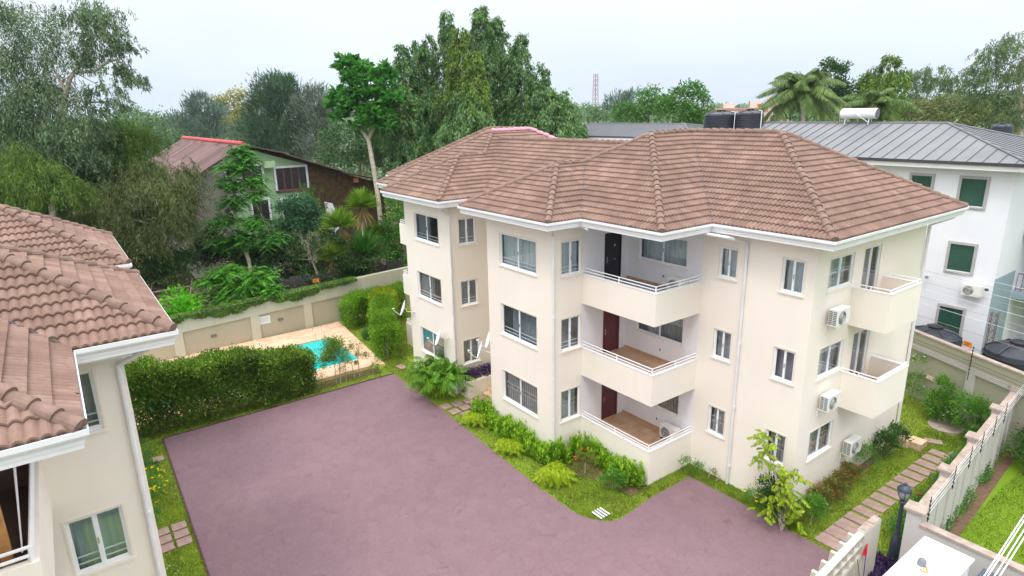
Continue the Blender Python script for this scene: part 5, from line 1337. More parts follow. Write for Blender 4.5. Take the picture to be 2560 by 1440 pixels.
# tree crowns as world-space ellipsoids: x, y, z, horizontal radius, vertical radius; trunks as x, y, z, radius
TREES = [
  ('euc', 'EUC', 'tall weeping eucalyptus filling the top left corner', 38.1, [[-34.11, -14.41, 19.14, 2.2, 1.83], [-32.83, -13.57, 17.23, 2.2, 1.71], [-33.39, -15.34, 15.15, 1.96, 2.2], [-31.88, -13.42, 14.86, 1.96, 1.71], [-32.3, -14.99, 12.78, 2.69, 1.96], [-30.41, -12.43, 12.71, 1.71, 1.71], [-31.49, -10.87, 19.06, 1.47, 1.22], [-30.83, -9.76, 19.5, 1.1, 1.22], [-30.6, -10.18, 17.97, 1.35, 1.1], [-29.87, -9.36, 17.6, 0.86, 0.86], [-29.54, -9.64, 16.07, 0.78, 1.03], [-29.1, -9.22, 15.71, 0.68, 0.73], [-30.96, -11.16, 16.94, 1.22, 0.93], [-29.85, -10.5, 15.15, 1.1, 0.68], [-29.14, -9.99, 14.19, 0.73, 0.68], [-29.94, -11.07, 14.22, 0.61, 0.68], [-30.93, -13.91, 11.09, 2.2, 1.47], [-32.09, -15.81, 10.43, 2.2, 1.47], [-29.74, -12.53, 10.59, 1.47, 1.47]], [[-28.11, -15.69, -0.68, 0.196], [-29.77, -14.58, 6.38, 0.171], [-30.97, -14.2, 10.63, 0.147], [-31.28, -12.49, 15.08, 0.122], [-31.24, -11.88, 16.24, 0.086], [-31.04, -10.61, 18.34, 0.049]], [[[-31.28, -12.49, 15.08, 0.098], [-31.29, -12.0, 16.13, 0.086], [-30.53, -10.89, 16.27, 0.098], [-30.01, -9.88, 16.9, 0.073], [-29.35, -9.16, 16.53, 0.024]], [[-30.99, -13.22, 12.73, 0.122], [-31.03, -12.38, 14.6, 0.098], [-30.43, -11.62, 14.47, 0.073], [-29.74, -10.69, 14.44, 0.049]], [[-31.24, -11.88, 16.24, 0.073], [-30.87, -10.6, 17.87, 0.061], [-30.69, -9.79, 19.03, 0.037]], [[-31.03, -13.83, 11.57, 0.147], [-32.71, -14.64, 14.66, 0.098], [-33.87, -15.09, 17.03, 0.073]], [[-31.28, -12.49, 15.08, 0.098], [-32.12, -12.9, 16.62, 0.073], [-32.68, -13.38, 17.23, 0.049]]], 0.9, 1.2, None),
  ('willow', 'OLIVE', 'bright olive weeping tree at the left edge above the near roof', 34.6, [[-27.81, -16.0, 10.93, 1.66, 1.22], [-26.79, -14.98, 10.15, 1.44, 1.22], [-25.82, -13.92, 9.59, 1.22, 1.0], [-27.58, -16.49, 9.23, 1.33, 1.11]], [[-25.34, -17.53, 0.68, 0.067], [-26.82, -15.68, 8.78, 0.055], [-27.11, -15.15, 10.69, 0.033]], [], 0.8, 1.6, None),
  ('willow', 'CASU', 'brownish feathery casuarina drooping in front of the old house', 38.6, [[-27.44, -8.81, 9.98, 1.86, 0.99], [-28.05, -10.08, 9.06, 1.98, 1.12], [-26.62, -8.38, 8.53, 1.49, 1.12], [-28.33, -11.14, 7.64, 1.98, 1.24], [-26.7, -9.28, 6.88, 1.86, 1.12], [-27.53, -10.85, 5.96, 1.98, 1.24], [-26.12, -8.15, 7.57, 0.87, 0.99], [-29.21, -12.33, 7.67, 1.24, 1.24]], [[-26.48, -12.72, -0.94, 0.149], [-27.96, -11.78, 5.27, 0.124], [-28.45, -11.53, 7.18, 0.099], [-28.2, -10.28, 9.06, 0.074]], [[[-29.83, -13.11, 7.81, 0.099], [-29.28, -12.28, 7.96, 0.099], [-28.73, -11.61, 7.82, 0.099], [-27.85, -10.58, 7.44, 0.074], [-26.7, -9.28, 6.88, 0.05], [-25.91, -8.66, 5.91, 0.025]], [[-29.27, -12.29, 7.91, 0.062], [-28.46, -11.03, 8.24, 0.062], [-27.92, -10.02, 8.81, 0.05], [-27.65, -9.38, 9.4, 0.025]], [[-28.73, -11.61, 7.82, 0.062], [-27.96, -10.48, 7.99, 0.05], [-27.24, -9.47, 8.01, 0.025]]], 0.8, 1.5, None),
  ('broad', 'DGREEN', 'dark dense tree mass below the tall eucalyptus', 40.7, [[-32.63, -12.79, 8.9, 2.09, 1.57], [-33.6, -15.04, 6.93, 2.35, 1.57], [-31.68, -12.92, 5.87, 2.09, 1.57], [-31.45, -10.71, 9.85, 1.57, 1.31], [-35.0, -16.93, 6.98, 1.83, 1.57], [-29.6, -10.59, 4.81, 1.83, 1.17], [-28.09, -8.8, 4.26, 1.57, 0.91], [-29.41, -9.38, 6.79, 1.31, 1.31], [-30.72, -12.71, 3.6, 2.09, 1.04], [-34.2, -14.19, 10.44, 1.83, 1.31], [-35.62, -15.03, 12.74, 1.57, 1.31]], [[-30.37, -14.73, -1.65, 0.104], [-32.42, -12.97, 7.89, 0.078]], [], 0.9, 1.5, None),
  ('willow', 'OLIVE2', 'yellow green drooping tree right of the eucalyptus trunk', 41.9, [[-33.57, -10.71, 11.57, 1.34, 1.34], [-33.31, -9.87, 12.59, 1.21, 1.07], [-32.56, -9.1, 12.05, 1.21, 1.34], [-33.5, -11.47, 9.77, 1.21, 1.07], [-32.07, -9.17, 10.5, 1.34, 0.94], [-32.98, -11.74, 7.7, 1.61, 1.21]], [[-30.14, -12.58, -2.14, 0.081], [-33.01, -10.31, 10.78, 0.054]], [], 0.8, 1.6, None),
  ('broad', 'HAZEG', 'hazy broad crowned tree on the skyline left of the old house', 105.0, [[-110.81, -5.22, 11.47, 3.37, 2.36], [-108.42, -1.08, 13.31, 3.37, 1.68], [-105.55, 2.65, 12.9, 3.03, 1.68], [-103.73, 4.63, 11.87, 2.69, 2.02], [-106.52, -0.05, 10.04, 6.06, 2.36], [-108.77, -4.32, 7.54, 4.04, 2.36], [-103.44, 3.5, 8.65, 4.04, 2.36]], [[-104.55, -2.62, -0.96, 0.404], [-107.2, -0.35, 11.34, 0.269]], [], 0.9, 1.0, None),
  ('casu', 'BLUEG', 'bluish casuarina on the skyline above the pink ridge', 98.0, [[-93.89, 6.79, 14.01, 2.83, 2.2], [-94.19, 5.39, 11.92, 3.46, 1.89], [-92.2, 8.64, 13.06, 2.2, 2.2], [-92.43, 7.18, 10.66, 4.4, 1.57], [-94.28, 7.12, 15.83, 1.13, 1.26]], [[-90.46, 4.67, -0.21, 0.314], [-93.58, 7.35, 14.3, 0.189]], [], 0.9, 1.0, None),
  ('broad', 'YELLOW', 'pale yellow flowering tree on the skyline', 104.0, [[-98.18, 12.07, 15.24, 2.33, 2.0], [-97.54, 13.7, 16.81, 1.33, 1.2], [-96.25, 13.92, 13.59, 2.33, 2.0], [-99.18, 10.73, 15.28, 1.33, 1.33], [-95.34, 15.76, 14.83, 1.33, 2.0], [-96.63, 12.49, 11.69, 4.0, 2.0]], [[-93.87, 10.13, -1.15, 0.334], [-97.18, 12.96, 14.25, 0.2]], [], 0.9, 1.0, None),
  ('casu', 'DBLUE', 'large dark casuarina behind the long roof', 90.0, [[-78.85, 14.33, 16.24, 3.18, 2.31], [-79.23, 12.76, 14.05, 3.18, 2.6], [-76.89, 16.06, 14.25, 2.89, 2.6], [-77.43, 13.87, 11.23, 4.91, 2.6], [-79.61, 14.22, 18.2, 1.27, 1.04], [-78.35, 15.79, 17.88, 1.15, 1.04], [-79.49, 11.09, 11.3, 2.89, 2.31], [-75.13, 16.45, 10.05, 3.46, 2.89], [-76.83, 13.36, 8.46, 5.77, 2.02], [-79.01, 10.68, 9.08, 2.31, 1.73]], [[-74.68, 11.52, -1.54, 0.462], [-78.27, 14.59, 15.12, 0.231]], [], 0.9, 1.2, None),
  ('casu', 'BLUEG2', 'greyish casuarina between the dark casuarina and the bright broadleaf tree', 88.0, [[-73.13, 18.4, 15.79, 1.69, 1.69], [-73.34, 17.09, 13.64, 2.26, 2.26], [-71.94, 18.86, 13.32, 1.69, 2.54], [-71.86, 17.68, 10.62, 2.82, 2.54], [-71.61, 16.72, 7.92, 3.39, 2.26]], [[-69.29, 15.48, -1.32, 0.339], [-72.96, 18.25, 14.97, 0.169]], [], 0.9, 1.0, None),
  ('rosette', 'BRIGHT', 'bright green lobed-leaf tree on a forked pale trunk beside the tiled roof', 51.4, [[-34.76, 7.19, 17.49, 0.92, 0.72], [-33.95, 8.1, 17.09, 0.72, 0.66], [-34.14, 7.4, 16.15, 0.99, 0.82], [-33.29, 8.62, 16.28, 0.82, 0.66], [-32.78, 9.56, 16.8, 0.66, 0.66], [-32.38, 9.78, 16.09, 0.59, 0.46], [-34.73, 6.82, 16.64, 0.66, 0.59], [-32.83, 8.65, 15.0, 1.32, 0.92], [-33.67, 7.43, 14.87, 1.15, 0.92], [-34.69, 6.13, 15.07, 0.66, 0.53], [-34.64, 5.79, 14.21, 0.72, 0.59], [-33.73, 6.83, 13.78, 1.32, 0.92], [-32.52, 8.39, 13.58, 1.48, 0.99], [-31.94, 9.62, 14.5, 0.92, 0.92], [-34.21, 5.95, 13.32, 0.66, 0.53], [-32.8, 7.55, 12.64, 1.48, 0.66], [-31.82, 8.87, 12.61, 0.99, 0.82], [-34.1, 6.71, 14.57, 0.59, 0.46]], [[-30.55, 7.13, 5.33, 0.198], [-31.29, 7.34, 7.87, 0.198], [-32.2, 7.46, 10.73, 0.181], [-32.43, 7.45, 11.37, 0.165], [-33.26, 7.08, 12.97, 0.115], [-33.61, 7.81, 15.5, 0.066]], [[[-32.4, 7.46, 11.31, 0.132], [-32.45, 8.03, 12.63, 0.099], [-32.63, 8.69, 14.53, 0.066]], [[-32.36, 7.39, 11.06, 0.099], [-32.37, 7.83, 12.0, 0.099], [-32.19, 8.53, 12.94, 0.066]], [[-33.1, 7.15, 12.65, 0.082], [-33.96, 6.59, 13.94, 0.066], [-34.59, 6.79, 16.16, 0.04]]], 1.3, 3.2, None),
  ('broad', 'DGREEN', 'dark tangled tree below the bright broadleaf tree', 74.0, [[-55.92, 14.78, 10.55, 2.85, 1.9], [-54.3, 15.88, 8.23, 2.85, 1.9], [-55.71, 13.98, 8.27, 2.85, 1.42], [-52.9, 18.42, 9.54, 2.85, 2.14], [-51.48, 19.7, 8.13, 2.85, 2.37], [-54.14, 17.62, 11.4, 1.9, 1.42]], [[-52.34, 14.2, -0.9, 0.285], [-54.5, 16.05, 9.14, 0.142]], [], 0.9, 1.0, None),
  ('broad', 'MGREEN', 'mid green leafy tree at the foot of the tall spires', 58.0, [[-37.76, 12.04, 11.79, 1.49, 1.12], [-36.97, 12.59, 10.7, 1.49, 1.3], [-38.08, 11.1, 10.73, 1.3, 1.12], [-36.02, 14.22, 11.38, 1.3, 1.12], [-35.23, 14.77, 10.28, 0.93, 1.49], [-36.0, 13.22, 9.24, 1.86, 1.3]], [[-35.12, 11.01, 2.11, 0.186], [-36.82, 12.46, 9.98, 0.112]], [], 1.0, 1.0, None),
  ('spire', 'ASHOKA', 'weeping mast tree, leftmost short spire with a nodding tip', 56, [[-36.92, 13.35, 19.49], [-34.88, 12.46, 11.81], 1.22], None, [], 1.0, 1.0, 'tall weeping mast trees behind the brown roof'),
  ('spire', 'ASHOKA', 'weeping mast tree, spire between the leftmost one and the sharp thin one', 57, [[-37.11, 15.06, 19.93], [-34.82, 13.1, 9.31], 1.32], None, [], 1.0, 1.0, 'tall weeping mast trees behind the brown roof'),
  ('spire', 'ASHOKA', 'weeping mast tree, sharp thin spire left of the twin tip', 58, [[-37.62, 16.47, 20.67], [-35.16, 14.36, 9.22], 1.12], None, [], 1.0, 1.0, 'tall weeping mast trees behind the brown roof'),
  ('spire', 'ASHOKA', 'weeping mast tree, lean tall spire with side twig, second highest', 57, [[-36.07, 17.76, 22.62], [-33.04, 15.17, 8.55], 1.17], None, [], 1.0, 1.0, 'tall weeping mast trees behind the brown roof'),
  ('spire', 'ASHOKA2', 'weeping mast tree, broad green column left of the highest tip', 55, [[-33.21, 17.31, 20.84], [-30.52, 15.01, 8.35], 1.41], None, [], 1.0, 1.0, 'tall weeping mast trees behind the brown roof'),
  ('spire', 'ASHOKA', 'weeping mast tree, highest spire of the group', 57, [[-34.27, 20.35, 22.9], [-31.09, 17.63, 8.13], 1.68], None, [], 1.0, 1.0, 'tall weeping mast trees behind the brown roof'),
  ('spire', 'ASHOKA', 'weeping mast tree, thick dark column right of the highest tip', 58, [[-34.17, 21.81, 21.97], [-31.16, 19.24, 8.02], 1.56], None, [], 1.0, 1.0, 'tall weeping mast trees behind the brown roof'),
  ('spire', 'ASHOKA2', 'weeping mast tree, small yellow-tipped spire low in the middle', 51, [[-28.46, 15.58, 18.39], [-26.38, 13.79, 8.7], 1.05], None, [], 1.0, 1.0, 'tall weeping mast trees behind the brown roof'),
  ('spire', 'ASHOKA', 'weeping mast tree, lone tall thin spire standing apart on the right', 55, [[-29.85, 21.48, 19.99], [-27.46, 19.62, 9.26], 1.13], None, [], 1.0, 1.0, 'tall weeping mast trees behind the brown roof'),
  ('spire', 'ASHOKA', 'weeping mast tree, thin dark spire pressed against the lone one', 56, [[-31.03, 21.27, 19.23], [-28.72, 19.3, 8.52], 0.86], None, [], 1.0, 1.0, 'tall weeping mast trees behind the brown roof'),
  ('spire', 'ASHOKA', 'weeping mast tree, pointed low spire right of the lone one', 55, [[-28.11, 22.53, 17.2], [-26.39, 21.06, 9.23], 1.13], None, [], 1.0, 1.0, 'tall weeping mast trees behind the brown roof'),
  ('spire', 'ASHOKA', 'weeping mast tree, rounded low spire near the right end', 54, [[-27.75, 21.03, 16.72], [-26.02, 19.54, 8.66], 1.32], None, [], 1.0, 1.0, 'tall weeping mast trees behind the brown roof'),
  ('spire', 'ASHOKA', 'weeping mast tree, rightmost weeping spire of the group', 54, [[-25.66, 23.1, 15.09], [-24.92, 21.34, 9.28], 1.45], None, [], 1.0, 1.0, 'tall weeping mast trees behind the brown roof'),
  ('spire', 'ASHOKA', 'weeping mast tree, wide skirt of drooping branches at the left foot', 54, [[-34.36, 11.68, 16.05], [-32.96, 10.49, 9.55], 2.15], None, [], 1.0, 1.0, 'tall weeping mast trees behind the brown roof'),
  ('spire', 'ASHOKA', 'weeping mast tree, wide skirt of drooping branches in the middle foot', 51, [[-28.02, 14.56, 15.0], [-26.67, 13.4, 8.71], 2.75], None, [], 1.0, 1.0, 'tall weeping mast trees behind the brown roof'),
  ('spire', 'ASHOKA', 'weeping mast tree, wide skirt of drooping branches at the right foot', 53, [[-25.82, 21.21, 15.26], [-24.41, 20.01, 8.72], 2.72], None, [], 1.0, 1.0, 'tall weeping mast trees behind the brown roof'),
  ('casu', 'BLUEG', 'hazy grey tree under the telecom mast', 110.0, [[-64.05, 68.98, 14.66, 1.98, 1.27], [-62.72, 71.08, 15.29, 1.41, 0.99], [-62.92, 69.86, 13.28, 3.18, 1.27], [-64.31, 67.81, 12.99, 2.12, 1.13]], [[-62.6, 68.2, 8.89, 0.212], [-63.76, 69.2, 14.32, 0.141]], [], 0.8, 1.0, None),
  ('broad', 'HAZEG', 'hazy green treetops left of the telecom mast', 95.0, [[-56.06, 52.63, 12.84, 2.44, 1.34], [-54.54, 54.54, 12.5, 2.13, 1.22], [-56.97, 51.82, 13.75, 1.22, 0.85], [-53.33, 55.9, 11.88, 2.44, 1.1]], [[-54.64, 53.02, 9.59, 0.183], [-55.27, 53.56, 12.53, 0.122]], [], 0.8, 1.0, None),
  ('broad', 'RGREEN', 'rounded bright green tree right of the telecom mast', 72.0, [[-34.02, 43.0, 14.37, 1.29, 1.39], [-34.19, 41.93, 12.61, 2.08, 1.29], [-33.01, 43.95, 13.45, 1.62, 1.39], [-34.92, 40.74, 12.19, 1.85, 1.15], [-35.43, 40.57, 13.31, 1.15, 0.92]], [[-32.4, 41.61, 6.82, 0.231], [-33.74, 42.76, 13.04, 0.139]], [], 1, 1.2, None),
  ('broad', 'RGREEN2', 'taller rounded green tree left of the black roof tanks', 68.0, [[-28.56, 43.86, 15.27, 1.09, 0.87], [-29.2, 42.69, 14.66, 1.22, 1.09], [-27.9, 44.15, 14.0, 1.31, 1.22], [-29.1, 42.03, 12.99, 1.96, 1.31], [-27.58, 43.88, 12.53, 1.4, 1.22], [-29.88, 41.27, 13.65, 1.09, 0.96], [-28.05, 42.85, 11.71, 2.18, 0.96]], [[-27.06, 42.0, 7.09, 0.262], [-28.5, 43.24, 13.81, 0.131]], [], 1, 1.2, None),
  ('palm', 'PALM', 'large coconut palm in front of the skyline trees', 50, [[-11.26, 35.5, 14.59], [-10.45, 35.06, 11.35], 4.3, 30], None, [], 1.0, 1.0, 'coconut palms'),
  ('palm', 'PALM2', 'second coconut palm half hidden behind the solar heater', 54, [[-9.53, 44.3, 13.33], [-8.87, 43.96, 10.73], 4.0, 20], None, [], 1.0, 1.0, 'coconut palms'),
  ('broad', 'DGREEN', 'dark tree directly behind the large coconut palm', 60.0, [[-15.57, 47.91, 16.08, 1.15, 1.15], [-15.01, 48.94, 16.61, 0.69, 0.69], [-15.03, 47.95, 14.59, 1.73, 1.35], [-14.29, 48.58, 13.83, 1.35, 1.35], [-15.51, 46.59, 13.13, 1.92, 1.15], [-17.15, 44.21, 12.82, 1.35, 1.15], [-13.75, 48.62, 12.34, 1.54, 0.96], [-15.93, 47.96, 17.19, 0.54, 0.54]], [[-13.63, 46.5, 7.56, 0.192], [-15.22, 47.86, 14.96, 0.115]], [], 1, 1.2, None),
  ('spire', 'ASHOKA2', 'leaning weeping mast tree right of the large palm', 58, [[-11.47, 50.82, 17.8], [-11.66, 48.3, 13.05], 1.6], None, [], 1.0, 1.0, None),
  ('broad', 'MGREEN', 'bushy tree around the base of the leaning mast tree', 62.0, [[-14.32, 52.69, 15.14, 0.99, 0.99], [-13.33, 53.66, 14.35, 1.19, 1.19], [-12.59, 55.12, 15.27, 1.11, 0.99], [-14.39, 51.96, 13.81, 1.39, 0.99], [-12.18, 54.76, 13.36, 1.59, 1.19], [-13.39, 52.67, 12.45, 1.99, 0.8]], [[-11.81, 52.36, 7.27, 0.159], [-13.29, 53.63, 14.15, 0.119]], [], 0.9, 1.0, None),
  ('euc', 'EUC2', 'wispy grey green eucalyptus behind the bushes right of the palms', 70.0, [[-14.95, 66.37, 16.11, 1.35, 1.26], [-14.24, 67.53, 16.51, 1.57, 1.12], [-15.21, 65.41, 14.83, 1.57, 1.26], [-13.52, 67.79, 14.99, 1.8, 1.26], [-12.72, 69.17, 15.61, 1.35, 1.08], [-12.0, 69.74, 14.72, 1.35, 0.99], [-15.89, 65.11, 16.14, 0.9, 0.99], [-14.22, 66.33, 13.94, 2.02, 0.99], [-15.6, 64.27, 13.56, 0.9, 1.35]], [[-12.86, 64.58, 6.39, 0.18], [-13.99, 66.13, 12.86, 0.135], [-14.01, 67.33, 15.44, 0.09]], [[[-15.04, 64.09, 11.61, 0.112], [-15.73, 64.8, 15.06, 0.067]], [[-12.64, 67.34, 11.53, 0.09], [-12.66, 68.54, 14.1, 0.067]]], 0.75, 1.0, None),
  ('broad', 'MIXB', 'low reddish green bush mass above the metal ridge', 58.0, [[-8.85, 52.0, 12.78, 1.49, 0.82], [-7.78, 53.52, 12.92, 1.49, 0.93], [-6.83, 54.9, 13.06, 1.49, 0.93], [-5.68, 56.12, 12.32, 1.3, 1.04], [-9.14, 51.27, 12.08, 1.49, 0.67], [-6.67, 54.52, 11.82, 1.86, 0.74], [-7.99, 52.73, 11.86, 1.49, 0.67]], [[-6.63, 52.54, 7.55, 0.112], [-7.63, 53.39, 12.2, 0.074]], [], 0.9, 1.2, None),
  ('broad', 'DGREEN', 'dark trees behind the bush mass at the right', 66.0, [[-9.07, 66.06, 13.39, 1.48, 1.06], [-7.93, 67.31, 12.75, 1.48, 1.48], [-7.08, 67.69, 11.1, 1.69, 1.27], [-8.21, 66.16, 11.14, 1.48, 1.06]], [[-6.62, 66.19, 6.64, 0.127], [-7.76, 67.16, 11.93, 0.085]], [], 0.9, 1.1, None),
  ('euc', 'EUC2', 'tall eucalyptus with bare arching limb at the top right corner', 50.0, [[-2.46, 48.85, 17.36, 1.44, 0.96], [-1.7, 50.09, 17.79, 1.12, 0.96], [-2.77, 48.06, 16.6, 0.96, 0.9], [-3.02, 47.22, 15.54, 1.12, 0.96], [-2.03, 48.48, 15.35, 1.6, 1.12], [-1.05, 49.95, 15.63, 1.12, 1.44], [-3.2, 46.53, 14.63, 0.64, 0.8], [-1.98, 47.81, 13.82, 1.44, 0.96], [-0.87, 49.17, 13.48, 1.28, 1.28], [-0.92, 48.37, 11.95, 1.44, 0.96]], [[0.85, 48.12, 6.38, 0.192], [-0.31, 49.19, 11.93, 0.16], [-0.94, 49.65, 14.71, 0.128], [-1.22, 50.31, 16.86, 0.096]], [[[-0.87, 49.67, 14.55, 0.096], [-1.27, 49.72, 15.79, 0.08], [-1.85, 49.16, 16.27, 0.064], [-2.43, 48.4, 16.35, 0.038]], [[-0.57, 49.42, 13.16, 0.096], [-1.35, 48.74, 13.95, 0.064], [-2.18, 47.76, 14.29, 0.038]]], 0.75, 1.2, None),
  ('broad', 'YELLOW', 'yellowing tree at the right edge below the tall eucalyptus', 52.0, [[-1.25, 51.86, 12.83, 0.83, 0.83], [-1.4, 51.12, 11.72, 1.17, 0.83], [-0.73, 51.64, 10.9, 0.83, 1.0], [-1.76, 50.33, 11.1, 0.73, 0.5]], [[0.07, 50.74, 6.74, 0.1], [-1.04, 51.68, 11.87, 0.067]], [], 0.9, 1.0, None),
  ('pinn', 'FERN', 'slender tree with pale trunk and fern-like leaves in front of the old house', 42.4, [[-28.78, -3.51, 11.11, 0.95, 0.68], [-28.71, -3.92, 10.07, 1.36, 0.68], [-28.42, -3.27, 10.58, 0.95, 0.68], [-28.73, -4.44, 9.03, 1.22, 0.68], [-27.87, -3.21, 9.13, 1.09, 0.6], [-28.32, -4.43, 7.85, 1.22, 0.76], [-27.51, -3.16, 8.21, 0.95, 0.54], [-28.47, -5.2, 6.69, 1.22, 0.82], [-27.12, -3.5, 6.38, 1.22, 0.82], [-27.54, -4.56, 5.36, 1.49, 0.82], [-28.29, -5.7, 5.12, 1.22, 0.82], [-26.25, -2.82, 5.32, 1.09, 0.68]], [[-26.35, -4.44, 2.2, 0.149], [-26.9, -4.33, 4.04, 0.136], [-27.54, -4.56, 5.36, 0.13], [-28.07, -4.54, 6.93, 0.122], [-28.44, -4.29, 8.5, 0.109], [-28.71, -3.92, 10.07, 0.082], [-28.87, -3.5, 11.37, 0.054]], [[[-28.18, -4.44, 7.46, 0.054], [-28.42, -4.88, 7.21, 0.041], [-28.57, -5.46, 6.43, 0.027]], [[-27.54, -4.56, 5.36, 0.054], [-28.14, -5.12, 5.9, 0.041], [-28.57, -5.83, 5.65, 0.027]], [[-27.26, -4.44, 4.83, 0.054], [-26.79, -3.42, 5.59, 0.041], [-26.14, -2.55, 5.57, 0.027]]], 1, 1, None),
  ('pinn', 'FERN2', 'wide low fern-leaved bush hanging over the vine covered wall', 39.5, [[-24.52, -6.21, 3.97, 1.27, 0.56], [-25.02, -7.11, 3.51, 1.01, 0.51], [-23.76, -5.53, 3.22, 1.39, 0.63], [-23.26, -4.62, 3.69, 1.14, 0.63], [-22.63, -4.17, 2.82, 1.01, 0.51], [-24.38, -6.66, 2.64, 0.89, 0.38], [-23.73, -5.89, 2.38, 1.27, 0.46]], [[-23.44, -6.13, 1.04, 0.101], [-23.86, -5.78, 2.98, 0.076]], [], 1, 1.3, None),
  ('broad', 'LIME', 'bright lime green creeper bush on the shed edge', 37.8, [[-24.31, -9.36, 2.92, 0.85, 0.48], [-23.68, -8.63, 2.67, 0.85, 0.39], [-24.37, -9.78, 2.23, 0.97, 0.44], [-23.82, -9.15, 1.98, 1.09, 0.36], [-23.32, -8.3, 2.31, 0.61, 0.24]], [[-23.88, -9.73, 0.94, 0.048], [-24.18, -9.47, 2.34, 0.036]], [], 1.6, 0.9, None),
  ('broad', 'DGREEN2', 'low dark ground creeper below the casuarina', 41.9, [[-30.28, -10.02, 3.5, 1.34, 0.48], [-29.38, -8.68, 3.73, 1.34, 0.48], [-29.69, -9.47, 2.97, 1.61, 0.4], [-30.65, -10.76, 3.0, 1.34, 0.54]], None, [], 0.9, 1.0, None),
  ('broad', 'BLUED', 'dense blue green shrub in front of the green facade', 48.9, [[-32.65, 0.37, 6.16, 1.1, 1.1], [-32.22, 1.24, 6.74, 1.1, 0.94], [-32.01, 0.65, 4.94, 1.57, 1.1], [-31.36, 1.74, 5.37, 1.1, 1.26], [-32.51, -0.16, 4.66, 0.94, 0.94], [-31.26, 1.24, 4.01, 1.26, 0.78]], [[-30.94, -0.06, 0.41, 0.126], [-31.98, 0.83, 5.24, 0.094]], [], 0.8, 1.3, None),
  ('willow', 'OLIVE2', 'thin yellow green weeping sapling against the brown creeper wall', 50.2, [[-33.36, 2.28, 7.49, 0.64, 0.9], [-33.03, 2.29, 6.55, 0.71, 0.9], [-32.61, 2.35, 5.46, 0.58, 0.97]], [[-31.67, 1.34, 0.66, 0.081], [-33.1, 2.35, 6.86, 0.048]], [], 0.8, 0.8, None),
  ('twig', 'BARE', 'leafless twiggy shrub behind the pool wall', 42.8, [[-25.3, -1.02, 4.65, 1.51, 1.24], [-24.7, -0.46, 4.11, 1.1, 1.1]], [[-23.84, -0.61, 1.32, 0.11], [-24.33, -0.59, 2.78, 0.096], [-24.8, -0.73, 3.85, 0.069], [-25.33, -0.81, 5.18, 0.041]], [], 0.7, 1.0, None),
  ('broad', 'DARKU', 'dark undergrowth along the back of the vine covered wall', 43.7, [[-26.91, -2.31, 3.44, 1.68, 0.84], [-25.73, -1.11, 2.6, 1.68, 0.84], [-26.78, -2.78, 2.1, 1.68, 0.7], [-24.51, 0.42, 2.29, 1.4, 0.7], [-30.36, -6.71, 4.09, 1.4, 0.84], [-30.25, -6.06, 5.15, 0.98, 0.84], [-27.91, -3.66, 3.47, 1.4, 0.98], [-26.35, -1.31, 3.95, 1.4, 0.84], [-25.19, 0.64, 4.72, 1.12, 0.84], [-23.9, 1.74, 3.34, 1.4, 0.98], [-28.69, -4.46, 4.03, 1.4, 0.84], [-27.42, -2.23, 5.06, 1.12, 0.7]], None, [], 0.9, 1.7, None),
  ('broad', 'MGREEN2', 'leafy shrub filling the gap beside the cream block', 48.5, [[-27.16, 6.74, 5.46, 1.0, 1.09], [-26.56, 6.84, 3.96, 0.78, 1.24], [-27.08, 6.27, 4.27, 1.09, 1.09], [-27.04, 5.62, 2.79, 1.24, 0.93], [-26.17, 6.51, 2.16, 0.78, 0.93], [-27.32, 7.09, 6.66, 0.78, 0.62], [-27.67, 5.34, 3.99, 0.93, 0.93]], None, [], 0.9, 1.1, None),
  ('broad', 'OLIVE3', 'small leaved shrub between the fern tree and the bare shrub', 44.8, [[-28.33, -2.12, 3.74, 1.01, 0.72], [-29.1, -2.97, 4.18, 1.01, 0.72], [-27.99, -1.28, 4.55, 0.86, 0.57], [-26.57, 0.9, 5.05, 0.72, 0.57]], None, [], 0.9, 0.9, None),
  ('drac', 'DRAC', 'tall spiky dracaena with the highest head behind the wall', 47.03718781265326, [[-27.5, 4.36, 6.76], [-26.46, 3.71, 2.4], 1.03], None, [], 1.0, 1.0, 'spiky dracaenas behind the pool wall'),
  ('drac', 'DRAC', 'spiky dracaena with long dead skirt left of the tallest one', 44.254207920595704, [[-25.5, 1.75, 5.82], [-24.52, 1.13, 1.72], 1.02], None, [], 1.0, 1.0, 'spiky dracaenas behind the pool wall'),
  ('drac', 'DRAC', 'short spiky dracaena nearest the orange sign', 43.45754354067011, [[-24.6, 0.68, 3.95], [-23.98, 0.37, 1.54], 0.95], None, [], 1.0, 1.0, 'spiky dracaenas behind the pool wall'),
  ('drac', 'DRAC2', 'large low dark green spiky dracaena at the wall', 44.67226485272297, [[-24.4, 2.95, 3.64], [-23.94, 2.78, 1.99], 1.49], None, [], 1.0, 1.0, 'spiky dracaenas behind the pool wall'),
  ('drac', 'DRAC', 'spiky dracaena right behind the large low one', 48.125236480189486, [[-27.5, 5.13, 4.36], [-26.81, 4.79, 1.69], 0.86], None, [], 1.0, 1.0, 'spiky dracaenas behind the pool wall'),
  ('drac', 'DRAC', 'small spiky dracaena nearest the cream block', 48.81935817552672, [[-27.5, 6.13, 3.91], [-26.87, 5.84, 1.5], 0.75], None, [], 1.0, 1.0, 'spiky dracaenas behind the pool wall'),
  ('drac', 'DRAC2', 'spiky dracaena leaning over the wall below the others', 43.76248978351938, [[-23.8, 1.62, 2.51], [-23.47, 1.56, 1.43], 1.07], None, [], 1.0, 1.0, 'spiky dracaenas behind the pool wall')
]
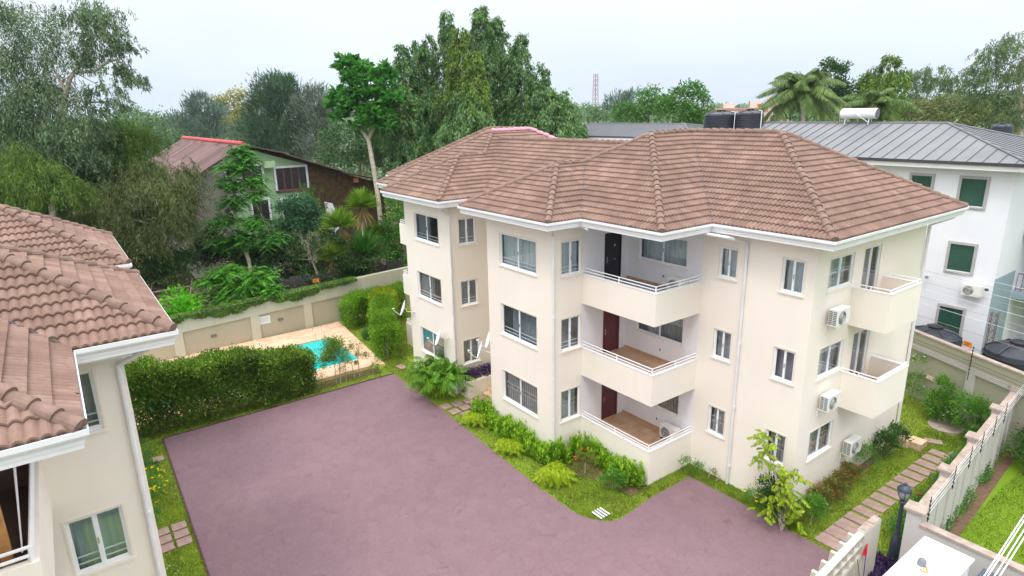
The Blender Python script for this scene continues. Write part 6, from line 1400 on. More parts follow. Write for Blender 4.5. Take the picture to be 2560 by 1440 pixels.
# ------------------------------------------------------------------ foliage
LM = {}
def lm(k, *a, **kw): LM[k] = leaf_mat('leaf_' + k.lower(), *a, **kw)
lm('EUC', [(70, 94, 64), (88, 114, 78), (108, 134, 96), (128, 150, 114)], .15, .5, .5)
lm('EUC2', [(86, 112, 72), (108, 132, 90), (138, 156, 114)], .3, .5, .5)
lm('OLIVE', [(66, 96, 38), (92, 122, 48), (132, 152, 72)], .2, .6, .7)
lm('OLIVE2', [(72, 102, 44), (94, 126, 54), (126, 152, 74)], .35, .6, .7)
lm('OLIVE3', [(84, 112, 52), (112, 140, 66), (140, 160, 84)], .35, .6, .9)
lm('CASU', [(60, 84, 42), (84, 106, 52), (132, 124, 92), (76, 104, 44)], .15, .7, .6)
lm('DGREEN', [(46, 78, 44), (66, 100, 54), (90, 124, 68)], .3, .5, .5)
lm('DGREEN2', [(40, 86, 50), (56, 108, 60), (76, 130, 74)], .3, .5, .9)
lm('DARKU', [(44, 70, 40), (62, 92, 48), (88, 116, 60)], .3, .5, .7)
lm('MGREEN', [(66, 104, 52), (90, 132, 62), (118, 156, 78)], .35, .5, .6)
lm('MGREEN2', [(70, 118, 54), (94, 144, 64), (122, 168, 78)], .35, .5, .8)
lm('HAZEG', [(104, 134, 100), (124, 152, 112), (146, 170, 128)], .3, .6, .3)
lm('RGREEN', [(72, 116, 62), (94, 140, 72), (120, 162, 84)], .35, .5, .3)
lm('RGREEN2', [(66, 112, 56), (90, 138, 62), (122, 162, 74)], .35, .5, .3)
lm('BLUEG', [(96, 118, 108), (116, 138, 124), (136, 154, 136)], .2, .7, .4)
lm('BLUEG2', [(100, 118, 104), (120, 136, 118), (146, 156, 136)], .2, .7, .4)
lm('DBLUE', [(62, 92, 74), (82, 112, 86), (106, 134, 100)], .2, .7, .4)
lm('YELLOW', [(166, 168, 96), (186, 180, 118), (140, 150, 84), (200, 190, 140)], .35, .6, .4)
lm('MIXB', [(100, 128, 72), (128, 146, 88), (164, 144, 120), (122, 156, 78)], .3, .6, .25)
lm('BRIGHT', [(56, 114, 52), (78, 142, 60), (108, 168, 76)], .4, .4, .5)
lm('ASHOKA', [(66, 102, 68), (88, 126, 80), (112, 146, 90), (138, 166, 92)], .3, .4, .35)
lm('ASHOKA2', [(70, 104, 54), (100, 134, 60), (150, 168, 66), (84, 118, 62)], .35, .4, .35)
lm('PALM', [(84, 112, 66), (112, 138, 80), (148, 166, 100)], .3, .4, .5)
lm('PALM2', [(78, 108, 60), (104, 132, 70), (132, 154, 84)], .3, .4, .5)
lm('FERN', [(56, 110, 44), (80, 140, 54), (112, 172, 66)], .4, .5, .8)
lm('FERN2', [(66, 122, 44), (92, 156, 54), (130, 188, 70)], .4, .5, .8)
lm('LIME', [(90, 176, 26), (112, 200, 34), (136, 214, 54)], .5, .4, 1.0)
lm('BLUED', [(52, 96, 66), (72, 118, 80), (100, 140, 98)], .3, .5, .9)
lm('DRAC', [(96, 136, 42), (122, 160, 54), (156, 182, 76)], .35, .45, 1.2)
lm('DRAC2', [(48, 98, 38), (66, 122, 46), (96, 146, 60)], .3, .4, 1.2)
lm('DRACDEAD', [(176, 156, 104), (198, 180, 130), (150, 128, 92)], .2, .8, 1.2)
lm('HEDGE', [(72, 104, 40), (98, 132, 50), (130, 162, 66), (158, 182, 84)], .35, .45, .8)
lm('HEDGE2', [(92, 136, 36), (118, 160, 46), (146, 182, 58)], .4, .45, .8)
lm('HEDGEY', [(150, 168, 34), (174, 184, 46), (132, 160, 44)], .4, .45, .8)
lm('CROTON', [(122, 166, 44), (150, 190, 56), (182, 212, 80), (104, 146, 50)], .4, .4, 1.5, dark=.85)
lm('ARECA', [(76, 128, 34), (100, 154, 46), (134, 178, 60)], .35, .4, 1.2)
lm('SAGO', [(142, 172, 34), (168, 190, 44), (188, 202, 66)], .35, .45, 1.5, dark=.85)
lm('SHRUB', [(84, 130, 52), (108, 156, 64), (138, 182, 84)], .35, .4, 1.5)
lm('SHRUBD', [(56, 92, 46), (76, 114, 56), (104, 140, 74)], .3, .35, 1.5)
lm('IXORA', [(92, 120, 56), (118, 142, 68), (170, 112, 84), (104, 134, 62)], .3, .5, 1.5)
lm('VINE', [(70, 104, 40), (96, 130, 50), (124, 150, 66)], .35, .5, 1.2)
lm('PURPLE', [(72, 52, 92), (94, 70, 116), (56, 42, 72)], .25, .5, 2)
lm('GRASS', [(96, 130, 34), (126, 156, 48), (158, 178, 74), (170, 168, 96)], .4, .6, 1.0)
lm('TUFT', [(78, 124, 64), (100, 148, 76), (130, 168, 92)], .35, .5, 1.5)
lm('FLOWERY', [(240, 210, 30), (246, 224, 60), (232, 200, 24)], .3, .6, 1)
lm('FLOWERR', [(226, 66, 50), (236, 92, 66), (214, 50, 48)], .3, .6, 1)
lm('FLOWERW', [(236, 238, 234), (246, 246, 244)], .3, .6, 1)
def unit(v): return v / np.maximum(1e-9, np.linalg.norm(v, axis=-1, keepdims=True))
class Leaves:
    def __init__(s): s.P = []; s.D = []; s.N = []; s.L = []; s.W = []
    def add(s, P, D, L, W, N=None):
        n = len(P); P = np.asarray(P, float); D = unit(np.asarray(D, float))
        if N is None: N = rng.normal(size=(n, 3)) + np.array((0, 0, 1.2))
        s.P.append(P); s.D.append(D); s.N.append(np.asarray(N, float)); s.L.append(np.broadcast_to(L, n).astype(float)); s.W.append(np.broadcast_to(W, n).astype(float))
    def build(s, name, m, parent=None, loc=(0, 0, 0)):
        P, D, N, L, W = (np.concatenate(a) for a in (s.P, s.D, s.N, s.L, s.W))
        S_ = unit(np.cross(D, N)); up = unit(np.cross(S_, D)); L = L[:, None]; W = W[:, None]
        a = P; b = P + D * L * .42 + S_ * W * .5 + up * W * .08; c = P + D * L - up * L * .06; d = P + D * L * .42 - S_ * W * .5 + up * W * .08
        V = np.stack([a, b, c, d], 1).reshape(-1, 3) - np.array(loc)
        F = np.arange(len(P) * 4, dtype=np.int32).reshape(-1, 4)
        o = raw_mesh_fast(name, V, F, m, parent); return o
    def count(s): return sum(len(p) for p in s.P)
def raw_mesh_fast(name, V, F, m, parent):
    me = bpy.data.meshes.new(name); nf = len(F)
    me.vertices.add(len(V)); me.vertices.foreach_set('co', V.astype(np.float32).ravel())
    me.loops.add(nf * 4); me.loops.foreach_set('vertex_index', F.ravel())
    me.polygons.add(nf); me.polygons.foreach_set('loop_start', np.arange(0, nf * 4, 4, dtype=np.int32)); me.polygons.foreach_set('loop_total', np.full(nf, 4, dtype=np.int32))
    me.materials.append(m); me.update(calc_edges=True)
    o = bpy.data.objects.new(name, me); COL.objects.link(o); o.parent = parent; return o
def sph(n): return unit(rng.normal(size=(n, 3)))
def clumps(c, rx, rz, n):
    d = sph(n); d[:, 2] = np.where(d[:, 2] < -0.35, -d[:, 2] * .6, d[:, 2]); d = unit(d)
    r = rng.uniform(.55, 1.05, n)[:, None]
    return np.array(c) + d * r * np.array((rx, rx, rz)), d
def crown(lv, kind, blobs, D, leaf, dens):
    L0 = 0.0050 * D * leaf
    for x, y, z, rx, rz in blobs:
        mean = (rx + rz) / 2; A = math.pi * rx * rz
        if kind == 'broad':
            L, W = L0, L0 * .55; n = int(dens * 3.0 * A / (.5 * L * W)); nc = max(7, int(16 * min(1, mean)) + 6)
            C, d = clumps((x, y, z), rx * .92, rz * .92, nc); cr = mean * .36
            idx = rng.integers(0, nc, n); off = rng.normal(size=(n, 3)) * cr * np.array((.62, .62, .5))
            P = C[idx] + off; Dd = unit(off) * .7 + d[idx] * .6 + rng.normal(size=(n, 3)) * .45 + np.array((0, 0, -.15))
            lv.add(P, Dd, L * rng.uniform(.7, 1.3, n), W * rng.uniform(.7, 1.2, n))
        elif kind in ('euc', 'willow'):
            L, W = (L0 * 1.5, L0 * .34) if kind == 'euc' else (L0 * 1.9, L0 * .26)
            n = int(dens * (2.2 if kind == 'euc' else 3.0) * A / (.5 * L * W)); per = 16; ns = max(6, n // per)
            nc = max(8, int(10 * min(1.5, mean)) + 5); C, d = clumps((x, y, z), rx, rz, nc)
            ci = rng.integers(0, nc, ns); cr = mean * .30
            Sx = C[ci] + rng.normal(size=(ns, 3)) * cr * np.array((1, 1, .55))
            h = rng.uniform(.5, 1.2, ns) * min(1.6, mean * (.62 if kind == 'euc' else .8)); sw = rng.normal(size=(ns, 3)) * .28 + d[ci] * .35; sw[:, 2] = -1; sw = unit(sw)
            t = np.tile(np.linspace(0, 1, per), ns); si = np.repeat(np.arange(ns), per)
            P = Sx[si] + sw[si] * (t * h[si])[:, None] + rng.normal(size=(ns * per, 3)) * .05 * mean
            Dd = sw[si] * .9 + rng.normal(size=(ns * per, 3)) * .4
            lv.add(P, Dd, L * rng.uniform(.7, 1.25, ns * per), W, rng.normal(size=(ns * per, 3)))
        elif kind == 'casu':
            L, W = L0 * 2.2, L0 * .30; n = int(dens * 3.2 * A / (.5 * L * W)); nc = max(10, int(16 * min(1.3, mean)))
            C, d = clumps((x, y, z), rx * .85, rz * .85, nc); cr = mean * .34
            idx = rng.integers(0, nc, n); off = rng.normal(size=(n, 3)) * cr * np.array((.6, .6, .75))
            Dd = d[idx] * .7 + np.array((0, 0, .65)) + rng.normal(size=(n, 3)) * .4
            lv.add(C[idx] + off, Dd, L * rng.uniform(.6, 1.3, n), W, rng.normal(size=(n, 3)))
        elif kind == 'rosette':
            L, W = L0 * 2.1, L0 * .95; per = 11; nr = int(dens * 1.5 * A / (per * .25 * L * W)); d = sph(nr); d[:, 2] = np.abs(d[:, 2]) * 1.1 - .35; d = unit(d)
            C = np.array((x, y, z)) + d * rng.uniform(.35, 1.0, nr)[:, None] * np.array((rx, rx, rz)); si = np.repeat(np.arange(nr), per)
            a = rng.uniform(0, 6.28, nr * per); r = np.stack([np.cos(a), np.sin(a), rng.uniform(-.8, .8, nr * per)], 1)
            lv.add(C[si], r + d[si] * .7, L * rng.uniform(.8, 1.15, nr * per), W, d[si] * .8 + rng.normal(size=(nr * per, 3)) * .8)
        elif kind == 'pinn':
            Lf = .95; nf = int(dens * 46 * max(.35, A)); d = sph(nf); d[:, 2] = np.abs(d[:, 2]) * .7 - .15; d = unit(d)
            C = np.array((x, y, z)) + sph(nf) * rng.uniform(.3, 1, nf)[:, None] * np.array((rx, rx, rz)) * .8
            frond(lv, C, d, Lf * rng.uniform(.7, 1.2, nf), 11, .2, .085, .55)
def frond(lv, C, d, Lf, k, ll, lw, droop, flat=True):
    """arching leaf stalks with leaflets on both sides"""
    n = len(C); t = np.linspace(.12, 1, k); d = unit(d)
    side0 = unit(np.cross(d, np.array((0, 0, 1.)) + rng.normal(size=(n, 3)) * .05))
    for sgn in (-1, 1):
        P = C[:, None, :] + d[:, None, :] * (t[None, :, None] * Lf[:, None, None]) + np.array((0, 0, -1.)) * (droop * (t[None, :, None] ** 2) * Lf[:, None, None])
        tang = d[:, None, :] + np.array((0, 0, -2.)) * droop * t[None, :, None]
        Dd = unit(side0)[:, None, :] * sgn + unit(tang) * .55 + np.array((0, 0, -.25 if flat else -.9)) + rng.normal(size=(n, k, 3)) * .10
        prof = np.sin(np.pi * np.clip(t * .9 + .12, 0, 1)) ** .6
        L = (ll if np.ndim(ll) else np.full(n, ll))[:, None] * prof[None, :] + 1e-3
        N = np.broadcast_to(np.array((0, 0, 1.)), (n, k, 3))
        lv.add(P.reshape(-1, 3), Dd.reshape(-1, 3), L.reshape(-1), lw, N.reshape(-1, 3) + rng.normal(size=(n * k, 3)) * .2)
def hash_label(s): return sum((i + 7) * ord(c) for i, c in enumerate(s))
def clip_trunk(tr):
    pts = [t for t in tr]
    if pts[0][2] < -.2 and len(pts) > 1:
        a, b = pts[0], pts[1]
        if b[2] > -.2:
            f = (-.2 - a[2]) / (b[2] - a[2]); pts[0] = [a[i] + f * (b[i] - a[i]) for i in range(4)]
    elif pts[0][2] > -.2:
        a = pts[0]; pts = [[a[0], a[1], -.2, a[3] * 1.15]] + pts
    return pts
def smooth_pts(pts, k=4):
    P = np.array(pts, float); out = []
    for i in range(len(P) - 1):
        p0, p1, p2, p3 = P[max(0, i - 1)], P[i], P[i + 1], P[min(len(P) - 1, i + 2)]
        for j in range(k):
            t = j / k; out.append(.5 * (2 * p1 + (p2 - p0) * t + (2 * p0 - 5 * p1 + 4 * p2 - p3) * t * t + (3 * p1 - p0 - 3 * p2 + p3) * t ** 3))
    out.append(P[-1]); return out
def tube_pts(mb, pts, n=7):
    pts = smooth_pts(pts); mb.tube([p[:3] for p in pts], [max(.008, p[3]) for p in pts], n)
def build_tree(t):
    global rng
    rng = np.random.default_rng(abs(hash_label(t[2])))
    kind, mk, label, D, B, tr, limbs, leaf, dens, grp = t
    cat = 'palm tree' if kind in ('palm', 'drac') else ('bush' if any(w in label for w in ('bush', 'shrub', 'creeper', 'undergrowth')) else 'tree')
    name = {'palm': 'coconut_palm', 'drac': 'dracaena', 'spire': 'mast_tree', 'euc': 'eucalyptus_tree', 'willow': 'weeping_tree', 'casu': 'casuarina_tree', 'rosette': 'broadleaf_tree', 'pinn': 'fern_leaf_tree', 'twig': 'bare_shrub'}.get(kind, 'shrub' if cat == 'bush' else 'leafy_tree')
    lv = Leaves()
    if kind == 'spire':
        tip, base, w = B; a = np.array(tip); b = np.array(base); h = a[2] - max(.5, b[2]); loc = (b[0], b[1], 0)
        nc = int(15 * h * max(.8, w)); u = rng.uniform(0, 1, nc) ** .75; u[0] = 0.0; u[1] = .02   # hanging tassels, 0 tip .. 1 base
        ang = rng.uniform(0, 6.283, nc); lump = 1 + .34 * np.sin(ang * 2 + u * 11 + rng.uniform(0, 6)) + .22 * np.sin(u * 30)
        rr = w * (np.clip(u * 2.1 + .05, 0, 1) ** .8) * lump * rng.uniform(.35, 1.08, nc)
        Cc = a + (b - a) * u[:, None] + np.stack([np.cos(ang) * rr, np.sin(ang) * rr, rng.normal(size=nc) * .1], 1)
        per = 62; si = np.repeat(np.arange(nc), per); n = nc * per
        hang = rng.uniform(0, 1, n) ** .8; ln = rng.uniform(.7, 1.5, nc) * (.6 + .5 * np.clip(u * 3, 0, 1)); outv = np.stack([np.cos(ang), np.sin(ang), np.zeros(nc)], 1)
        PP = Cc[si] + outv[si] * (.32 * np.sin(hang * 1.6))[:, None] + np.array((0, 0, -1.)) * (hang * ln[si])[:, None] + rng.normal(size=(n, 3)) * np.array((.17, .17, .09)) * (1.05 - .5 * hang)[:, None]
        lv.add(PP, outv[si] * .55 + np.array((0, 0, -1.0)) + rng.normal(size=(n, 3)) * .42, .34 * rng.uniform(.7, 1.2, n), .11, rng.normal(size=(n, 3)) + outv[si])
        root = thing(name, label, cat, loc, grp)
        lv.build('crown', LM[mk], root, loc)
        mb = MB(); mb.tube([Vector((b[0], b[1], -.2)) - Vector(loc), Vector(b) - Vector(loc), Vector(a) - Vector(loc) - Vector((0, 0, .8))], [.22, .16, .02], 7); mb.build('trunk', BARK, root); return
    if kind == 'palm':
        a, b, Lf, nf = B; loc = (b[0], b[1], 0); a = np.array(a); root = thing(name, label, cat, loc, grp)
        az = np.arange(nf) * 2.399 + rng.uniform(-.2, .2, nf); el = np.linspace(1.25, -.55, nf)
        d = np.stack([np.cos(az) * np.cos(el), np.sin(az) * np.cos(el), np.sin(el)], 1)
        frond(lv, np.tile(a, (nf, 1)), d, Lf * rng.uniform(.85, 1.1, nf), 50, .95, .075, .62, False)
        for k in range(2): frond(lv, np.tile(a, (nf, 1)), unit(d + rng.normal(size=(nf, 3)) * .06), Lf * rng.uniform(.7, 1.0, nf), 40, .8, .07, .58, False)
        lv.build('crown', LM[mk], root, loc)
        mb = MB(); mb.tube([Vector((b[0], b[1], -.2)) - Vector(loc), Vector(b) - Vector(loc), Vector(a) - Vector(loc)], [.24, .18, .16], 8); mb.build('trunk', BARKP, root)
        mb = MB()
        for i in range(nf):
            p = [Vector(a + d[i] * t * Lf - np.array((0, 0, 1.)) * .62 * t * t * Lf) - Vector(loc) for t in (0, .25, .5, .75, 1)]; mb.tube(p, [.05, .04, .03, .02, .008], 4)
        o = mb.build('frond_stalk', LM['DRACDEAD'] if False else LM[mk], root); o['kind'] = 'stuff'; return
    if kind == 'drac':
        a, b, R = B; loc = (b[0], b[1], 0); a = np.array(a); root = thing(name, label, cat, loc, grp)
        n = 420; d = sph(n); d[:, 2] = np.abs(d[:, 2]) * 1.25 - .25; lv.add(np.tile(a, (n, 1)) + d * .05, d + np.array((0, 0, .25)), R * 1.3 * rng.uniform(.9, 1.2, n), .10, np.tile((0, 0, 1.), (n, 1)))
        lv.build('leaf_rosette', LM[mk], root, loc)
        l2 = Leaves(); n = 170; ang = rng.uniform(0, 6.283, n); dd = np.stack([np.cos(ang) * .5, np.sin(ang) * .5, -1 + rng.uniform(-.3, .6, n)], 1)
        l2.add(a + np.stack([0 * ang, 0 * ang, -rng.uniform(.0, R * .9, n)], 1), dd, R * 1.3 * rng.uniform(.7, 1.2, n), .08, rng.normal(size=(n, 3))); l2.build('dead_skirt', LM['DRACDEAD'], root, loc)
        mb = MB(); mb.tube([Vector((b[0], b[1], -.2)) - Vector(loc), Vector(b) - Vector(loc), Vector(a) - Vector(loc)], [.1, .09, .07], 7); mb.build('trunk', BARKP, root); return
    base = clip_trunk(tr) if tr else None
    loc = (base[0][0], base[0][1], 0) if base else (B[0][0], B[0][1], 0)
    root = thing(name, label, cat, loc, grp)
    if kind == 'twig':
        mb = MB()
        tops = [np.array(x[:3]) for x in B]
        def grow(p, d, l, r, k):
            q = p + d * l; m = (p + q) / 2 + rng.normal(size=3) * l * .08; mb.tube([p - np.array(loc), m - np.array(loc), q - np.array(loc)], [r, r * .8, r * .6], 4, cap=False)
            if k:
                for _ in range(3 if k > 1 else 4):
                    nd = unit(d + rng.normal(size=3) * .55 + np.array((0, 0, .15))); grow(q, nd, l * rng.uniform(.6, .85), r * .6, k - 1)
        p = np.array(base[-2][:3])
        for _ in range(7): grow(p + rng.normal(size=3) * .1, unit(rng.normal(size=3) * .6 + np.array((0, 0, .8))), .75, .022, 4)
        o = mb.build('twigs', BRANCH, root); o['kind'] = 'stuff'
    else:
        crown(lv, kind, B, D, leaf, dens); lv.build('crown', LM[mk], root, loc)
    if base:
        mb = MB(); off = np.array(loc)
        sh = lambda pts: [[p[0] - off[0], p[1] - off[1], p[2], p[3]] for p in pts]
        tube_pts(mb, sh(base), 8)
        for l in limbs: tube_pts(mb, sh(l), 6)
        c0 = np.array(base[-1][:3])
        for x, y, z, rx, rz in B[:14]:                     # smaller limbs reaching into every clump of the crown
            c = np.array((x, y, z)); j = int(rng.integers(max(0, len(base) - 2), len(base))); s = np.array(base[j][:3]); mid = (s + c) / 2 + rng.normal(size=3) * .15 * rx - np.array((0, 0, .1 * rz))
            r = max(.02, base[j][3] * .4); mb.tube([Vector(s - off), Vector(mid - off), Vector(c - off)], [r, r * .7, r * .3], 5)
        mb.build('trunk', BARKP if kind in ('euc', 'rosette', 'pinn', 'willow') else BARK, root, smooth=True)
for t in TREES: build_tree(t)
# ------------------------------------------------------------------ garden plants
def shrub(name, label, mk, blobs, leaf, n_per, stems=(), loc=None, cat='shrub', grp=None, flowers=None, shape=.5, hang=0.0, extra=None):
    """blobs: x, y, z, rx, rz"""
    lv = Leaves(); loc = loc or (blobs[0][0], blobs[0][1], 0)
    for x, y, z, rx, rz in blobs:
        n = int(n_per * rx * (rx + rz)); nc = max(6, int(n / 60)); C, d = clumps((x, y, z), rx * .9, rz * .9, nc); idx = rng.integers(0, nc, n)
        off = rng.normal(size=(n, 3)) * .22 * (rx + rz) / 2
        lv.add(C[idx] + off, d[idx] * .7 + off * 2 + rng.normal(size=(n, 3)) * .4 + np.array((0, 0, .35 - hang)), leaf * rng.uniform(.7, 1.3, n), leaf * shape)
    root = thing(name, label, cat, loc, grp); lv.build('foliage', LM[mk], root, loc)
    if extra:
        l2 = Leaves(); extra(l2); l2.build('foliage', LM[mk], root, loc)
    if stems:
        mb = MB()
        for s in stems:
            p = [Vector(q[:3]) - Vector(loc) for q in s]; mb.tube(p, [.028 - .016 * i / max(1, len(p) - 1) for i in range(len(p))], 5)
        mb.build('stem', BARKP, root)
    if flowers:
        fm, cnt, size = flowers; l2 = Leaves()
        for _ in range(cnt):
            x, y, z, rx, rz = blobs[int(rng.integers(0, len(blobs)))]; d = unit(rng.normal(size=3)); d[2] = abs(d[2]); p = np.array((x, y, z)) + d * np.array((rx, rx, rz)) * 1.08
            a = rng.uniform(0, 6.283, 6); l2.add(np.tile(p, (6, 1)), np.stack([np.cos(a), np.sin(a), .4 * np.ones(6)], 1) + d * .5, size, size * .8, np.tile((0, 0, 1.), (6, 1)))
        l2.build('flowers', LM[fm], root, loc)['kind'] = 'stuff'
    return root
def hedge(label, mk, path, w, ztop, leaf, dens, zlow=0.0, thin=0.0, stem_gap=None, m2=None, split_at=None, name='hedge', top_var=.12):
    lv = Leaves(); P = np.array(path, float); seg = np.linalg.norm(P[1:, :2] - P[:-1, :2], axis=1); Lt = seg.sum(); loc = (P[0][0], P[0][1], 0)
    def at(s):
        i = np.minimum(np.searchsorted(np.cumsum(seg), s), len(seg) - 1); s0 = np.concatenate([[0], np.cumsum(seg)])[i]; t = (s - s0) / seg[i]
        p = P[i] + (P[i + 1] - P[i]) * t[:, None]; d = unit((P[i + 1] - P[i])[:, :2]); return p, np.stack([d[:, 1], -d[:, 0]], 1)
    H = ztop - zlow; area_ = Lt * (2 * H + w); n = int(area_ * dens); face = rng.uniform(0, 2 * H + w, n); s = rng.uniform(0, Lt, n)
    p, nn = at(s); zt = p[:, 2] if P.shape[1] > 2 else np.full(n, ztop)
    lump = 1 + .22 * np.sin(s * 2.1 + 1) + .16 * np.sin(s * 5.3) ; top = zt + top_var * np.sin(s * 1.7) + top_var * .7 * np.sin(s * 4.9 + 2)
    side = face < 2 * H; sg = np.where(face < H, 1, -1); hz = np.where(side, np.where(face < H, face, face - H) / H, 1.0)
    off = np.where(side, sg * w / 2 * lump * (1 - .35 * (1 - hz) ** 2), (face - 2 * H) - w / 2); z = zlow + (top - zlow) * hz; z = np.where(side, z, top - .06 * np.abs(off) / w)
    keep = rng.uniform(0, 1, n) > thin * (1 - hz) ** 1.3
    nz = np.stack([np.cos(s * 3 + z * 4), np.sin(s * 4 - z * 3), np.sin(s * 5 + z * 2)], 1) * .07
    Q = np.stack([p[:, 0] + nn[:, 0] * off, p[:, 1] + nn[:, 1] * off, z], 1) + nz + rng.normal(size=(n, 3)) * .11
    D = np.stack([nn[:, 0] * sg * side, nn[:, 1] * sg * side, .5 + ~side * 1.0], 1) + rng.normal(size=(n, 3)) * .55
    Q, D = Q[keep], D[keep]; n = len(Q)
    lv.add(Q, D, leaf * rng.uniform(.7, 1.35, n), leaf * .55)
    # inner fill so that it is not see-through near the top
    k = int(n * .7); s = rng.uniform(0, Lt, k); p, nn = at(s); zt = p[:, 2] if P.shape[1] > 2 else np.full(k, ztop); hz = rng.uniform(0, 1, k) ** .6; kp = rng.uniform(0, 1, k) > thin * (1 - hz)
    Q = np.stack([p[:, 0], p[:, 1], zlow + (zt - zlow) * hz * .97], 1); of = rng.uniform(-.45, .45, k) * w; Q[:, 0] += nn[:, 0] * of; Q[:, 1] += nn[:, 1] * of
    lv.add(Q[kp], rng.normal(size=(kp.sum(), 3)), leaf * 1.1, leaf * .6)
    root = thing(name, label, 'hedge', loc); lv.build('foliage', LM[mk], root, loc)
    if stem_gap:
        mb = MB(); s = .1
        while s < Lt:
            p, nn = at(np.array([s])); x, y = p[0][:2]; zt = p[0][2] if P.shape[1] > 2 else ztop
            a = rng.normal(size=2) * .08; mb.tube([(x - loc[0], y - loc[1], -.05), (x - loc[0] + a[0], y - loc[1] + a[1], zt * .4), (x - loc[0] + a[0] * 2.5, y - loc[1] + a[1] * 2.5, zt * .85)], [.035, .028, .012], 5); s += stem_gap * rng.uniform(.7, 1.3)
        o = mb.build('stem', BARK, root)
    return root
hedge('tall dense clipped hedge between the mauve drive and the swimming pool', 'HEDGE', [(-12.45, -13.7, 3.1), (-12.5, -11, 2.9), (-12.5, -8.3, 2.6), (-12.5, -6.2, 2.25), (-12.5, -5.35, 1.7)], 1.15, 2.5, .12, 1150, .02, .55, .7, top_var=.14)
hedge('clipped green hedge running from the drive corner towards the pool wall', 'HEDGE2', [(-13.6, -.75, 2.0), (-15.2, -.15, 2.15), (-16.8, .55, 2.2), (-18.2, 1.3, 2.2)], 1.0, 2.1, .105, 900, .0, .75, .5)
hedge('yellow-topped stretch of hedge halfway to the pool wall', 'HEDGEY', [(-18.3, 1.35, 2.35), (-19.2, 1.8, 2.35)], 1.05, 2.3, .105, 900, .0, .5, .5)
hedge('clipped hedge standing against the pool wall', 'HEDGE2', [(-20.4, -.45, 1.75), (-20.5, .8, 2.0), (-20.4, 2.4, 2.2), (-20.0, 3.7, 2.2)], 1.1, 2.1, .105, 900, .0, .7, .5)
shrub('shrub', 'round-headed small tree between the drive and the pool end', 'HEDGE', [(-12.45, -4.25, 2.0, .62, .55), (-12.5, -4.0, 1.45, .72, .5), (-12.4, -4.55, 1.25, .45, .4)], .085, 2600, [((-12.45, -4.2, -.05), (-12.42, -4.2, .8), (-12.5, -4.1, 1.8)), ((-12.4, -4.0, -.05), (-12.5, -3.9, 1.3))], cat='small tree')
shrub('shrub', 'thin sparse shrub right of the round-headed small tree by the pool', 'OLIVE3', [(-12.5, -2.95, 1.6, .36, .5), (-12.5, -2.7, 1.0, .42, .4), (-12.5, -3.3, .8, .35, .3)], .08, 900, [((-12.5, -2.9, -.05), (-12.5, -2.9, 1.9)), ((-12.45, -3.2, -.05), (-12.5, -3.3, 1.2))])
shrub('shrub', 'low sprawling shrub at the pool deck corner near the drive', 'SHRUB', [(-12.5, -1.95, .3, .35, .3), (-12.6, -1.7, .55, .15, .25)], .07, 1500)
for i, (x, y, s) in enumerate(((-12.5, -5.2, .5), (-12.4, -6.6, .4), (-12.35, -3.7, .4), (-12.3, -8.0, .35))): shrub('shrub', ['wispy sapling in the grass strip at the hedge end', 'small sapling under the hedge, second from its end', 'small sapling at the foot of the round-headed small tree', 'small sapling under the middle of the hedge'][i], 'SHRUB', [(x, y, .55, s, .5)], .07, 500, [((x, y, -.05), (x + .05, y, 1.1))])
def tuft(label, x, y, h, n=260, mk='TUFT', grp=None):
    lv = Leaves(); d = sph(n) * .55; d[:, 2] = np.abs(d[:, 2]) + .8; lv.add(np.array((x, y, 0.)) + rng.normal(size=(n, 3)) * np.array((.09, .09, 0)), d, h * rng.uniform(.6, 1.1, n), .022, rng.normal(size=(n, 3)))
    root = thing('grass_tuft', label, 'ornamental grass', (x, y, 0), grp); lv.build('blades', LM[mk], root, (x, y, 0))
tuft('blue green grass tuft at the far corner of the pool deck by the wall', -22.0 + .5, .05, .95); tuft('blue green grass tuft beside the deck edge and the yellow-topped hedge', -17.6, -.25, .9)
# vines hanging over the pool wall
def vines():
    root = thing('wall_vine', 'green creeper draped over the top of the pool wall', 'creeper', (-22, -5, 2.3)); lv = Leaves(); n = 12000
    y = rng.uniform(-11.6, 1.2, n); edge = .06 + .34 * np.abs(np.sin(y * .75 + .6)) ** 1.5 + .14 * np.abs(np.sin(y * 2.7)); fade = np.clip((1.3 - y) / 2.4, 0, 1); u = (y + 16); ztop = 2.38 + .5 * u / 24.03; x0 = -21.35 - 1.2 * (y + 16) / 24
    t = rng.uniform(0, 1, n) ** 1.15 * (edge * fade + .12); back = rng.uniform(0, 1, n) < .33
    x = np.where(back, x0 - rng.uniform(0, .3, n), x0 + .12 + rng.normal(size=n) * .04 + .05); z = np.where(back, ztop + rng.uniform(0, .12, n), ztop + .08 - t)
    lv.add(np.stack([x, y, z], 1), np.stack([.5 * np.ones(n), rng.normal(size=n) * .5, -.5 + rng.normal(size=n) * .5], 1), .105 * rng.uniform(.7, 1.3, n), .07, np.stack([np.ones(n), np.zeros(n), .6 * np.ones(n)], 1) + rng.normal(size=(n, 3)) * .35)
    lv.build('foliage', LM['VINE'], root, (-22, -5, 2.3))
vines()
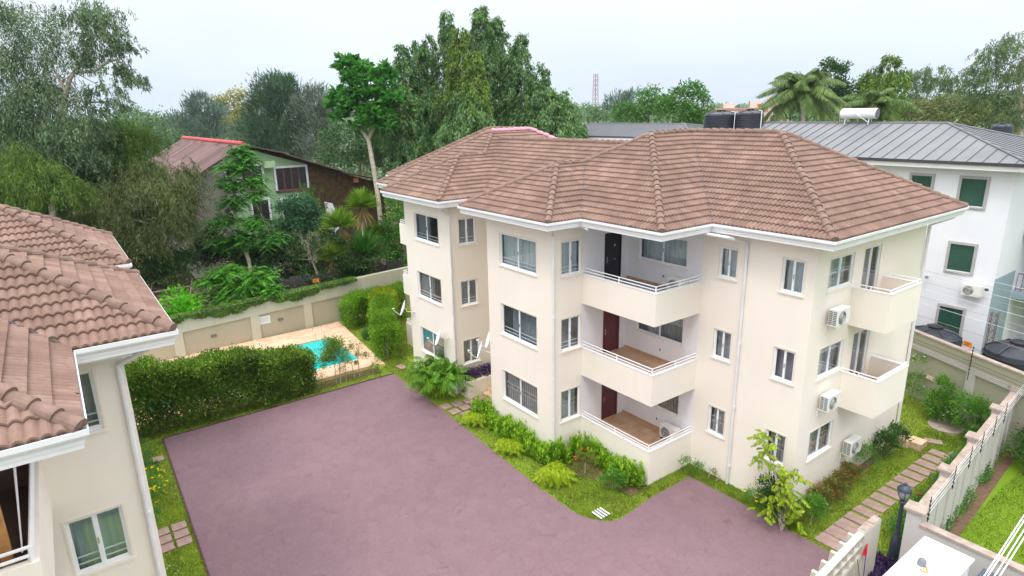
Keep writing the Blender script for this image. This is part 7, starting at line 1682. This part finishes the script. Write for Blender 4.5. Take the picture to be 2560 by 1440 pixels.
def rosette_palm(label, mk, x, y, h, R, nf, grp=None, stems=1, k=22, ll=.3, name='areca_palm', droop=.55):
    lv = Leaves(); loc = (x, y, 0); mb = MB(); root = thing(name, label, 'palm', loc, grp)
    for s in range(stems):
        a = 6.283 * s / max(1, stems) + .4; r0 = .0 if stems == 1 else R * .16; bx, by = x + math.cos(a) * r0, y + math.sin(a) * r0; lean = np.array((math.cos(a), math.sin(a), 0)) * (.0 if stems == 1 else R * .22)
        top = np.array((bx, by, h * (.25 if stems == 1 else rng.uniform(.28, .45)))) + lean
        if stems > 1: mb.tube([(bx - x, by - y, -.05), tuple(top - np.array(loc))], [.04, .03], 6)
        az = np.arange(nf) * 2.399 + a; el = np.linspace(1.35, .25, nf); d = np.stack([np.cos(az) * np.cos(el), np.sin(az) * np.cos(el), np.sin(el)], 1)
        Lf = R * rng.uniform(.85, 1.15, nf) * (1.0 if stems == 1 else 1.1); frond(lv, np.tile(top, (nf, 1)), d, Lf, k, ll, .015 if h < 2 else .035, droop, False)
        for i in range(nf):
            mb.tube([tuple(top + d[i] * t * Lf[i] - np.array((0, 0, droop * t * t * Lf[i])) - np.array(loc)) for t in (0, .33, .66, 1)], [.02, .015, .01, .004], 4)
    lv.build('fronds', LM[mk], root, loc); o = mb.build('stalks', LM['SAGO'], root); o['kind'] = 'stuff'
rosette_palm('large feathery palm clump in front of the entrance corner', 'ARECA', -7.85, -.75, 2.9, 1.5, 13, stems=9, k=30, ll=.36)
rosette_palm('small yellow green feathery palm nearest the entrance slabs', 'SAGO', -4.35, -.98, 0.85, .52, 28, 'small feathery palms along the drive', stems=2, ll=.24, k=40, droop=.8)
rosette_palm('small yellow green feathery palm in the middle of the grass strip', 'SAGO', -1.42, -1.18, 0.85, .52, 28, 'small feathery palms along the drive', stems=2, ll=.24, k=40, droop=.8)
rosette_palm('largest of the small feathery palms, nearest the drive bend', 'SAGO', 1.22, -.95, 1.0, .66, 30, 'small feathery palms along the drive', stems=3, ll=.26, k=44, droop=.8)
shrub('shrub', 'loose low green shrub left of the large palm clump', 'SHRUB', [(-9.3, -.6, .3, .5, .35), (-8.8, -.9, .3, .4, .3)], .11, 700)
def croton_row():
    root = thing('hedge', 'low row of upright lime green leafy plants round the foot of the cream bay', 'hedge', (-1, -.5, 0)); lv = Leaves()
    pts = []
    for a, b in (((-5.0, -.32), (-3.2, -.42)), ((-3.2, -.42), (0.25, -.42)), ((.25, -.42), (.45, .3)), ((.45, .3), (.55, 1.12)), ((.7, 1.1), (3.5, 1.12))):
        L = math.dist(a, b)
        for i in range(int(L * 62)): pts.append((a[0] + (b[0] - a[0]) * rng.uniform(), a[1] + (b[1] - a[1]) * rng.uniform() if a[0] == b[0] else a[1] + (b[1] - a[1]) * .5))
    P = np.array(pts) + rng.normal(size=(len(pts), 2)) * .17; h = rng.uniform(.35, .78, len(P)) * (1 + .2 * np.sin(P[:, 0] * 2.3)); k = 30
    si = np.repeat(np.arange(len(P)), k); t = rng.uniform(.08, 1, len(si)); a = rng.uniform(0, 6.283, len(si)); r = .13 * (1.15 - t)
    Q = np.stack([P[si, 0] + np.cos(a) * r * .4, P[si, 1] + np.sin(a) * r * .4, h[si] * t], 1); D = np.stack([np.cos(a), np.sin(a), .3 + 1.6 * t], 1)
    lv.add(Q, D, .17 * rng.uniform(.7, 1.2, len(si)), .06, np.stack([-np.cos(a) * .6, -np.sin(a) * .6, np.ones(len(si))], 1)); lv.build('foliage', LM['CROTON'], root, (-1, -.5, 0))
croton_row()
shrub('shrub', 'thin shrub with red flowers in the lawn below the corner balcony', 'IXORA', [(1.6, .22, .55, .38, .4)], .06, 1500, [((1.6, .2, -.05), (1.6, .2, .5))], flowers=('FLOWERR', 6, .07), cat='flowering shrub')
shrub('shrub', 'round clipped green shrub beside the balcony corner', 'SHRUB', [(2.95, .32, .38, .50, .34), (3.1, .2, .5, .35, .25)], .085, 1900, [((2.95, .3, -.05), (2.95, .3, .3))])
shrub('shrub', 'small white-flowering shrub in the angle of the balcony and the wall', 'SHRUB', [(4.05, 3.45, .28, .42, .3)], .075, 1500, flowers=('FLOWERW', 9, .05), cat='flowering shrub')
shrub('shrub', 'scrawny dry shrub against the wall right of the white-flowering one', 'IXORA', [(4.75, 3.62, .22, .24, .22), (5.05, 3.66, .16, .16, .14)], .06, 700, [((4.7, 3.6, -.05), (4.75, 3.65, .4)), ((5.0, 3.65, -.05), (5.15, 3.68, .3))])
shrub('shrub', 'spreading shrub with yellow trumpet flowers at the corner wall', 'SHRUB', [(6.75, 3.45, .4, .4, .38), (7.05, 3.25, .5, .35, .4)], .07, 1500, flowers=('FLOWERY', 14, .07), cat='flowering shrub')
shrub('shrub', 'dense dark leafy shrub behind the yellow-leaved sapling at the corner', 'SHRUBD', [(7.35, 3.25, .6, .52, .6), (7.45, 3.15, 1.15, .45, .45), (7.8, 3.2, .6, .45, .5)], .1, 1700, [((7.4, 3.2, -.05), (7.4, 3.2, .8))])
def sapling():
    loc = (8.05, 2.95, 0); root = thing('sapling', 'tall yellow green sapling with fern-like leaves at the corner of the block', 'small tree', loc); lv = Leaves()
    tips = [(7.75, 2.85, 1.3), (8.2, 3.15, 1.5), (7.95, 3.2, 1.85), (7.5, 3.0, 2.2), (7.25, 3.1, 2.7), (6.95, 3.1, 3.0), (8.3, 2.9, 1.0), (7.7, 2.75, .7), (8.2, 3.1, 1.95), (7.9, 3.0, 1.5), (7.1, 2.9, 2.2), (8.35, 3.1, .6)]
    mb = MB()
    for x, y, z in tips:
        mb.tube([(0, 0, -.05), ((x - loc[0]) * .3, (y - loc[1]) * .3, z * .5), (x - loc[0], y - loc[1], z)], [.035, .02, .008], 5)
        nf = 9; az = rng.uniform(0, 6.283, nf); d = np.stack([np.cos(az), np.sin(az), rng.uniform(-.3, .9, nf)], 1); frond(lv, np.array((x, y, z)) + rng.normal(size=(nf, 3)) * .16, d, .34 * rng.uniform(.8, 1.2, nf), 7, .17, .07, .7, False)
    lv.build('crown', leaf_mat('leaf_sapling', [(130, 164, 38), (168, 190, 50), (196, 206, 70)], .4, .45, 1.5), root, loc); mb.build('trunk', BARKP, root)
sapling()
shrub('shrub', 'round bright green shrub at the foot of the side wall corner', 'SHRUB', [(8.42, 3.95, .48, .48, .42), (8.35, 4.2, .6, .4, .35)], .07, 2600, [((8.5, 3.9, -.05), (8.5, 3.95, .35))])
for i, (x, y, r) in enumerate(((8.22, 5.0, .42), (8.18, 5.75, .45), (8.12, 6.5, .40), (8.10, 7.3, .42))): shrub('shrub', ['reddish ixora bush next to the round bright green shrub', 'reddish ixora bush below the wide ground floor window', 'reddish ixora bush left of the lowest air conditioner', 'dark ixora bush right under the lowest air conditioner'][i], 'IXORA', [(x, y, .36, r, .36), (x + .1, y + .2, .45, r * .7, .25)], .075, 3400, flowers=('FLOWERR', 7, .045), cat='flowering shrub')
shrub('shrub', 'neat round green shrub right of the lowest air conditioner', 'SHRUB', [(8.02, 8.75, .48, .55, .46)], .06, 3200)
shrub('shrub', 'dark glossy leaved shrub growing over the sandstone blocks', 'SHRUBD', [(7.95, 10.2, .7, .62, .4), (8.0, 11.0, .75, .5, .3), (7.9, 9.7, .4, .4, .3)], .11, 1500, [((8.1, 10.5, -.05), (8.0, 10.3, .6)), ((8.15, 10.8, -.05), (8.1, 11.0, .7))])
hedge('low green border along the foot of the pale garden wall', 'MGREEN2', [(11.0, 5.2, .42), (10.75, 8.3, .42), (10.45, 11.5, .42), (10.15, 14.0, .42)], .85, .42, .07, 1500, .0, .1)
shrub('shrub', 'tall weedy plants with red flowers behind the lamp post', 'MGREEN2', [(10.55, 6.0, .4, .45, .4), (10.4, 7.0, .4, .4, .4)], .08, 900, flowers=('FLOWERR', 6, .08), cat='flowering shrub')
shrub('shrub', 'climbing white rose shrub on the grey back wall', 'SHRUB', [(6.55, 16.1, .5, .6, .45), (6.6, 16.25, 1.15, .5, .22), (6.5, 16.4, 2.0, .3, .28)], .09, 900, [((6.6, 16.3, -.05), (6.6, 16.3, 1.1), (6.5, 16.4, 2.1)), ((6.6, 16.3, 1.3), (7.4, 16.0, 2.1))], flowers=('FLOWERW', 10, .07), cat='flowering shrub')
shrub('shrub', 'tall leafy bush at the back wall beside the bulkhead light', 'SHRUB', [(8.0, 15.4, .75, .75, .6), (7.95, 15.45, 1.45, .5, .35), (8.3, 15.1, .4, .6, .4)], .12, 1300, [((8.0, 15.4, -.05), (8.0, 15.4, 1.2))], flowers=('FLOWERW', 4, .07))
shrub('shrub', 'wide leafy bush in the corner of the two garden walls', 'SHRUB', [(9.25, 14.7, 1.25, .72, .38), (9.7, 14.4, 1.15, .5, .4), (9.4, 14.6, .5, .5, .4), (9.9, 14.0, .35, .4, .35)], .12, 1300, [((9.3, 14.7, -.05), (9.3, 14.7, 1.1)), ((9.6, 14.5, -.05), (9.6, 14.4, 1.1))])
for i, (x, y, z, r) in enumerate(((11.9, 13.6, .9, .9), (12.3, 15.0, 1.0, 1.0), (11.55, 14.9, .8, .7), (12.9, 12.6, .7, .8))): shrub('shrub', ['dark glossy bush on the neighbour lawn nearest the wall', 'large dark bush at the far end of the neighbour lawn', 'dark bush tucked into the far wall corner', 'dark bush with orange blossom at the right picture edge'][i], 'SHRUBD', [(x, y, z * .75, r, z * .8), (x + .2, y - .2, z * .6, r * .8, z * .6)], .1, 1500, flowers=('FLOWERR', 3, .07) if i == 3 else None)
shrub('shrub', 'yellow-flowering bush in the grass strip beside the left block', 'SHRUB', [(-7.6, -13.2, .45, .42, .4), (-6.9, -13.25, .42, .42, .38), (-6.2, -13.3, .4, .38, .35)], .07, 1900, flowers=('FLOWERY', 42, .075), cat='flowering shrub')
shrub('shrub', 'young pale green bush between the hedge and the yellow flowers', 'MGREEN', [(-10.6, -13.2, .35, .3, .4), (-9.6, -13.2, .32, .4, .32), (-8.7, -13.2, .35, .4, .35)], .08, 1500)
shrub('shrub', 'small bush between the yellow flowers and the slabs', 'MGREEN2', [(-5.2, -13.45, .25, .3, .28), (-4.9, -13.55, .2, .2, .2)], .07, 1500)
shrub('shrub', 'little white-flowering plant beyond the slabs at the left block', 'SHRUB', [(-2.0, -13.35, .15, .25, .16)], .06, 1200, flowers=('FLOWERW', 5, .04), cat='flowering plant')
def purple(label, x0, x1, y0, y1, z, n, h, loc):
    root = thing('purple_plant', label, 'plant', loc, 'purple leaved plants'); lv = Leaves(); P = np.stack([rng.uniform(x0, x1, n), rng.uniform(y0, y1, n), z + rng.uniform(0, h, n)], 1); lv.add(P, rng.normal(size=(n, 3)) + np.array((0, 0, .6)), .15, .045, rng.normal(size=(n, 3))); lv.build('foliage', LM['PURPLE'], root, loc)
purple('purple leaved plants filling the entrance planter', -7.45, -6.7, .15, 2.25, .82, 1500, .32, (-7, 1, .8)); purple('low purple ground cover at the foot of the lamp post and gate house', 10.35, 12.1, 2.5, 4.1, -.02, 3600, .22, (11, 3.3, 0))
shrub('shrub', 'small dark shrub beside the entrance steps', 'SHRUBD', [(-6.95, -.2 + .5, .3, .3, .3)], .08, 1500)
# short grass over the lawns
def in_poly(P, poly):
    x, y = P[:, 0], P[:, 1]; ins = np.zeros(len(P), bool); j = len(poly) - 1
    for i in range(len(poly)):
        xi, yi = poly[i]; xj, yj = poly[j]; c = ((yi > y) != (yj > y)) & (x < (xj - xi) * (y - yi) / (yj - yi + 1e-12) + xi); ins ^= c; j = i
    return ins
def grass():
    regs = [((-6.5, 4.3), (-1.75, 0.5), 16000), ((.6, 4.4), (-1.7, 1.4), 9000), ((4.2, 10.9), (3.1, 6.5), 22000), ((3.6, 4.4), (.9, 3.9), 3500), ((4.0, 8.3), (3.1, 3.95), 4500), ((8.1, 11.0), (6.5, 16), 24000), ((6.3, 9.5), (11.9, 16.9), 9000), ((-13.1, -11.8), (-13.7, -1.2), 9000), ((-14, -7.6), (-1.3, .2), 9000), ((-20.5, -13), (-.9, 2.5), 9000), ((-11.7, -1), (-13.75, -12.36), 14000), ((11.6, 16), (3.8, 15), 30000)]
    pts = []
    for (x0, x1), (y0, y1), n in regs: pts.append(np.stack([rng.uniform(x0, x1, n), rng.uniform(y0, y1, n)], 1))
    P = np.concatenate(pts); bad = in_poly(P, DR)
    for poly in ([(8.93, 3.3), (9.68, 3.3), (9.72, 12.3), (8.97, 12.3)], [(-4.32, 0), (0, 0), (0, 1.45), (3.63, 1.45), (3.63, 3.88), (7.73, 3.88), (7.73, 11.6), (-19.5, 11.6), (-11.8, 0), (-7.4, 0), (-7.4, 3), (-4.32, 3)], ol, [(8.0, 14.1), (9.1, 14.1), (9.1, 15.4), (8.0, 15.4)]): bad |= in_poly(P, poly)
    P = P[~bad]; n = len(P); P = np.stack([P[:, 0], P[:, 1], np.full(n, -.03)], 1); d = rng.normal(size=(n, 3)) * .6; d[:, 2] = 1
    lv = Leaves(); lv.add(P, d, rng.uniform(.04, .10, n), .022, rng.normal(size=(n, 3))); o = lv.build('grass', LM['GRASS']); tag(o, 'short rough grass on the lawns', 'grass', kind='stuff')
grass()
# far woodland that closes the view between the nearer trees
def woodland():
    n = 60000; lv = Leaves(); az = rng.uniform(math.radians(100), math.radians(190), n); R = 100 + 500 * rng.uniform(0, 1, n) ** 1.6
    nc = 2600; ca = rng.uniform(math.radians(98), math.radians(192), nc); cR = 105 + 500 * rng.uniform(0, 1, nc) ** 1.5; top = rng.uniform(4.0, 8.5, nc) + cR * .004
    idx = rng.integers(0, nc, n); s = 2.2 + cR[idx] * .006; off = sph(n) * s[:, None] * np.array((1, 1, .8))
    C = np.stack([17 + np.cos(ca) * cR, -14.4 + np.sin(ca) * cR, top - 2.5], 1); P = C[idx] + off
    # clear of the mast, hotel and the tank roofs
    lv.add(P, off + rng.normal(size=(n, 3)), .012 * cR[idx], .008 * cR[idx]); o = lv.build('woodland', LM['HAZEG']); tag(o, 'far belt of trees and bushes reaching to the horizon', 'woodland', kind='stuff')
woodland()
def haze():
    t = bpy.data.materials.new('haze_air'); t.use_nodes = True; nt = t.node_tree; nt.nodes.clear(); out = nt.nodes.new('ShaderNodeOutputMaterial'); v = nt.nodes.new('ShaderNodeVolumePrincipled')
    v.inputs['Color'].default_value = (.86, .92, 1.0, 1); v.inputs['Density'].default_value = HAZE; v.inputs['Anisotropy'].default_value = .1; nt.links.new(v.outputs[0], out.inputs['Volume'])
    o = MB().box(-900, 200, -600, 900, -1.2, 34).build('haze', t); tag(o, 'thin pale haze over the whole place', 'haze', kind='stuff')
HAZE = 0.0002
haze()
